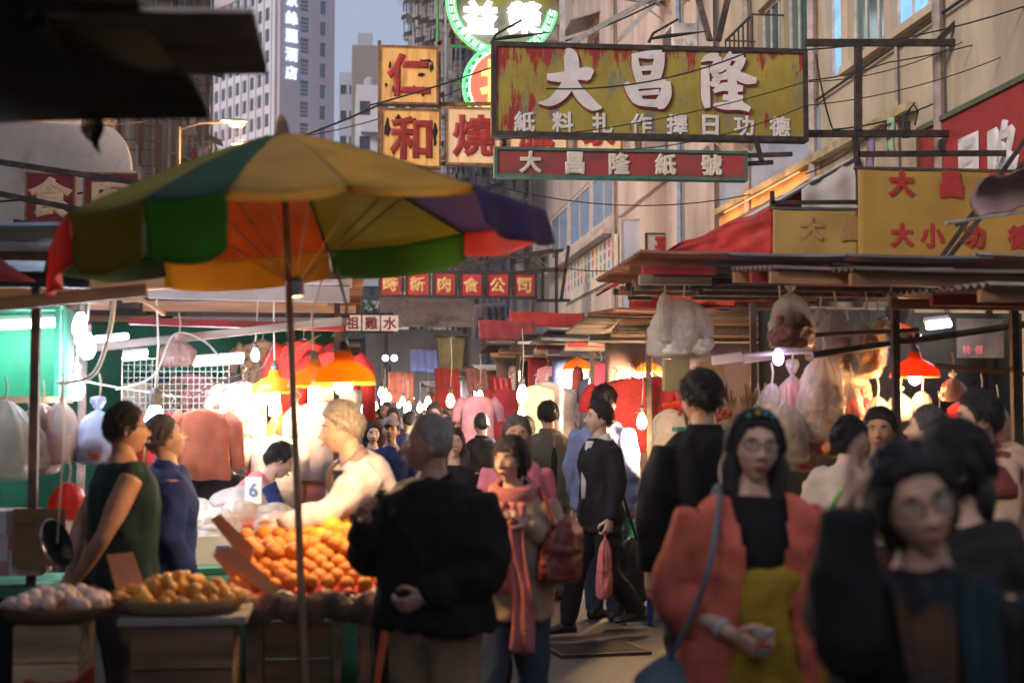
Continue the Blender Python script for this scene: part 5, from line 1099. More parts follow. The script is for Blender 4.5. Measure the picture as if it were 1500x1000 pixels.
# ------------------------------------------------------------------ right bag stall
RS = stall('snack stall hung with plastic bags under a corrugated roof', 2.2, 4.6, 8.3, 9.6, 2.47, posts=False, table=(2.3, 4.6, 7.9, 8.7, .86), tm=m_wood, skirt=m_brown_c, beam=m_steel_d,
      roofs=((1.68, 2.1, 7.7, 9.1, 2.52, 2.5, m_tin_d, 'x'), (2.1, 4.4, 7.7, 9.1, 2.525, 2.505, mat('roof_brown', (.13, .13, .15), .5, metal=.3, var=.25, scale=3), 'x')))
ob('back_cloth', MB().slab(lambda u_, v: (-.55 + 1.9 * u_, .55 + .02 * math.sin(u_ * 23), 2.35 - 1.6 * v), 24, 5, (0, .004, 0)), mat('dark_back', (.035, .04, .03), .8, var=.3, scale=3), RS, smooth=True)
for x in (-.6, 1.1): ob('post', MB().box(x - .02, x + .02, .5, .54, 0, 2.4), m_steel_d, RS)
for i in range(7): ob('rafter', MB().box(-1.65, 1.0, -1.1 + i * .2, -1.075 + i * .2, 2.41 - .01 * (i % 3), 2.45), m_wood if i % 2 else m_rust, RS)
for (X0, X1, Y0, Y1, z0, z1, mm, lab) in ((2.45, 3.75, 6.55, 7.6, 2.32, 2.42, m_tin_d, 'rusty red lit lean to roof over the bag stall'), (2.95, 4.4, 6.2, 7.5, 2.22, 2.28, m_tin, 'second lean to roof edged in green at the right'), (2.15, 3.1, 6.9, 7.7, 2.36, 2.44, m_brown_c, 'dark lean to roof joining the corrugated roof')):
    t = thing('lean_to_roof', lab, 'roof', ((X0 + X1) / 2, (Y0 + Y1) / 2, 0)); ob('roof_sheet', corr(-(X1 - X0) / 2, (X1 - X0) / 2, -(Y1 - Y0) / 2, (Y1 - Y0) / 2, z0, z1), mm, t)
    for q in (-.3, 0, .3): ob('rafter', MB().box(-(X1 - X0) / 2, (X1 - X0) / 2, q * (Y1 - Y0) * 1.4 - .02, q * (Y1 - Y0) * 1.4 + .02, z0 + (z1 - z0) * (q * 1.4 + .5) - .075, z0 + (z1 - z0) * (q * 1.4 + .5) - .018), m_wood if q else m_dkred_c, t)
    ob('post', MB().box((X1 - X0) / 2 - .05, (X1 - X0) / 2 - .01, (Y1 - Y0) / 2 - .1, (Y1 - Y0) / 2 - .06, 0, z1 - .08), m_rust, t)
pk = thing('folded_awning', 'folded purple brown awning roll in front of the yellow banner', 'awning', P(1475, 285, 9.2), R(12)); ob('roll', MB().slab(lambda u_, v: (-.18 + .5 * u_, .12 * math.sin(v * 3.1) - .05 * u_, .1 - .26 * v + .12 * u_ + .012 * math.sin(u_ * 13)), 14, 10, (0, .05, 0)), m_brown_c, pk, smooth=True); ob('rail', MB().tube([(-.5, -.0, -.22), (.5, -.02, -.05)], .012, 6), m_steel, pk)
m_meat = mat('dried_meat', (.16, .06, .05), .6, var=.4, scale=9, bump=.5, bscale=18); m_shrimp = mat('dried_shrimp', (.50, .20, .08), .6, var=.3, scale=20, bump=.6, bscale=40); m_fishm = mat('fish_maw', (.50, .34, .15), .5, var=.2, scale=12, bump=.5, bscale=20); m_redpk = mat('red_packet', (.5, .02, .02), .4, var=.15); m_dates = mat('red_dates', (.32, .03, .02), .5, var=.3, scale=25, bump=.5, bscale=30)
bag('big bulging clear bag hanging from the corrugated roof corner', 1000, 436, 8.15, .36, .36, m_plast_w, 21, mat('white_snack', (.62, .58, .5), .6, var=.1), .5, neck=.5); bag('narrow clear bag beside the big bulging bag', 973, 428, 8.1, .12, .3, m_plast, 22, neck=.5)
bag('knotted bag of dark dried meat hanging high', 1157, 406, 8.0, .30, .43, m_plast, 23, m_meat, .55)
BG = 'bags of dried goods on the bag stall rail'
for k, (px, py, Y, w_, h_, cm, lab) in enumerate(((1160, 525, 8.3, .28, .5, m_redpk, 'long bag of red packets'), (1130, 560, 8.3, .2, .42, m_fishm, 'bag of pale fish maw left of the red packets'), (1205, 520, 8.2, .3, .52, m_shrimp, 'bag of orange dried shrimp'), (1190, 560, 8.35, .2, .45, m_dates, 'bag of dark red dates'), (1245, 560, 8.4, .2, .38, m_redpk, 'slim bag with a red stripe right of the shrimp'),
      (1222, 455, 8.5, .26, .42, m_fishm, 'bag of golden fish maw under the grey rail'), (1268, 455, 8.45, .2, .42, m_fishm, 'shiny narrow bag of fish maw'), (1240, 480, 8.6, .22, .38, m_fishm, 'bag of fish maw behind the shiny narrow one'), (1150, 590, 8.1, .26, .36, m_fishm, 'lowest tan bag behind the headband woman'),
      (1318, 565, 8.5, .17, .22, None, 'empty clear bag in front of the dark screen'), (1350, 572, 8.5, .14, .2, None, 'smaller empty clear bag beside the dark screen'), (1285, 580, 8.5, .16, .22, None, 'squat clear bag behind the two dark haired men'), (1395, 545, 8.3, .17, .18, m_redpk, 'foil bag with red and yellow print'))):
    bag(lab, px, py, Y, w_, h_, m_plast, 30 + k, cm, .7, BG, neck=.5 if k % 3 else .78)
for k, (px, py, w_, h_, cm, lab) in enumerate(((1110, 590, .14, .3, m_shrimp, 'thin bag of shrimp at the left end of the rail'), (1175, 610, .18, .34, m_dates, 'sagging bag of dates under the red packets'), (1222, 600, .16, .3, m_meat, 'bag of dark meat strips under the shrimp'), (1262, 545, .14, .3, m_redpk, 'narrow bag of red packets by the slim striped one'), (1285, 470, .13, .3, m_fishm, 'thin golden bag at the end of the upper rail'), (1200, 452, .16, .34, m_shrimp, 'tall bag of shrimp beside the dark dried meat'), (1375, 600, .15, .24, m_meat, 'clear bag of dark strips by the red cloth'), (1460, 590, .2, .3, m_fishm, 'golden bag right of the pale carrier bag'))):
    bag(lab, px, py, 8.45 + .05 * k, w_, h_, m_plast, 80 + k, cm, .75, BG, neck=.5)
bag('pale lit carrier bag over the red cloth at right', 1437, 575, 8.0, .22, .3, m_plast_w, 51, mat('mauve_stuff', (.5, .3, .36), .6), .5); 
gs_ = garment('red cloth strip hanging beside the pale carrier bag', 1408, 590, 8.6, .2, .55, gmts['red'], 'skirt', None)
for (a, b, Y, r, mm, lab) in (((1185, 491), (1345, 483), 8.2, .014, m_steel_d, 'dark upper rail of the bag stall'), ((1190, 520), (1500, 475), 8.0, .02, m_steel_d, 'thick dark lower rail of the bag stall'), ((1090, 520), (1225, 513), 8.25, .012, m_grey_plank, 'grey wooden rail with the small violet light'), ((1370, 535), (1500, 548), 7.6, .014, m_wood, 'brown rail at the right of the orange lamp'), ((1010, 420), (1240, 395), 8.0, .018, m_steel_d, 'dark rail under the corrugated roof')):
    p0, p1 = P(*a, Y), P(*b, Y); tag(ob('hanging_rail', MB().tube([Vector(), p1 - p0], r, 8), mm, loc=p0), lab, 'rail')
shade_lamp('orange pendant lamp glowing over the bag stall', 1340, 552, 8.3, .88, 20, m_shade_o, (1, .5, .2), cord=.35, bulb='b')
tube_lamp('violet fluorescent lamp behind the orange pendant', P(1358, 478, 8.9), P(1392, 474, 8.9), 5, m_tube_v, (.8, .7, 1), .022); bare_bulb('small violet light under the grey rail', 1140, 518, 8.2, .9, .8, (.8, .6, 1), glow('violet_bulb', (.72, .5, 1.0), 9))
hl = thing('hanging_scale', 'steel hanging scale dish behind the dark rail', 'scale', P(1312, 490, 8.6)); ob('dish', MB().lathe([(.005, 0), (.1, .0), (.14, .05), (.145, .055), (.13, .045), (.09, -.012), (.005, -.012)], 24, Matrix.Rotation(R(25), 4, 'Y')), mat('polished_steel', (.75, .75, .78), .15, metal=1), hl, smooth=True); ob('dial', MB().lathe([(.07, -.02), (.075, 0), (.07, .03)], 18, Matrix.Translation((0, 0, .13)) @ Matrix.Rotation(R(90), 4, 'X')), m_steel, hl); ob('hook', MB().tube([(0, 0, .2), (.01, 0, .26), (0, 0, .34)], .006, 5), m_steel, hl)
sb = Board('small_board', 'grey board with small red writing behind the orange lamp', 1400, 462, 1475, 528, 9.2, 'sign'); sb.face(mat('grey_green_board', (.13, .13, .10), .7), .03); sb.text('特價', (1416, 1434), 512, 13, mat('pink_write', (.6, .2, .2), .6))
ds = ob('dark_screen', MB().slab(lambda u_, v: (.02 * math.sin(u_ * 9) + .42 * u_, .01 * math.sin(u_ * 12), -.75 * v), 10, 4, (0, .006, 0)), m_black_t, loc=P(1338, 556, 9.0), smooth=True); tag(ds, 'black cloth screen behind the orange pendant lamp', 'screen')
# dried flowers shelf (green back) between
m_dry = mat('dried_stems', (.32, .20, .09), .8, var=.35, scale=8); m_dryr = mat('dried_blooms', (.45, .08, .04), .7, var=.3)
sh_ = thing('goods_shelf', 'green shelf with dried bunches behind the man in black', 'shelf', P(1085, 625, 9.35)); ob('shelf_board', MB().box(-.45, .35, -.12, .1, -.03, 0), m_green_p, sh_); [ob('bracket', MB().box(q_, q_ + .04, -.1, .1, -.3, -.031), m_green_p, sh_) for q_ in (-.42, .28)]; ob('apron', MB().box(-.46, .36, -.125, -.1205, -.28, -.0), m_green_p, sh_)
for k in range(7):
    p = sh_.location + Vector((-.38 + k * .105, -.02, .0)); t = thing('dried_bunch', 'bunch of dried stems with red blooms on the green shelf', 'dried flowers', p, 0, 'dried bunches on the shelf'); mb = MB(); bl = MB()
    for j in range(12):
        a = rng.uniform(0, 6.28); h_ = rng.uniform(.16, .30); q = rng.uniform(.02, .07); mb.tube([(0, 0, 0), (q * .4 * math.cos(a), q * .4 * math.sin(a), h_ * .5), (q * math.cos(a), q * math.sin(a), h_)], [.004, .004, .007], 4)
        if j % 2: bl.ball((q * math.cos(a) * .8, q * math.sin(a) * .8 - .02, h_ * .35), .018, 6, 4)
    ob('stems', mb, m_dry, t); ob('blooms', bl, m_dryr, t)
for k, (px, py) in enumerate(((990, 525), (1040, 530))): o = ob('paper_pack', MB().cbox(-.09, .09, -.03, .03, -.22, 0, .01), m_fishm if k else m_olive_c, loc=P(px, py, 9.3)); tag(o, ('olive', 'straw yellow')[k] + ' paper pack hung above the dried bunches', 'packet')
for k, (px, py, l) in enumerate(((1065, 525, .2), (1115, 522, .24))): o = ob('cream_slat', MB().cbox(-l / 2, l / 2, -.01, .01, -.03, .03, .005), m_white_p, loc=P(px, py, 8.7), rot=(0, R(-8), 0)); tag(o, ('shorter', 'longer')[k] + ' cream slat hung under the corrugated roof', 'slat')
lt_ = thing('knotted_bundle', 'pale plastic bundle with an orange bow behind the man in black', 'plastic bag', P(982, 598, 10.2)); ob('film', sack(.3, .34, 77, neck=.5), m_plast_w, lt_, smooth=True); ob('bow', MB().ball((-.03, -.05, .02), .035, 8, 6, (1.3, .5, .7)).ball((.04, -.05, .03), .035, 8, 6, (1.3, .5, .8)).ball((0, -.06, .02), .018, 8, 6), m_shade_o, lt_)
o = ob('spread_goods', MB().slab(lambda u_, v: (-.2 + .9 * u_, -.2 + .4 * v, .03 * math.sin(u_ * 29) * math.sin(v * 17) + .03), 40, 14, (0, 0, -.05)), mat('shiny_packets', (.5, .25, .2), .3, var=.5, scale=14, bump=.6, bscale=30, col2=(.55, .5, .5), mask_scale=12), smooth=True, loc=P(1460, 762, 7.6)); tag(o, 'heap of shiny wrapped goods in front of the man in the tan jacket', 'goods')

# ------------------------------------------------------------------ right middle stalls (trays, red clothes)
MS = stall('fruit and dried goods stall with red clothes hung above', 2.45, 4.4, 11.3, 13.2, 2.45, table=(2.5, 4.2, 11.5, 12.6, .82), tm=m_green_p, skirt=m_olive_c, back=m_brown_c, roofs=((2.2, 4.6, 11.0, 12.4, 2.46, 2.5, m_tin_d, 'x'), (2.2, 4.6, 12.3, 13.6, 2.5, 2.44, m_tin_d, 'x')))
for k, (px, py, Y, c, lab, n_) in enumerate(((945, 752, 11.75, m_mango, 'green tray of yellow fruit', 26), (938, 728, 12.1, m_orange, 'green tray of orange fruit', 22), (940, 792, 11.45, m_garlic, 'round tray of pale shellfish', 26))):
    p = P(px, py, Y); t = thing('goods_tray', lab + ' on the dried goods stall', 'tray', p); ob('tray', MB().box(-.05, .5, -.16, .16, -.1, -.08).box(-.05, .5, -.16, -.14, -.08, .0).box(-.05, .5, .14, .16, -.08, 0).box(-.05, -.03, -.14, .14, -.08, 0).box(.48, .5, -.14, .14, -.08, 0), m_green_p if k < 2 else m_steel, t)
    for j in range(n_): o = fruit(('lemon', 'tangerine', 'shellfish')[k], OR if k == 1 else (MD if k == 0 else GA), p + Vector((rng.uniform(.0, .44), rng.uniform(-.12, .12), -.055 + .05 * rng.random())), ('yellow fruit', 'orange fruit', 'pale shell')[k] + ' in the tray on the dried goods stall', ('fruit', 'fruit', 'shellfish')[k], ('yellow fruit in tray', 'orange fruit in tray', 'shellfish in tray')[k], rng)
stl = thing('plastic_stool', 'white plastic stool standing by the tray stall', 'stool', (P(938, 915, 11.2).x, 11.05, .018)); ob('seat', MB().cbox(-.15, .15, -.15, .15, .42, .46, .02), m_white_p, stl)
for x in (-.13, .13):
    for y in (-.13, .13): ob('leg', MB().add([(x * 1.1 - .025, y * 1.1 - .02, 0), (x * 1.1 + .025, y * 1.1 - .02, 0), (x * 1.1 + .025, y * 1.1 + .02, 0), (x * 1.1 - .025, y * 1.1 + .02, 0), (x - .03, y - .02, .42), (x + .03, y - .02, .42), (x + .03, y + .02, .42), (x - .03, y + .02, .42)], [(0, 3, 2, 1), (4, 5, 6, 7), (0, 1, 5, 4), (1, 2, 6, 5), (2, 3, 7, 6), (3, 0, 4, 7)]), m_white_p, stl)
o = thing('plastic_crate', 'blue plastic crate against the tray stall', 'crate', (P(966, 870, 11.0).x, 11.0, .018)); m_bcr = mat('blue_plastic', (.03, .06, .35), .45, var=.1)
for i in range(3): ob('side', MB().box(-.12, .2, -.15, -.13, .25 + i * .13, .36 + i * .13).box(-.12, .2, .13, .15, .25 + i * .13, .36 + i * .13).box(-.12, -.1, -.13, .13, .25 + i * .13, .36 + i * .13).box(.18, .2, -.13, .13, .25 + i * .13, .36 + i * .13), m_bcr, o)
for x in (-.11, .19): ob('corner', MB().box(x - .015, x + .015, -.155, -.12, 0, .65).box(x - .015, x + .015, .12, .155, 0, .65), m_bcr, o)
for k, (px, py, Y, w_, h_, c, kd, lab) in enumerate(((925, 555, 11.9, .5, .62, 'spark', 'skirt', 'dark red sequinned dress hung over the tray stall'), (958, 552, 11.95, .4, .6, 'crim', 'shirt', 'crimson top hung beside the sequinned dress'), (900, 560, 12.1, .4, .55, 'red', 'shirt', 'red top hung left of the sequinned dress'), (978, 560, 12.3, .36, .5, 'dark', 'shirt', 'dark top hung at the end of the red clothes'), (935, 690, 12.6, .3, .3, 'brown', 'skirt', 'bundle of brown cloth behind the fruit tray'), (968, 690, 12.6, .3, .3, 'navy', 'skirt', 'bundle of navy cloth behind the fruit tray'))):
    garment(lab, px, py, Y, w_, h_, gmts[c], kd, 'clothes over the tray stall', R(rng.uniform(-10, 10)), 9)
bare_bulb('warm bare bulb hanging before the red dress', 940, 612, 11.0, 1.15, 45, WARM, cord=.35)
shade_lamp('yellow pendant lamp with a long bulb before the pale clothes', 846, 541, 16.5, 1.0, 70, m_shade_y, (1, .72, .45), cord=.35)
shade_lamp('yellow pendant lamp right of the bright lamp cluster', 951, 545, 13.0, .75, 55, m_shade_y, WARM, cord=.3)
for k, (px, py, s_) in enumerate(((905, 540, 2.0), (922, 530, 2.2), (930, 552, 1.8), (912, 562, 1.4))): bare_bulb('big warm bulb in the bright cluster over the red clothes', px, py, 13.2 + .1 * k, s_, 22, WARM, None, 'bright cluster of bulbs', .2)
tube_lamp('blue white lamp behind the bright cluster', P(985, 540, 12.8), P(1000, 538, 12.8), 5, m_bulb_c)

# ------------------------------------------------------------------ stalls farther down both sides
far_g = 'market stalls farther down the street'
cols = [m_red_c, m_blue_c, m_green_c, m_white_c, m_olive_c, m_brown_c]
spec = []
for i, y in enumerate((14.2, 17.2, 20.4, 23.8, 27.4, 31.2, 35.4, 40.0)): spec.append((2.5 + .1 * (i % 2), 4.6, y, 2.7, i))
for i, y in enumerate((13.0, 16.4, 20.0, 24.0, 28.5, 33.5, 39.0)): spec.append((-2.6, -.35 + .12 * (i % 3) + .12 * i * .5, y, 2.9, i + 20))
cn_ = {0: 'red', 1: 'blue', 2: 'green', 3: 'white', 4: 'olive', 5: 'brown'}
side_n = {True: 'right', False: 'left'}
for X0, X1, y, d, i in spec:
    zr = 2.45 + .25 * ((i * 7) % 3) / 2; bk = (i * 5 + 1) % 6; rf = (i * 3) % 6
    lab = 'far stall with %s back cloth and %s roof on the %s side' % (cn_[bk], cn_[rf] if i % 2 else 'tin', 'menu board' if X0 > 0 else 'hotel tower')
    t = stall(lab, X0, X1, y, y + d, zr, table=(X0 + .1, X1 - .1, y + .3, y + d - .8, .8), skirt=cols[(i + 2) % 6], back=cols[bk], group=far_g,
          roofs=((X0 - .25, X1 + .2, y - .25, y + d * .55, zr - .02, zr + .1, (m_tin, m_tin_d)[i % 2] if i % 2 == 0 else cols[rf], 'x'), (X0 - .2, X1 + .2, y + d * .5, y + d + .2, zr + .12, zr + .02, m_tin_d if i % 3 else m_tin, 'x')))
    sgn = 1 if X0 > 0 else -1; xe = X0 if X0 > 0 else X1
    for k in range(3):     # clothes along the street edge
        yy = y + .35 + k * .75; c = random.Random(i * 9 + k).choice(list(gmts))
        g_ = garment('clothes hung along the street edge of a far stall', 700, 600, 10, .42, .55, gmts[c], 'shirt' if k % 2 else 'skirt', 'clothes on far stalls', R(90 + rng.uniform(-40, 40)), i + k); g_.location = (xe + sgn * .18, yy, zr - .25 - .15 * (k % 2))
    for k in range(2):
        yy = y + .5 + k * 1.3; q = Vector((xe + sgn * (.12 + .5 * k), yy, zr - .42))
        b_ = bare_bulb('bulb hung along a far stall front', 700, 600, 10, 1.3, 26 if k == 0 else 0, WARM if (i + k) % 4 else COOL, None if (i + k) % 4 else m_bulb_c, 'bulbs on far stalls', .3); b_.location = q
    for k in range(5):
        o = fruit('goods_heap', PM if k % 2 else OR, Vector((xe + sgn * (.25 + .28 * rng.random()), y + .5 + .35 * k, .84)), 'heap of goods on a far stall table', 'goods', 'goods on far stalls', rng); o.scale = (2.2, 2.6, 1.6); o.rotation_euler = (0, 0, k)
# the very far glitter: rows of bulbs over the last stalls
for k in range(64):
    px = rng.uniform(515, 725); Yb = rng.uniform(28, 62); b_ = bare_bulb('tiny lit bulb over the last stalls of the street', px, rng.uniform(566, 610), Yb, 1.9, 34 if k % 5 == 0 else 0, WARM if k % 5 else COOL, None if k % 5 else m_bulb_c, 'tiny bulbs at the street end', .4)
for (px0, px1, py0, py1, Y, m_, lab) in ((600, 640, 512, 545, 33, m_blue_c, 'blue awning above the far bulbs'), (505, 555, 575, 592, 40, m_blue_c, 'low blue awning at the far left stalls'), (568, 606, 545, 590, 36, mat('rust_canvas', (.28, .08, .05), .8, var=.2), 'rust red awning folded down by the twin lamp'), (636, 672, 540, 600, 22, m_red_c, 'bright red cloth hung under the olive screen'), (682, 712, 540, 575, 20, mat('salmon_canvas', (.42, .14, .10), .8, var=.15, translucent=.2), 'salmon cloth hung right of the red one'), (715, 748, 552, 600, 17, m_red_c, 'red goods rack cloth beside the cool bulb'), (700, 780, 470, 500, 26, m_red_p, 'dark red hoarding above the tin roofs'), (745, 855, 458, 480, 27, m_red_c, 'red cloth hoarding under the menu boards')):
    a, b = P(px0, py1, Y), P(px1, py0, Y); w_, h_ = b.x - a.x, b.z - a.z
    o = ob('awning_cloth', MB().slab(lambda u_, v: (w_ * u_, -.4 * v * (1 if h_ < .7 else .1) + .012 * math.sin(u_ * 23), h_ * (1 - v) + .012 * math.sin(u_ * 6)), 20, 5, (0, .01, 0)), m_, smooth=True, loc=a); tag(o, lab, 'awning')
os_ = thing('olive_screen', 'olive canvas screen tapering downwards over the red cloth', 'screen', P(640, 545, 23)); w_ = P(682, 545, 23).x - P(640, 545, 23).x; h_ = P(640, 492, 23).z - P(640, 545, 23).z
ob('canvas', MB().slab(lambda u_, v: (w_ * (u_ * (1 - .25 * v) + .12 * v), .02 * math.sin(u_ * 9), h_ * (1 - v)), 12, 6, (0, .02, 0)), m_olive_c, os_, smooth=True); ob('rail', MB().tube([(-.05, 0, h_), (w_ + .05, 0, h_)], .02, 6), m_rust, os_)
bare_bulb('cool bulb in a pale cage hung before the red goods rack', 765, 572, 14.5, 1.7, 26, COOL, m_bulb_c, cord=.5); bare_bulb('cool bulb hung just under the caged one', 764, 602, 14.6, 1.2, 8, COOL, m_bulb_c, cord=.2)
bare_bulb('warm bulb before the bright red cloth', 660, 583, 17, 1.5, 30, WARM, cord=.6); bare_bulb('cool bulb by the salmon cloth', 703, 578, 18, 1.5, 16, COOL, m_bulb_c, cord=.4)
for k, (px, py, c, h_) in enumerate(((785, 565, 'yellow', .7), (800, 560, 'cream', .75), (815, 568, 'cream', .7), (833, 570, 'flower', .6), (700, 580, 'pink', .6), (740, 570, 'red', .6))): garment(('yellow', 'cream', 'pale cream', 'flowered', 'pink', 'red')[k] + ' dress hung beside the cool bulbs', px, py, 15.2 + .15 * k, .42, h_, gmts[c], 'skirt' if k < 3 else 'shirt', 'dresses by the cool bulbs', R(rng.uniform(-30, 30)), k)
for k, (px, c, w_) in enumerate(((704, 'dark', .42), (714, 'navy', .4), (722, 'dark', .46), (730, 'navy', .35), (710, 'grey', .4))): garment('dark trousers drying on a line under the red meat company sign', px, 446, 31 + .1 * k, w_ * 1.1, .75, gmts[c], 'trousers', 'washing under the meat company sign', 0, k)
# sloping awnings on the right wall
aw = thing('wall_awning', 'long red and grey awning sloping down from the beige wall', 'awning', (0, 0, 0)); aw.location = (5.5, 21, 0); m_red_a = mat('red_awning', (.55, .05, .035), .7, var=.2, scale=2, translucent=.65, bump=.1, bscale=6); m_gp_a = mat('grey_purple_canvas', (.30, .22, .22), .8, var=.15, translucent=.5)
for k, (y0, y1, mm) in enumerate(((17.3, 18.9, m_white_c), (18.9, 21.2, m_red_a), (21.2, 26, m_red_a))):
    for j, (xa, xb, m2) in enumerate(((6.52, 5.95, m_gp_a if k else mm), (5.95, 4.7, mm))):
        zf = lambda x: 4.95 - (6.52 - x) * .56
        ob('cloth', MB().slab(lambda u_, v: (xa + (xb - xa) * v - 5.5, y0 + (y1 - y0) * u_ - 21, zf(xa + (xb - xa) * v) + .03 * math.sin(u_ * 8) - .02 * math.sin(v * 3.1) + .004 * j), 14, 6, (0, 0, .008)), m2, aw, smooth=True)
for yy, xa, xb, mm in ((18.92, 6.52, 4.7, m_red_a), (17.28, 6.52, 5.75, m_white_c), (23.0, 6.52, 4.7, m_red_a)):
    ob('side_curtain', MB().slab(lambda u_, v: (xa + (xb - xa) * u_ - 5.5, yy - 21 + .03 * math.sin(u_ * 11 + v * 2), (4.93 - (6.52 - (xa + (xb - xa) * u_)) * .56) * (1 - v) + 3.2 * v + .02 * math.sin(u_ * 9)), 18, 8, (0, .008, 0)), mm, aw, smooth=True)
for y in (17.3, 18.9, 21.2, 23.6, 26): ob('rib', MB().tube([(1.0, y - 21, 4.93), (-.8, y - 21, 3.91)], .02, 6), m_rust, aw)
for lab, cs_, Y_ in (('crumpled red tarpaulin hung slanting beside the faded yellow banner', ((978, 366), (1131, 300), (1131, 385), (972, 385)), 13.2), ('torn red cloth showing under the corrugated roof', ((962, 405), (1080, 402), (1078, 447), (970, 444)), 10.3)):
    q4 = [P(x_, y_, Y_) for x_, y_ in cs_]; o0 = q4[3].copy()
    tag(ob('red_tarpaulin', MB().slab(lambda u_, v: tuple(q4[3].lerp(q4[2], u_).lerp(q4[0].lerp(q4[1], u_), v) - o0 + Vector((0, .05 * math.sin(u_ * 9 + v * 3) + .03 * wob((u_, v, 0), 6, 2), .02 * math.sin(u_ * 13) * v))), 30, 12, (0, .006, 0)), mat('crumpled_red', (.50, .045, .035), .6, var=.2, scale=3, translucent=.25, bump=.3, bscale=14, col2=(.6, .5, .45), mask_scale=7, mask_pos=.72, hard=.02), smooth=True, loc=o0), lab, 'tarpaulin')
ll = thing('shop_lamp', 'warm strip lamp tucked under the ledge of the beige wall', 'lamp', (6.47, 21.5, 5.13)); ob('tube', MB().tube([(0, -2, 0), (0, 2, 0)], .015, 8), glow('orange_strip', (1, .5, .18), .4), ll); [light(ll, (-.3, yy, -.12), 4, (1, .5, .2), .1) for yy in (-1.6, -.5, .6, 1.7)]
for k, (px, py, c) in enumerate(((1305, 172, (.25, .38, .25)), (1275, 205, (.2, .18, .26)))): o = ob('hung_rag', MB().slab(lambda u_, v: (.1 * (u_ - .5) + .01 * math.sin(v * 7), .02 * math.sin(u_ * 7), -.38 * v), 6, 8, (0, .006, 0)), mat('rag_%d' % k, c, .85), smooth=True, loc=P(px, py, 14.6)); tag(o, ('pale green', 'dark striped')[k] + ' rag hung on the cable by the beige wall', 'cloth')
jb = thing('junction_box', 'black junction box with a loop of cable on the beige wall', 'junction box', P(1327, 190, 14.62)); ob('case', MB().cbox(-.045, .045, -.03, .03, -.09, .09, .01), m_steel_d, jb); ob('cable_loop', MB().tube([(0, 0, .09), (.03, 0, .2), (.09, 0, .28), (.14, 0, .2), (.1, 0, .05)], .012, 6), m_cable, jb)
# ------------------------------------------------------------------ people
SK = {k: mat('skin_' + k, c, .5, var=.10, scale=14, bump=.05, bscale=120, spec=.4) for k, c in {'tan': (.56, .33, .225), 'light': (.64, .41, .31), 'brown': (.44, .23, .14)}.items()}
for m_ in SK.values():
    b_ = m_.node_tree.nodes['Principled BSDF']; b_.inputs['Subsurface Weight'].default_value = .12; b_.inputs['Subsurface Radius'].default_value = (.02, .008, .004); b_.inputs['Subsurface Scale'].default_value = .4
HA = {k: mat('hair_' + k, c, r_, var=.35, scale=30, bump=.6, bscale=50, stretch=(5, 5, .8)) for k, (c, r_) in {'black': ((.010, .008, .008), .42), 'brown': ((.045, .022, .014), .45), 'grey': ((.33, .29, .26), .6), 'dgrey': ((.10, .085, .075), .55)}.items()}
m_eye = mat('eye_white', (.62, .56, .52), .25, var=.03); m_iris = mat('eye_iris', (.012, .008, .006), .12); m_lip = mat('lips', (.36, .10, .085), .45, var=.1); m_lens = mat('spectacle_lens', (.5, .5, .5), .05, alpha=.05, spec=.5)
m_specs = mat('spectacle_frame', (.012, .011, .012), .3); m_shoe = mat('black_shoe', (.02, .018, .017), .35, var=.2); m_shoe_b = mat('brown_shoe', (.22, .12, .07), .5, var=.2); m_shoe_p = mat('pale_trainer', (.55, .42, .38), .6, var=.15)
def sm(x): x = max(0., min(1., x)); return x * x * (3 - 2 * x)
def gs(x, s_): return math.exp(-(x / s_) ** 2)

def head_surface(d, fem=False):
    """direction -> point on a head, centre at origin, face to +y, chin at -z"""
    x, y, z = d
    p = Vector((x * .076, y * (.096 if y < 0 else .092), z * .118))
    if z < 0:                                   # cheeks run in to the jaw and chin
        k = sm(-p.z / .115); wd = 1 - (.40 if fem else .30) * k ** 1.3; p.x *= wd
        if y < 0: p.y *= 1 - .42 * sm(-p.z / .09)
        else: p.y *= 1 + .10 * k
    if y > 0:
        f_ = sm(y * 1.6)
        p.y -= .006 * gs(p.x, .09) * f_ * (1 if p.z > -.02 else 0)
        zz, xx = p.z, p.x
        q = .0
        q += .024 * gs(xx, .0105 + .006 * sm((-.012 - zz) / .02)) * sm((.022 - zz) / .05) * sm((zz + .044) / .010)       # nose
        q += .005 * (gs(abs(xx) - .013, .008)) * gs(zz + .033, .009)
        q -= .011 * gs(abs(xx) - .031, .015) * gs(zz - .010, .011)                                                        # eye sockets
        q += .005 * gs(abs(xx) - .03, .022) * gs(zz - .028, .008)                                                         # brow
        q += .005 * gs(abs(xx) - .046, .016) * gs(zz + .018, .018)                                                        # cheek bone
        q += .006 * gs(xx, .020) * (gs(zz + .058, .005) + gs(zz + .068, .0055)) - .003 * gs(xx, .022) * gs(zz + .063, .002)  # lips
        q -= .004 * gs(xx, .02) * gs(zz + .080, .007)
        q += .008 * gs(xx, .02) * gs(zz + .100, .012)                                                                     # chin
        p.y += q * f_
    return p
def head_grid(nu=84, nv=56):
    g = []
    for j in range(nv + 1):
        th = math.pi * j / nv; row = []
        for i in range(nu):
            a = 6.283185 * i / nu; a = a - .42 * math.sin(a - math.pi / 2) * 0 - .38 * math.cos(a) * -1 * 0
            t = i / nu * 2 - 1; ang = math.pi * (t * (.45 + .55 * t * t))       # finer in front (ang 0 = face)
            row.append(Vector((math.sin(th) * math.sin(ang), math.sin(th) * math.cos(ang), math.cos(th))))
        g.append(row)
    return g
HG = head_grid(); HGL = head_grid(40, 28)
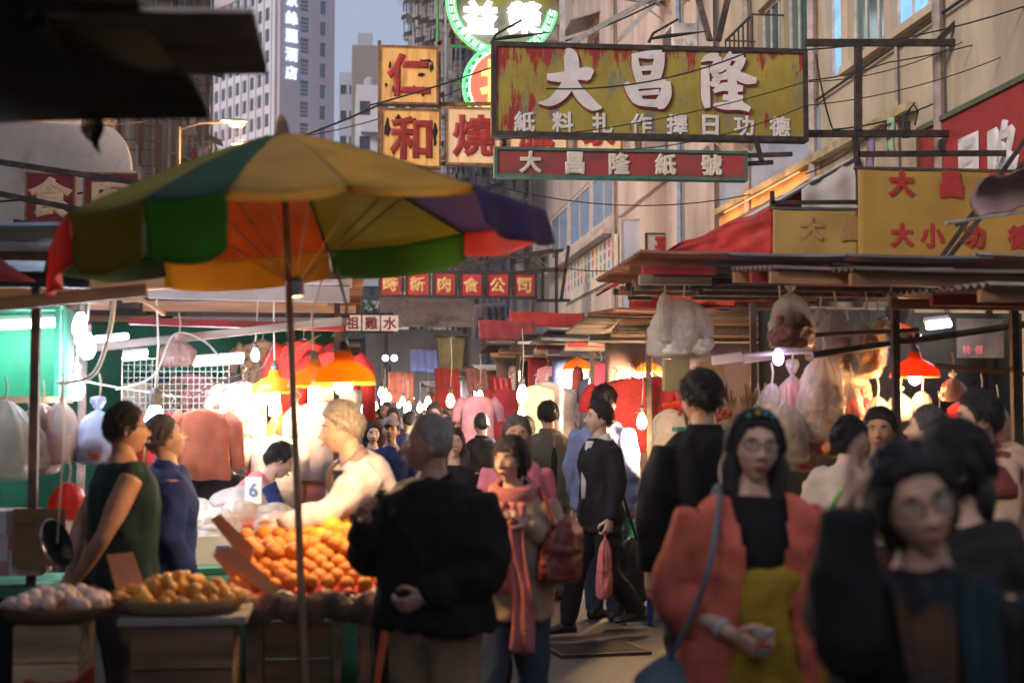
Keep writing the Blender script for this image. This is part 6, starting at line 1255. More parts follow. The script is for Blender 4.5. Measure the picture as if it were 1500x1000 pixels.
def ear(mb, s_):
    rs = []
    for k, (o, sc) in enumerate(((-.004, .4), (.004, .9), (.012, 1.0), (.016, .8), (.011, .55))):
        rs.append([(s_ * (.070 + o), -.012 + sc * .017 * math.cos(a) - .25 * o, -.012 + sc * .031 * math.sin(a) * (1.0 if math.sin(a) > 0 else .85)) for a in [6.2832 * q / 12 for q in range(12)]])
    mb.rings(rs if s_ > 0 else rs[::-1])
HEADS = {}
def head_mb(fem, lo):
    k = (fem, lo)
    if k not in HEADS:
        g = HGL if lo else HG; mb = MB(); mb.rings([[tuple(head_surface(d, fem)) for d in row] for row in g[::-1]])
        for s_ in (-1, 1): ear(mb, s_)
        HEADS[k] = mb
    return HEADS[k]
def hairline(a, style):
    a = abs(a) / math.pi                                     # 0 face .. 1 nape
    if style == 'bald': pts = [(0, .112), (.22, .095), (.38, .03), (.5, .0), (.62, -.045), (1, -.075)]
    elif style in ('long', 'bob'): pts = [(0, .072), (.18, .062), (.30, .02), (.40, -.07), (.55, -.12), (1, -.125)]
    elif style == 'bun': pts = [(0, .07), (.2, .055), (.36, .02), (.48, .0), (.62, -.05), (1, -.085)]
    elif style == 'fringe': pts = [(0, .04), (.16, .045), (.28, .02), (.40, -.06), (.55, -.11), (1, -.12)]
    else: pts = [(0, .070), (.2, .060), (.33, .035), (.43, -.010), (.50, .004), (.60, -.022), (1, -.058)]
    for (a0, z0), (a1, z1) in zip(pts, pts[1:]):
        if a <= a1: return z0 + (z1 - z0) * sm((a - a0) / (a1 - a0))
    return pts[-1][1]
def hair_mb(style, fem, lo, seed):
    g = HGL if lo else HG; rows = []
    th = {'short': .013, 'crop': .007, 'bald': .006, 'long': .012, 'bob': .014, 'bun': .010, 'fringe': .013, 'spiky': .02}[style]
    for row in g[::-1]:
        r_ = []
        for d in row:
            p = head_surface(d, fem); a = math.atan2(d.x, d.y); hl = hairline(a, style) + .006 * noise.noise(Vector((a * 6, seed, 0)))
            k = (p.z - hl) / .012; t = th * sm(k + .5) - .010 * (1 - sm(k + .9))
            t *= 1 + .25 * noise.noise(Vector((d.x * 5 + seed, d.y * 5, d.z * 5))) + .18 * noise.noise(Vector((a * 14, d.z * 3, seed)))
            if p.z > .06: t += th * .35
            n_ = Vector((p.x / .076 ** 2, p.y / .095 ** 2, p.z / .118 ** 2)).normalized()
            r_.append(tuple(p + n_ * t))
        rows.append(r_)
    mb = MB(); mb.rings(rows)
    if not lo and style != 'bald':            # loose strands lying on and off the mass
        rs_ = random.Random(int(seed * 100)); n_s = 420
        while n_s > 0:
            n_s -= 1; d = Vector((rs_.gauss(0, 1), rs_.gauss(0, 1), rs_.gauss(.3, 1))).normalized(); a = math.atan2(d.x, d.y); p = head_surface(d, fem)
            if p.z < hairline(a, style) + .006: continue
            q = d.copy(); pts = []; ln = rs_.randint(3, 5); side = rs_.uniform(-.25, .25); lift = rs_.uniform(.2, 1.0)
            for i in range(ln):
                s_ = head_surface(q, fem); nrm = Vector((s_.x / .076 ** 2, s_.y / .095 ** 2, s_.z / .118 ** 2)).normalized()
                pts.append(s_ + nrm * (th * (1.12 + .08 * i) + (th * .35 if s_.z > .06 else 0) + .0035 * lift * i))
                q = (q + Vector((side * .3 + q.x * .12, -.16 + .05 * side, -.14))).normalized()
            mb.tube(pts, [.0022] * (ln - 1) + [.0006], 3)
    if style == 'long':
        for s_ in (-1, 1): mb.tube([(s_ * .062, .02, .02), (s_ * .084, .012, -.06), (s_ * .082, .014, -.14), (s_ * .07, .03, -.23)], [.014, .024, .022, .008], 10, 1.5)
        mb.tube([(0, -.08, .0), (0, -.10, -.09), (0, -.10, -.18), (0, -.09, -.27)], [.05, .055, .05, .02], 14, .55, up=(0, 1, 0))
    if style == 'bob': mb.tube([(0, -.07, .0), (0, -.085, -.08), (0, -.08, -.14)], [.06, .065, .05], 14, .55, up=(0, 1, 0))
    if style == 'bun':
        mb.ball((0, -.105, .04), .038, 12, 8); mb.ball((.02, -.12, .055), .022, 10, 6); mb.ball((-.018, -.118, .03), .02, 10, 6)
    if style == 'fringe': mb.tube([(0, -.08, -.02), (0, -.11, -.06), (.01, -.12, -.16), (.01, -.1, -.24)], [.03, .028, .024, .006], 12)
    return mb

HANDS = {}
def hand_mesh(pose, lo):
    """wrist at origin, fingers along +z, palm faces +y, thumb towards +x"""
    k = (pose, lo)
    if k in HANDS: return HANDS[k]
    mb = MB()
    mb.rings([[(rx * math.cos(a) + cx_, ry * math.sin(a), z) for a in [6.2832 * i / 14 for i in range(14)]] for rx, ry, z, cx_ in ((.026, .020, -.03, 0), (.026, .018, 0, 0), (.032, .017, .025, 0), (.040, .015, .055, 0), (.041, .013, .085, 0), (.030, .009, .097, 0))])
    curl = {'relax': .42, 'grip': 1.25, 'flat': .12, 'wave': .2}[pose]
    for i, (x, l, r_) in enumerate(((.031, .068, .0085), (.0105, .078, .009), (-.0105, .072, .0085), (-.031, .056, .0078))):
        p = Vector((x, 0, .08)); ang = .0; pts = [tuple(p)]; spread = x * (2.2 if pose == 'wave' else 1.1)
        for s_, fr in enumerate((.45, .32, .23)):
            ang += curl * (.75 + .08 * i) * (.6 if s_ == 0 else 1.0); p = p + Vector((spread * fr, math.sin(ang), math.cos(ang))) * (l * fr + (.012 if s_ == 0 else 0)); pts.append(tuple(p))
        q = spline(pts, 3); mb.tube(q, [r_ * (1 - .28 * t / (len(q) - 1)) for t in range(len(q))], 8)
    tq = spline([(.018, .004, .012), (.046, .012, .04), (.058, .022 + .012 * curl, .066), (.054 - .012 * curl, .03 + .022 * curl, .092)], 3)
    mb.tube(tq, [.014 - .0055 * t / (len(tq) - 1) for t in range(len(tq))], 8)
    me = modmesh(mb.mesh('hand'), [('REMESH', dict(mode='VOXEL', voxel_size=.0075 if lo else .0042)), ('SMOOTH', dict(factor=.5, iterations=3))])
    v = [tuple(x.co) for x in me.vertices]; f = [tuple(p.vertices) for p in me.polygons]; HANDS[k] = (v, f); return HANDS[k]

def loft_torso(mb, rows, bend, n=24, ex=2.5):
    rs = []
    for z, rx, ry, cy in rows:
        r_ = []
        for j in range(n):
            a = 6.2832 * j / n; ca, sa = math.cos(a), math.sin(a)
            x = rx * math.copysign(abs(ca) ** (2 / ex), ca); y = ry * math.copysign(abs(sa) ** (2 / ex), sa) + cy
            r_.append(tuple(bend(Vector((x, y, z)))))
        rs.append(r_)
    mb.rings(rs)
def limb(mb, pts, rad, n=14, k=5, flat=1.0):
    q = spline(pts, k); m = len(pts); rr = []
    for i in range(len(q)):
        t = i / k; a = min(m - 2, int(t)); rr.append(rad[a] + (rad[a + 1] - rad[a]) * sm(t - a))
    mb.tube(q, rr, n, flat)
def folds(me, amp, seed, bend_scale=(9, 9, 4)):
    nn = [v.normal.copy() for v in me.vertices]
    for v, n_ in zip(me.vertices, nn):
        p = v.co; nz_ = noise.noise(Vector((p.x * 7 + seed, p.y * 7 - seed, p.z * 5))); d = amp * (1.5 * (.75 - abs(nz_) * 1.9) + .8 * noise.noise(Vector((p.x * bend_scale[0] + seed, p.y * bend_scale[1], p.z * bend_scale[2]))) + .55 * noise.noise(Vector((p.x * 20, p.y * 20 + seed, p.z * 11))) + .3 * abs(noise.noise(Vector((p.x * 6, p.y * 6, p.z * 24 + seed)))))
        v.co = p + n_ * d
TORSO = [(.80, .14, .095, -.01), (.86, .172, .115, -.012), (.93, .172, .115, -.008), (1.03, .148, .100, 0), (1.13, .150, .104, .004), (1.24, .168, .112, .004), (1.33, .170, .100, -.004), (1.39, .135, .078, -.012), (1.43, .075, .062, -.014), (1.46, .056, .055, -.008)]
def person(label, px, Y, yaw, H=None, ytop=None, skin='tan', hair=('short', 'black'), fem=False, lean=0, head=(0, 0, 0), top=None, sleeve=1.0, hem=.80, bottom=None, shoes=None,
           arms=None, hands=('relax', 'relax'), legs='stand', lo=False, build=1.0, glasses=False, loose=.0, cap=None, seed=1, group=None, skirt=False, collar=None, open_front=None, apron=None, name='person', X=None):
    """yaw 0 looks away down the street, 90 to the left, 180 to the camera"""
    p0 = P(px, 615, Y) if X is None else Vector((X, Y, 0))
    if H is None: H = P(px, ytop, Y).z - .025
    s = H / 1.70
    t = thing(name, label, 'person', (p0.x, Y, .017), R(yaw), group); t.scale = (s, s, s)
    piv = Vector((0, -.02, .95)); La = R(lean)
    def bend(p):
        k = sm((p.z - .84) / .34); M = Matrix.Rotation(-La * k, 3, 'X'); return piv + M @ (p - piv) + Vector((0, -.10 * math.sin(La), 0))
    def bendf(p): return piv + Matrix.Rotation(-La, 3, 'X') @ (p - piv) + Vector((0, -.10 * math.sin(La), 0))
    fw = (.93 if fem else 1.0) * build
    arms = arms or {}
    S_, E_, W_ = {}, {}, {}
    for sd, nm in ((1, 'R'), (-1, 'L')):
        e, f = arms.get(nm, ((.055, -.03, -.265), (.0, .06, -.235)))
        S_[nm] = bendf(Vector((sd * .165 * fw, -.012, 1.375))); E_[nm] = S_[nm] + Vector((sd * e[0], e[1], e[2])); W_[nm] = E_[nm] + Vector((sd * f[0], f[1], f[2]))
    hipb = Vector((0, -.10 * math.sin(La), 0))
    st_ = {'stand': (((.0, .0), (.0, -.01), (.0, 0)), ((.0, .0), (.02, .04), (.0, 0))), 'walk': (((.0, 0), (.14, .22), (.0, .02)), ((.0, 0), (-.02, -.26), (.0, .10)))}[legs]
    HP, KN, AN = {}, {}, {}
    for sd, nm, q in ((1, 'R', st_[0]), (-1, 'L', st_[1])):
        HP[nm] = Vector((sd * .088, 0, .89)) + hipb; KN[nm] = Vector((sd * .095, q[1][0] + hipb.y * .4, .48)); AN[nm] = Vector((sd * .10, q[1][1], .085 + q[2][1]))
    # --- body, one continuous figure
    mb = MB(); loft_torso(mb, [(z, rx * fw, ry * build, cy) for z, rx, ry, cy in TORSO], bend)
    hp = bendf(Vector((0, -.005, 1.47))); hm = Matrix.Translation(hp) @ Matrix.Rotation(R(head[0]), 4, 'Z') @ Matrix.Rotation(R(-head[1]) - La * .55, 4, 'X') @ Matrix.Rotation(R(head[2]), 4, 'Y')
    hc_ = hm @ Vector((0, .022, .115)); HM = hm @ Matrix.Translation((0, .022, .115))
    mb.tube([bendf(Vector((0, -.012, 1.40))), bendf(Vector((0, -.008, 1.46))), HM @ Vector((0, -.018, -.055)), HM @ Vector((0, -.012, -.01))], [.064, .054, .053, .05], 14)
    for nm in 'RL':
        limb(mb, [S_[nm], (S_[nm] + E_[nm]) / 2, E_[nm], (E_[nm] + W_[nm]) / 2, W_[nm]], [.047 * build, .047 * build, .039, .039, .026])
        limb(mb, [HP[nm], (HP[nm] + KN[nm]) / 2, KN[nm], KN[nm] * .62 + AN[nm] * .38 + Vector((0, -.012, 0)), AN[nm]], [.088 * build, .078 * build, .054, .054, .036])
        mb.tube([AN[nm] + Vector((0, -.04, -.03)), AN[nm] + Vector((0, .06, -.045)), AN[nm] + Vector((0, .15, -.055))], [.036, .036, .026], 10, .8)
    me = modmesh(mb.mesh('body'), [('REMESH', dict(mode='VOXEL', voxel_size=.022 if lo else .0125)), ('SMOOTH', dict(factor=.5, iterations=4))])
    v = [tuple(q.co) for q in me.vertices]; f = [tuple(q.vertices) for q in me.polygons]
    hb = head_mb(fem, lo); o = len(v); v += [tuple(HM @ Vector(q)) for q in hb.v]; f += [tuple(i + o for i in q) for q in hb.f]
    HMt = {}
    for sd, nm, ps in ((1, 'R', hands[0]), (-1, 'L', hands[1])):
        hv, hf = hand_mesh(ps, lo); d = (W_[nm] - E_[nm]).normalized()
        inn = Vector((-sd, .25, 0)); inn = (inn - d * inn.dot(d)).normalized()      # palm turned to the body
        xx = inn.cross(d) ; flip = sd
        M = Matrix((xx, inn, d)).transposed().to_4x4(); M.translation = W_[nm]
        th_dir = 1 if xx.dot(Vector((0, 1, 0)) + Vector((0, 0, .3))) > 0 else -1           # thumb forward
        o = len(v); v += [tuple(M @ Vector((q[0] * th_dir, q[1], q[2]))) for q in hv]
        f += [tuple(i + o for i in (q if th_dir > 0 else q[::-1])) for q in hf]; HMt[nm] = M
    bm_ = bpy.data.meshes.new('body'); bm_.from_pydata(v, [], f); bm_.update(); bm_.polygons.foreach_set('use_smooth', [True] * len(bm_.polygons)); ob('body', bm_, SK[skin], t)
    # --- clothes
    vx = .020 if lo else .0115
    def cloth(nm, mbx, m, amp, sd_):
        q = modmesh(mbx.mesh(nm), [('REMESH', dict(mode='VOXEL', voxel_size=vx)), ('SMOOTH', dict(factor=.5, iterations=5))])
        folds(q, amp, sd_); q.polygons.foreach_set('use_smooth', [True] * len(q.polygons)); return ob(nm, q, m, t)
    g = .016 + loose
    tm = MB(); rows = [(hem, .178, .122, -.01)] + [r for r in TORSO if hem + .03 < r[0] < 1.45]
    rows = [(z, (rx + g + (.012 if z < 1.1 else 0)) * fw if z < 1.36 else (rx + g * .7) * fw, (ry + g) * build, cy) for z, rx, ry, cy in rows]
    loft_torso(tm, rows, bend)
    if sleeve > 0:
        for nm in 'RL':
            end = W_[nm] if sleeve >= 1 else (E_[nm].lerp(W_[nm], (sleeve - .5) * 2) if sleeve > .5 else S_[nm].lerp(E_[nm], sleeve * 2))
            pts = [S_[nm] + Vector((0, 0, -.008)), (S_[nm] + E_[nm]) / 2, E_[nm], (E_[nm] + end) / 2, end] if sleeve > .5 else [S_[nm], (S_[nm] + end) / 2, end]
            limb(tm, pts, [.063 * build + loose * .45, .064 * build + loose * .7, .054 + loose * .8, .052 + loose * .7, .040 + loose * .5] if sleeve > .5 else [.066 + loose, .064 + loose, .062 + loose])
    else:
        for nm in 'RL': tm.ball(S_[nm] + Vector((-.045 if nm == 'R' else .045, 0, .022)), .05, 12, 8)
    cloth('jacket' if sleeve >= 1 else ('shirt' if sleeve > 0 else 'vest'), tm, top, .009 + loose * .25, seed)
    bt = MB(); loft_torso(bt, [(.80, .150, .105, -.01), (.88, .182, .124, -.012), (.96, .178, .12, -.006), (1.02, .160, .112, 0)], bend)
    for nm in 'RL':
        limb(bt, [HP[nm], (HP[nm] + KN[nm]) / 2, KN[nm], (KN[nm] + AN[nm]) / 2, AN[nm] + Vector((0, 0, -.02))], [.100 * build, .092 * build, .073, .069, .062])
    cloth('trousers', bt, bottom, .008, seed + 3)
    for nm in 'RL':
        a = AN[nm]; so = MB()
        so.rings([[(a.x + w_ * math.cos(q), a.y + y_, a.z - .085 + h_ * (1 + math.sin(q)) * .5 + .001) for q in [6.2832 * i / 14 for i in range(14)]] for y_, w_, h_ in ((-.075, .022, .05), (-.06, .036, .085), (-.01, .041, .10), (.05, .042, .085), (.11, .047, .062), (.16, .042, .05), (.19, .022, .035))])
        ob('shoe', so, shoes or m_shoe, t, smooth=True)
    if collar:
        cm = MB(); rs = []
        for z, r_, h_ in ((1.395, .092, 0), (1.45, .074, .0), (1.475, .076, 0), (1.455, .083, 0), (1.40, .103, 0)):
            rs.append([tuple(bendf(Vector((r_ * math.cos(a), r_ * .86 * math.sin(a) - .012, z - .035 * max(0, math.sin(a)))))) for a in [6.2832 * i / 22 for i in range(22)]])
        cm.rings(rs, caps=False); ob('collar', cm, collar, t, smooth=True)
    if open_front:      # inner shirt seen between the jacket edges
        ob('shirt_front', MB().slab(lambda u_, v_: tuple(bend(Vector(((.055 - .03 * v_) * (u_ * 2 - 1), .118 + g * .9 + .006 * math.sin(u_ * 3.14) - .055 * (1 - v_) ** 3, 1.42 - (.42) * v_)))), 8, 12, (0, -.01, 0)), open_front, t, smooth=True)
    # --- hair and face
    if hair: ob('hair', hair_mb(hair[0], fem, lo, seed * .7), HA[hair[1]], t, smooth=True).matrix_local = HM
    if not lo:
        for s_ in (-1, 1):
            e = ob('eye', MB().ball((0, 0, 0), .0118, 12, 8, (1.12, .62, .44)), m_eye, t, smooth=True); e.matrix_local = HM @ Matrix.Translation((s_ * .031, .0745, .0085))
            i_ = ob('iris', MB().ball((0, .0052, 0), .0056, 10, 6, (1, .5, .85)), m_iris, e, smooth=True)
            bz = ob('eyebrow', MB().tube([(s_ * .017, .0885, .0245), (s_ * .031, .0865, .0290), (s_ * .047, .0775, .0255)], [.0026, .0032, .0015], 6), HA['black' if hair and hair[1] != 'grey' else 'dgrey'], t, smooth=True); bz.matrix_local = HM
        l_ = ob('lips', MB().tube([(-.022, .0895, -.0635), (-.010, .0985, -.0612), (0, .1005, -.0622), (.010, .0985, -.0612), (.022, .0895, -.0635)], [.001, .0042, .0048, .0042, .001], 8).tube([(-.019, .0895, -.0645), (0, .0985, -.0690), (.019, .0895, -.0645)], [.001, .0046, .001], 8), m_lip, t, smooth=True); l_.matrix_local = HM
    if glasses:
        gl = MB()
        for s_ in (-1, 1):
            q = [(s_ * .033 + .0245 * math.cos(a) * (1.0 if abs(math.cos(a)) < .8 else .96), .0985 - .004 * abs(s_ * .033 + .0245 * math.cos(a)) / .05, .0065 + .0175 * math.sin(a)) for a in [6.2832 * i / 20 for i in range(21)]]; gl.tube(q, .0022, 6)
            gl.tube([(s_ * .057, .093, .013), (s_ * .076, .05, .014), (s_ * .077, -.005, .008)], .0022, 6)
        gl.tube([(-.009, .0985, .011), (0, .1005, .013), (.009, .0985, .011)], .0022, 6); go = ob('glasses', gl, m_specs, t, smooth=True); go.matrix_local = HM
        for s_ in (-1, 1): ob('lens', MB().ball((s_ * .033, .0975, .0065), .0225, 14, 6, (1, .04, .74)), m_lens, go, smooth=True)
    if cap:
        cm = MB(); rs = []
        for z, k in ((.035, 1.10), (.06, 1.12), (.09, 1.06), (.115, .85), (.13, .5), (.135, .05)):
            rs.append([(.078 * k * math.cos(a), .098 * k * math.sin(a) - .002, z) for a in [6.2832 * i / 24 for i in range(24)]])
        cm.rings(rs); cm.slab(lambda u_, v_: ((u_ - .5) * .15 * (1 - .25 * v_ * v_), .075 + .085 * v_ * (1 - (2 * u_ - 1) ** 2 * .45), .045 - .012 * v_ - .012 * (2 * u_ - 1) ** 2), 12, 5, (0, 0, .005)); ob('cap', cm, cap, t, smooth=True).matrix_local = HM
    t['_'] = 0; del t['_']
    W = Matrix.Translation((p0.x, Y, .017)) @ Matrix.Rotation(R(yaw), 4, 'Z') @ Matrix.Scale(s, 4)
    return dict(o=t, M=W, S=S_, E=E_, W=W_, HM=HM, bend=bend, bendf=bendf, hand=HMt)
CL = lambda n, c, r=.85, **k: mat('wear_' + n, c, r, **dict(dict(var=.14, scale=7, bump=.18, bscale=90, spec=.2), **k))
w_black = CL('black', (.012, .011, .012)); w_suit = CL('suit', (.015, .015, .019)); w_navy = CL('navy', (.022, .042, .16)); w_teal = CL('teal_vest', (.018, .042, .042)); w_greyt = CL('grey_trousers', (.055, .05, .05)); w_khaki = CL('khaki', (.30, .20, .115))
w_tan = CL('pink_tan', (.60, .55, .58)); w_beige = CL('beige_knit', (.42, .30, .20)); w_jean = CL('jeans', (.055, .075, .115)); w_coral = CL('coral_knit', (.55, .12, .075)); w_mustard = CL('mustard', (.40, .25, .025)); w_blue = CL('sky_shirt', (.22, .27, .46)); w_olive = CL('olive_shirt', (.12, .115, .085))
w_white = CL('white_shirt', (.66, .62, .60)); w_pinkf = CL('pink_jacket', (.62, .24, .22)); w_floral = CL('blue_floral', (.03, .05, .19), col2=(.5, .55, .62), mask_scale=14, mask_pos=.6); w_cream = CL('cream_blouse', (.60, .45, .34)); w_ltan = CL('light_tan', (.46, .29, .19)); w_maroon = CL('maroon', (.17, .045, .04)); w_grey = CL('grey', (.15, .14, .14)); w_brown = CL('brown', (.10, .06, .04)); w_pink = CL('pink', (.55, .16, .22))

# left: man in the sleeveless vest, hands behind his back
p1 = person('man in a teal and black sleeveless vest with hands clasped behind his back', 183, 6.55, -68, ytop=590, skin='brown', hair=('crop', 'black'), top=w_teal, sleeve=0, hem=.89, bottom=w_greyt, build=1.18, glasses=True, seed=2, head=(0, -4, 0),
   arms={'R': ((.05, -.13, -.25), (-.13, -.09, -.20)), 'L': ((.05, -.13, -.25), (-.13, -.07, -.20))})
p2 = person('man in a navy zip jacket looking down beside the man in the vest', 248, 7.05, -72, ytop=606, skin='tan', hair=('crop', 'dgrey'), top=w_navy, hem=.74, bottom=w_black, seed=3, head=(0, -18, 0), loose=.01, collar=w_navy,
   arms={'R': ((.05, -.02, -.27), (-.02, .10, -.22)), 'L': ((.05, -.02, -.27), (-.02, .10, -.22))}, hands=('grip', 'grip'))
p3 = person('stallholder in a pink jacket with blue floral sleeves bending over the produce', 338, 9.15, -75, H=1.58, skin='light', hair=('short', 'black'), fem=True, lean=42, top=w_pinkf, bottom=w_black, seed=4, arms={'R': ((.03, .10, -.24), (-.02, .18, -.12)), 'L': ((.03, .10, -.24), (-.02, .18, -.12))})
sl_ = MB()
for nm in 'RL': limb(sl_, [p3['S'][nm], (p3['S'][nm] + p3['E'][nm]) / 2, p3['E'][nm], p3['E'][nm].lerp(p3['W'][nm], .5)], [.082, .078, .070, .062])
ob('floral_sleeves', sl_, w_floral, p3['o'], smooth=True)
p4 = person('dark haired seller in black half hidden behind the pink jacket', 316, 9.75, -30, H=1.52, skin='light', hair=('bob', 'black'), fem=True, lean=12, top=w_black, bottom=w_black, lo=True, seed=5)
# grey haired man reaching over the oranges
p5 = person('grey haired man in a pale pink jacket reaching over the oranges', 560, 6.95, 112, H=1.72, skin='light', hair=('short', 'grey'), lean=25, top=w_tan, hem=.76, bottom=w_black, seed=6, loose=.012, head=(-16, -6, 0), collar=CL('dark_pink', (.30, .22, .22)), open_front=w_black,  # collar, cuffs and hem are a darker pink cloth
   arms={'L': ((.02, .20, -.17), (.0, .24, -.08)), 'R': ((.04, .03, -.26), (-.02, .14, -.2))}, hands=('relax', 'flat'))
B = p5['bendf']; ob('shoulder_strap', MB().tube(spline([B(Vector(q_)) for q_ in ((.05, -.08, 1.44), (.035, .10, 1.43), (-.06, .172, 1.30), (-.165, .135, 1.14), (-.222, .02, .98), (-.2, -.06, .93))], 6), .024, 8, .3, up=(0, 1, .3)), w_brown, p5['o'], smooth=True)
for nm in 'RL':
    dq = (p5['W'][nm] - p5['E'][nm]).normalized(); ob('cuff', MB().tube([p5['W'][nm] - dq * .06, p5['W'][nm] - dq * .02, p5['W'][nm] + dq * .012], [.052, .050, .047], 14), CL('dark_pink', (.30, .22, .22)), p5['o'], smooth=True)
hr_ = [(.80, .222, .158, -.01), (.76, .216, .152, -.01), (.745, .20, .14, -.01)]; hm2 = MB(); loft_torso(hm2, hr_[::-1], p5['bend']); ob('hem_band', hm2, CL('dark_pink', (.30, .22, .22)), p5['o'], smooth=True)
# black jacket, foreground
p6 = person('man in a black zip jacket and khaki trousers standing before the oranges', 638, 5.35, 142, ytop=603, skin='tan', hair=('bald', 'grey'), top=w_black, hem=.86, bottom=w_khaki, seed=7, loose=.03, build=1.1, head=(-58, -4, 0), collar=w_black,
   arms={'R': ((.10, .02, -.25), (-.08, .16, .17)), 'L': ((.07, .00, -.27), (-.17, .17, -.10))}, hands=('grip', 'grip'), lean=3)
ob('chest_logo', MB().box(-.018, .018, 0, .004, -.005, .005), m_white_p, p6['o'], loc=(-.10, .165, 1.26))
# woman with the pink scarf
p7 = person('woman in a beige cardigan, pink scarf and jeans walking up the street', 752, 6.35, 162, ytop=640, skin='light', hair=('fringe', 'black'), fem=True, top=w_beige, hem=.80, bottom=w_jean, shoes=m_shoe_p, seed=8, legs='walk', loose=.014, head=(-22, -4, 4), open_front=w_brown,
   arms={'R': ((.05, -.02, -.26), (-.02, .08, -.22)), 'L': ((.10, .0, -.24), (-.16, .15, .15))}, hands=('relax', 'grip'))
sc_ = MB(); Bq = p7['bend']
sc_.rings([[tuple(Bq(Vector((r_ * math.cos(a) * 1.05, r_ * .95 * math.sin(a) + .005, z - .03 * math.sin(a))))) for a in [6.2832 * i / 26 for i in range(26)]] for r_, z in ((.075, 1.40), (.115, 1.385), (.128, 1.42), (.118, 1.46), (.09, 1.485), (.07, 1.475))], caps=False)
ob('scarf', sc_, CL('pink_scarf', (.58, .20, .19), bump=.5, bscale=60), p7['o'], smooth=True)
for k, (x0, L, wd_) in enumerate(((-.05, .74, .10), (.045, .44, .085))):
    ob('scarf_tail', MB().slab(lambda u_, v: (x0 + wd_ * (u_ - .5) * (1 - .25 * math.sin(v * 4) * .6 + .15 * v) - .03 * v + .014 * math.sin(v * 7), .158 + .007 * math.sin(u_ * 11 + v * 5) + .006 * math.sin(u_ * 5 - v * 9) + .02 * math.sin(v * 3) - .02 * v, 1.39 - L * v + (.02 * math.sin(u_ * 60) if v > .95 else 0)), 18, 24, (0, .014, 0)), MATS['wear_pink_scarf'], p7['o'], smooth=True)
p8 = person('older woman in grey behind the woman with the scarf', 757, 8.3, 176, ytop=608, skin='tan', hair=('bun', 'dgrey'), fem=True, top=w_pink, bottom=w_black, shoes=m_shoe_b, seed=9)
# suit man, blue shirt man
p9 = person('man in a black suit walking left with a pink carrier bag', 878, 10.4, 108, ytop=588, skin='light', hair=('short', 'black'), top=w_suit, hem=.76, bottom=w_suit, seed=10, legs='walk', collar=w_white, open_front=w_white, head=(-12, -6, 0), loose=.006,
   arms={'R': ((.05, -.02, -.27), (.0, .05, -.24)), 'L': ((.05, -.02, -.27), (.0, .06, -.24))}, hands=('grip', 'grip'))
p10 = person('tall man in a pale blue shirt behind the man in the suit', 884, 11.25, -38, ytop=565, skin='tan', hair=('short', 'black'), top=w_blue, bottom=w_jean, seed=11, loose=.025, head=(-10, 0, 0))
p11 = person('man in an olive shirt with his back turned', 803, 12.6, 4, ytop=588, skin='tan', hair=('short', 'black'), top=w_olive, bottom=w_grey, seed=12, loose=.012, collar=w_olive)
p12 = person('dark haired woman in black beside the olive shirt', 772, 13.2, 14, ytop=610, skin='light', hair=('bob', 'black'), fem=True, top=w_black, bottom=w_black, seed=13, lo=True)
p13 = person('man in a black jacket walking away past the red goods rack', 706, 14.2, 12, ytop=604, skin='tan', hair=('crop', 'black'), top=w_black, bottom=w_black, seed=14, lo=True, collar=w_black, loose=.015)
p14 = person('young woman in black with long dark hair looking down', 664, 9.6, 172, ytop=628, skin='light', hair=('long', 'black'), fem=True, top=w_black, bottom=w_black, seed=15, head=(10, -14, 0))
p15 = person('man in a pale flat cap and dark blue jacket', 572, 13.2, 168, ytop=612, skin='tan', hair=('short', 'dgrey'), top=w_navy, bottom=w_grey, seed=16, cap=CL('cap_grey', (.34, .29, .26)), head=(0, -10, 0))
p16 = person('dark haired woman with arms folded left of the flat cap', 546, 13.8, 185, ytop=618, skin='light', hair=('bob', 'black'), fem=True, top=w_grey, bottom=w_black, seed=17, arms={'R': ((.06, .0, -.25), (-.2, .12, .02)), 'L': ((.06, .0, -.25), (-.2, .12, .0))})
p17 = person('brown haired man behind the bald man in black', 636, 15.5, 170, ytop=590, skin='tan', hair=('short', 'brown'), top=w_brown, bottom=w_black, seed=18, lo=True)
# man in black, right of centre
p18 = person('tall man in a black jacket with his back turned at the snack stall', 1030, 6.45, 8, ytop=543, skin='tan', hair=('short', 'black'), top=w_black, hem=.70, bottom=w_greyt, seed=19, loose=.016, build=1.02, collar=w_black, head=(12, 0, 0), arms={'R': ((.07, .0, -.27), (-.02, .12, -.22)), 'L': ((.07, -.01, -.27), (.0, .04, -.25))})
# coral cardigan woman
p19 = person('woman with glasses in a coral cardigan over a black and mustard top', 1100, 4.3, 178, ytop=602, skin='tan', hair=('long', 'black'), fem=True, top=w_black, sleeve=.2, hem=1.05, bottom=w_black, seed=20, glasses=True, build=1.1, head=(0, -3, -4), legs='walk',
   arms={'R': ((.09, .0, -.27), (-.15, .20, -.10)), 'L': ((.10, -.03, -.27), (.02, .08, -.23))}, hands=('grip', 'relax'))
Bq = p19['bend']
mt = MB(); loft_torso(mt, [(.62, .235, .165, 0), (.74, .225, .155, 0), (.86, .222, .152, 0), (.98, .198, .142, .002), (1.08, .196, .146, .004), (1.19, .200, .150, .006)], Bq)
q = modmesh(mt.mesh('skirted_top'), [('REMESH', dict(mode='VOXEL', voxel_size=.012)), ('SMOOTH', dict(factor=.5, iterations=3))]); folds(q, .02, 5, (10, 10, 3)); q.polygons.foreach_set('use_smooth', [True] * len(q.polygons)); ob('mustard_tunic', q, w_mustard, p19['o'])
cg = MB()      # open cardigan: one shell, cut open down the front
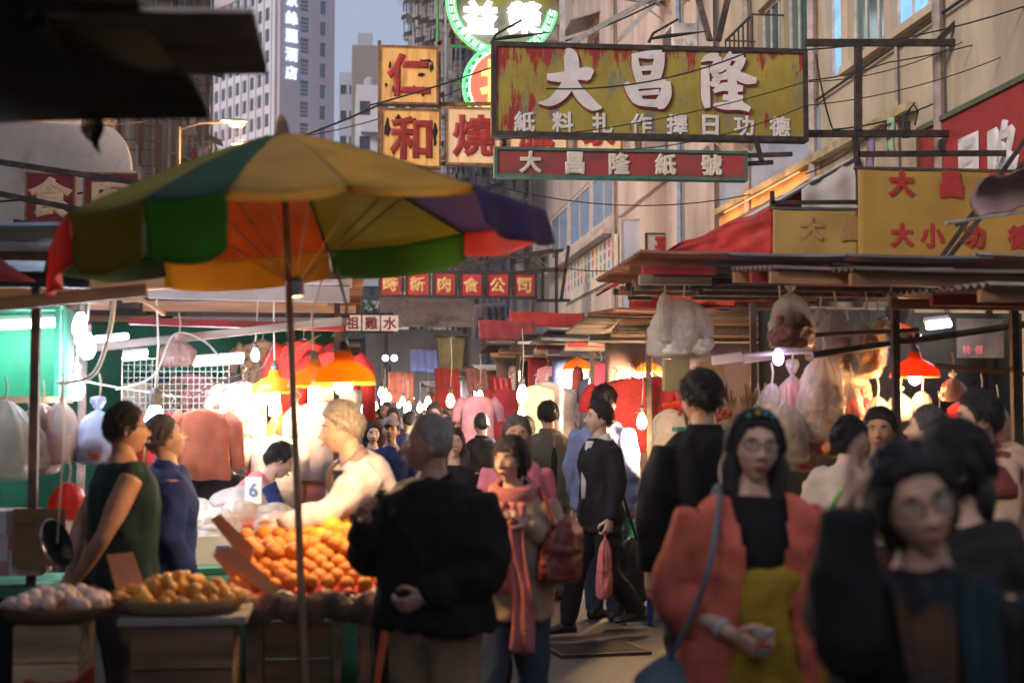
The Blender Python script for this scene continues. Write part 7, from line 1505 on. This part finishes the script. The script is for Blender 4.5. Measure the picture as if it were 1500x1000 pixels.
loft_torso(cg, [(.66, .285, .19, -.03), (.78, .262, .175, -.02), (.92, .245, .168, -.01), (1.05, .225, .16, 0), (1.18, .218, .158, .002), (1.28, .222, .160, .002), (1.345, .212, .145, -.004), (1.40, .165, .118, -.012), (1.445, .10, .092, -.014), (1.465, .082, .08, -.012)], Bq)
for nm in 'RL': limb(cg, [p19['S'][nm] + Vector((0, 0, -.006)), (p19['S'][nm] + p19['E'][nm]) / 2, p19['E'][nm], p19['E'][nm].lerp(p19['W'][nm], .5)], [.076, .074, .074, .070])
q = modmesh(cg.mesh('cardigan'), [('REMESH', dict(mode='VOXEL', voxel_size=.0115)), ('SMOOTH', dict(factor=.5, iterations=4))]); folds(q, .013, 8)
bm_ = bmesh.new(); bm_.from_mesh(q)
dead = [f_ for f_ in bm_.faces if (lambda c: (c.y > .02 and abs(c.x) < .088 + .02 * math.sin(c.z * 9) + .05 * max(0, 1.0 - c.z)) or c.z > 1.448 or c.z < .675)(f_.calc_center_median())]
bmesh.ops.delete(bm_, geom=dead, context='FACES'); bm_.to_mesh(q); bm_.free(); q.polygons.foreach_set('use_smooth', [True] * len(q.polygons)); ob('cardigan', q, w_coral, p19['o'])
hbz = MB(); ob('headband', MB().tube([tuple(Vector((.088 * math.cos(a), .050 + .055 * math.sin(a) * .0 + .0, 0)) + Vector((0, .02 - .05 * abs(math.cos(a)), .135 * math.sin(a) * .9 - .01))) for a in [R(k) for k in range(-5, 186, 8)]], .011, 8, 1.6), CL('headband', (.02, .02, .02)), p19['o'], smooth=True).matrix_local = p19['HM']
for k, (a, c) in enumerate(((115, (.02, .15, .30)), (98, (.05, .25, .30)), (82, (.30, .30, .06)), (64, (.05, .30, .12)))): o = ob('headband_bead', MB().ball((0, 0, 0), .010, 8, 6), mat('bead_%d' % k, c, .3), p19['o'], smooth=True); o.matrix_local = p19['HM'] @ Matrix.Translation((.088 * math.cos(R(a)), .084 - .05 * abs(math.cos(R(a))), .122 * math.sin(R(a)) - .01))
ob('wristband', MB().lathe([(.034, -.01), (.037, 0), (.034, .01), (.030, 0)], 16, Matrix.Translation(p19['E']['R'].lerp(p19['W']['R'], .82)) @ (p19['W']['R'] - p19['E']['R']).to_track_quat('Z', 'Y').to_matrix().to_4x4()), m_white_c, p19['o'])
# front woman with glasses, hand raised to her hair
p20 = person('woman with glasses in a black jacket raising her hand to her hair', 1350, 2.62, 172, H=1.535, skin='tan', hair=('bob', 'black'), fem=True, top=w_black, hem=.70, bottom=w_black, seed=21, glasses=True, loose=.018, build=1.04, head=(4, 4, 14),
   arms={'R': ((.045, .19, -.06), (-.01, -.01, .25)), 'L': ((.06, -.03, -.27), (.0, .06, -.23))}, hands=('relax', 'relax'))
ob('scarf', MB().slab(lambda u_, v: (.055 + .075 * (u_ - .5) - .035 * v + .05 * (1 - v) ** 2 * (-1 if u_ < .5 else .2), .163 + .012 * math.sin(u_ * 9) + .035 * math.sin(v * 2.6) - .07 * (1 - v) ** 4, 1.43 - .62 * v), 10, 20, (0, .012, 0)), CL('scarf_brown', (.08, .036, .018), col2=(.01, .022, .035), mask_scale=4, mask_pos=.5), p20['o'], smooth=True)
ob('scarf', MB().slab(lambda u_, v: (-.075 + .075 * (u_ - .5) + .03 * v, .163 + .012 * math.sin(u_ * 9 + 2) + .035 * math.sin(v * 2.6) - .07 * (1 - v) ** 4, 1.43 - .62 * v), 10, 20, (0, .012, 0)), CL('scarf_teal', (.010, .026, .036)), p20['o'], smooth=True)
p21 = person('person in a dark coat close behind the woman with the raised hand', 1402, 3.45, 70, ytop=618, skin='tan', hair=('bob', 'black'), fem=True, top=CL('charcoal', (.02, .018, .018)), hem=.68, bottom=w_black, seed=22, loose=.03, build=1.1)
# customers at the snack stall
p22 = person('woman in a cream blouse with her hair tied up leaning over the snack stall', 1208, 6.55, -62, H=1.64, skin='light', hair=('bun', 'black'), fem=True, lean=24, top=w_cream, hem=.78, bottom=w_grey, seed=23, loose=.02, head=(0, -12, 0), arms={'R': ((.04, .08, -.25), (-.03, .2, -.08)), 'L': ((.04, .08, -.25), (-.03, .2, -.08))})
ob('green_strap', MB().slab(lambda u_, v: tuple(p22['bendf'](Vector((.13 + .02 * u_ - .05 * v, -.135 - .02 * math.sin(v * 3) + .03 * (1 - v) ** 2, 1.41 - .4 * v)))), 2, 12, (0, -.006, 0)), mat('lime_strap', (.12, .5, .05), .5), p22['o'])
p23 = person('dark haired man behind the cream blouse facing the street', 1289, 7.35, 152, ytop=598, skin='brown', hair=('short', 'black'), top=w_brown, bottom=w_black, seed=24)
p24 = person('man with cropped greying hair looking into the snack stall', 1358, 6.85, 48, ytop=594, skin='tan', hair=('crop', 'dgrey'), top=w_black, bottom=w_black, seed=25, loose=.015, head=(10, -6, 0))
p25 = person('man in a tan and maroon padded jacket bending to the wrapped goods', 1470, 6.05, 78, H=1.72, skin='tan', hair=('short', 'black'), lean=14, top=w_ltan, hem=.74, bottom=w_black, seed=26, loose=.05, head=(0, -10, 0), collar=w_maroon, arms={'R': ((.06, .05, -.26), (-.04, .2, -.05)), 'L': ((.06, .05, -.26), (-.04, .2, -.05))})
yk = MB(); loft_torso(yk, [(1.27, .222, .166, .002), (1.33, .222, .158, -.004), (1.395, .185, .13, -.012), (1.43, .118, .105, -.014)], p25['bend'])
for nm in 'RL': limb(yk, [p25['S'][nm], p25['S'][nm].lerp(p25['E'][nm], .25), p25['S'][nm].lerp(p25['E'][nm], .5)], [.108, .106, .104])
q = modmesh(yk.mesh('shoulder_yoke'), [('REMESH', dict(mode='VOXEL', voxel_size=.012)), ('SMOOTH', dict(factor=.5, iterations=4))]); folds(q, .012, 3); q.polygons.foreach_set('use_smooth', [True] * len(q.polygons)); ob('shoulder_yoke', q, w_maroon, p25['o'])

# crowd farther along: a few builds, copied
protos = []
for k, (hr, tp, fm, yw, lab) in enumerate(((('short', 'black'), w_black, False, 175, 'a'), (('bob', 'black'), w_grey, True, 180, 'b'), (('short', 'black'), w_navy, False, 5, 'c'), (('bob', 'brown'), w_maroon, True, 185, 'd'), (('crop', 'dgrey'), w_brown, False, 172, 'e'))):
    protos.append(person('person in a %s top in the crowd far down the street' % ('black', 'grey', 'navy', 'maroon', 'brown')[k], 560, 20 + k, yw, H=1.62 + .03 * k, hair=hr, top=tp, bottom=w_black, fem=fm, lo=True, seed=60 + k, group='crowd far down the street')['o'])
rng = random.Random(5)
for k in range(36):
    src = protos[k % 5]; o = copy_tree(src); Yc = 16.5 + k * .9 + rng.uniform(-.4, .4)
    lim = (.25, 2.0) if Yc < 30 else (-.2, 2.3); o.location = (rng.uniform(*lim), Yc, .017); o.rotation_euler = (0, 0, src.rotation_euler.z + R(rng.uniform(-35, 35))); q = src.scale[0] * rng.uniform(.95, 1.06); o.scale = (q, q, q)
for k, (px, Y) in enumerate(((527, 19), (557, 20), (600, 18), (650, 19.5), (688, 21))): protos[k].location = (P(px, 615, Y).x, Y, .017)

# ------------------------------------------------------------------ things carried
def at(p, nm, off=(0, 0, 0)): return p['M'] @ (p['hand'][nm] @ Vector((0, .03, .09)) + Vector(off))
pb = thing('carrier_bag', 'pink plastic carrier bag held by the man in the suit', 'carrier bag', at(p9, 'L'), R(75)); ob('film', sack(.34, .44, 5, .35, .5), mat('pink_film', (.68, .20, .20), .4, var=.1, translucent=.3, bump=.4, bscale=25), pb, smooth=True, loc=(.02, 0, -.05)); ob('handle', MB().tube([(-.04, 0, -.1), (-.02, 0, .0), (.02, 0, .0), (.05, 0, -.1)], .008, 6), MATS['pink_film'], pb)
ht = thing('tote_bag', 'large black tote bag hanging behind the man in the suit', 'bag', P(924, 786, 10.75), R(15)); ob('body', sack(.26, .52, 9, .5, .5), mat('black_leather', (.012, .012, .013), .35, var=.2, bump=.3, bscale=40), ht, smooth=True, loc=(0, 0, -.0)); ob('strap', MB().tube([(-.08, 0, -.1), (-.1, .0, .25), (-.13, .02, .52)], .012, 6).tube([(.07, 0, -.08), (-.04, .0, .25), (-.12, .03, .52)], .012, 6), MATS['black_leather'], ht)
rb = thing('shoulder_bag', 'maroon shoulder bag of the woman with the pink scarf', 'bag', P(826, 775, 6.3), R(60)); ob('body', sack(.36, .30, 14, .45, .5), mat('maroon_leather', (.16, .02, .018), .45, var=.2, bump=.3, bscale=40), rb, smooth=True, loc=(0, 0, .07)); rsh = Matrix.Rotation(R(-60), 3, 'Z') @ (p7['M'] @ (p7['S']['L'] + Vector((.02, 0, .075))) - rb.location); ob('strap', MB().tube(spline([(-.12, 0, .02), rsh * .55 + Vector((-.08, -.02, 0)), rsh, rsh * .5 + Vector((.06, .05, .02)), (.10, 0, .02)], 5), .014, 6, .6), MATS['maroon_leather'], rb)
bb = thing('shoulder_bag', 'grey blue cloth bag hanging under the coral cardigan', 'bag', p19['M'] @ Vector((.30, .06, .93)), R(190)); ob('body', sack(.24, .32, 19, .5, .5), mat('grey_blue_cloth', (.10, .13, .15), .8, var=.4, scale=9), bb, smooth=True); lb = lambda q: Matrix.Rotation(R(-190), 3, 'Z') @ (p19['M'] @ Vector(q) - bb.location); ob('strap', MB().tube(spline([(0, 0, -.03), lb((.25, .13, 1.02)), lb((.19, .185, 1.2)), lb((.14, .13, 1.40)), lb((.12, .02, 1.46)), lb((.15, -.13, 1.3))], 5), .011, 6, .5), mat('blue_strap', (.12, .20, .24), .7), bb)
cp = thing('paper_cup', 'small white paper cup held by the woman in the coral cardigan', 'cup', at(p19, 'R', (0, .012, -.03))); ob('cup', MB().lathe([(.024, 0), (.031, .075), (.033, .078), (.029, .074), (.022, .004)], 18), m_white_p, cp, smooth=True); ob('band', MB().lathe([(.0275, .025), (.0305, .055), (.0302, .055), (.0272, .025)], 18), mat('cup_print', (.5, .08, .06), .6), cp)
bk = thing('black_handbag', 'brown strap bag worn on the left side of the coral cardigan', 'bag', P(1190, 850, 4.28), R(-15)); ob('body', sack(.16, .28, 23, .6, .5), w_brown, bk, smooth=True); ob('strap', MB().tube([(0, 0, -.03), (-.035, .0, .15), (-.06, .0, .26), (-.075, .05, .32)], .013, 6, .5), w_brown, bk)
pu = thing('folded_umbrella', 'dark rolled umbrella leaning behind the olive shirt', 'umbrella', P(812, 690, 11.9)); ob('canopy', MB().lathe([(.008, -.3), (.025, -.2), (.028, .1), (.012, .2)], 10), w_black, pu); ob('handle', MB().tube([(0, 0, .2), (0, 0, .3), (.02, 0, .34), (.05, 0, .33), (.055, 0, .3)], .008, 6), m_wood, pu)
hz_ = MB().box(-60, 60, -50, 235, -1.0, 90); hm_ = bpy.data.materials.new('dusk_air'); hm_.use_nodes = True
nt_ = hm_.node_tree; nt_.nodes.remove(nt_.nodes['Principled BSDF']); pv = nt_.nodes.new('ShaderNodeVolumePrincipled'); pv.inputs['Density'].default_value = .0009; pv.inputs['Color'].default_value = (.92, .94, 1.0, 1); pv.inputs['Anisotropy'].default_value = .5
nt_.links.new(pv.outputs[0], nt_.nodes['Material Output'].inputs['Volume'])
tag(ob('haze', hz_, hm_), kind='stuff')
S.cycles.volume_bounces = 0; S.cycles.volume_max_steps = 16
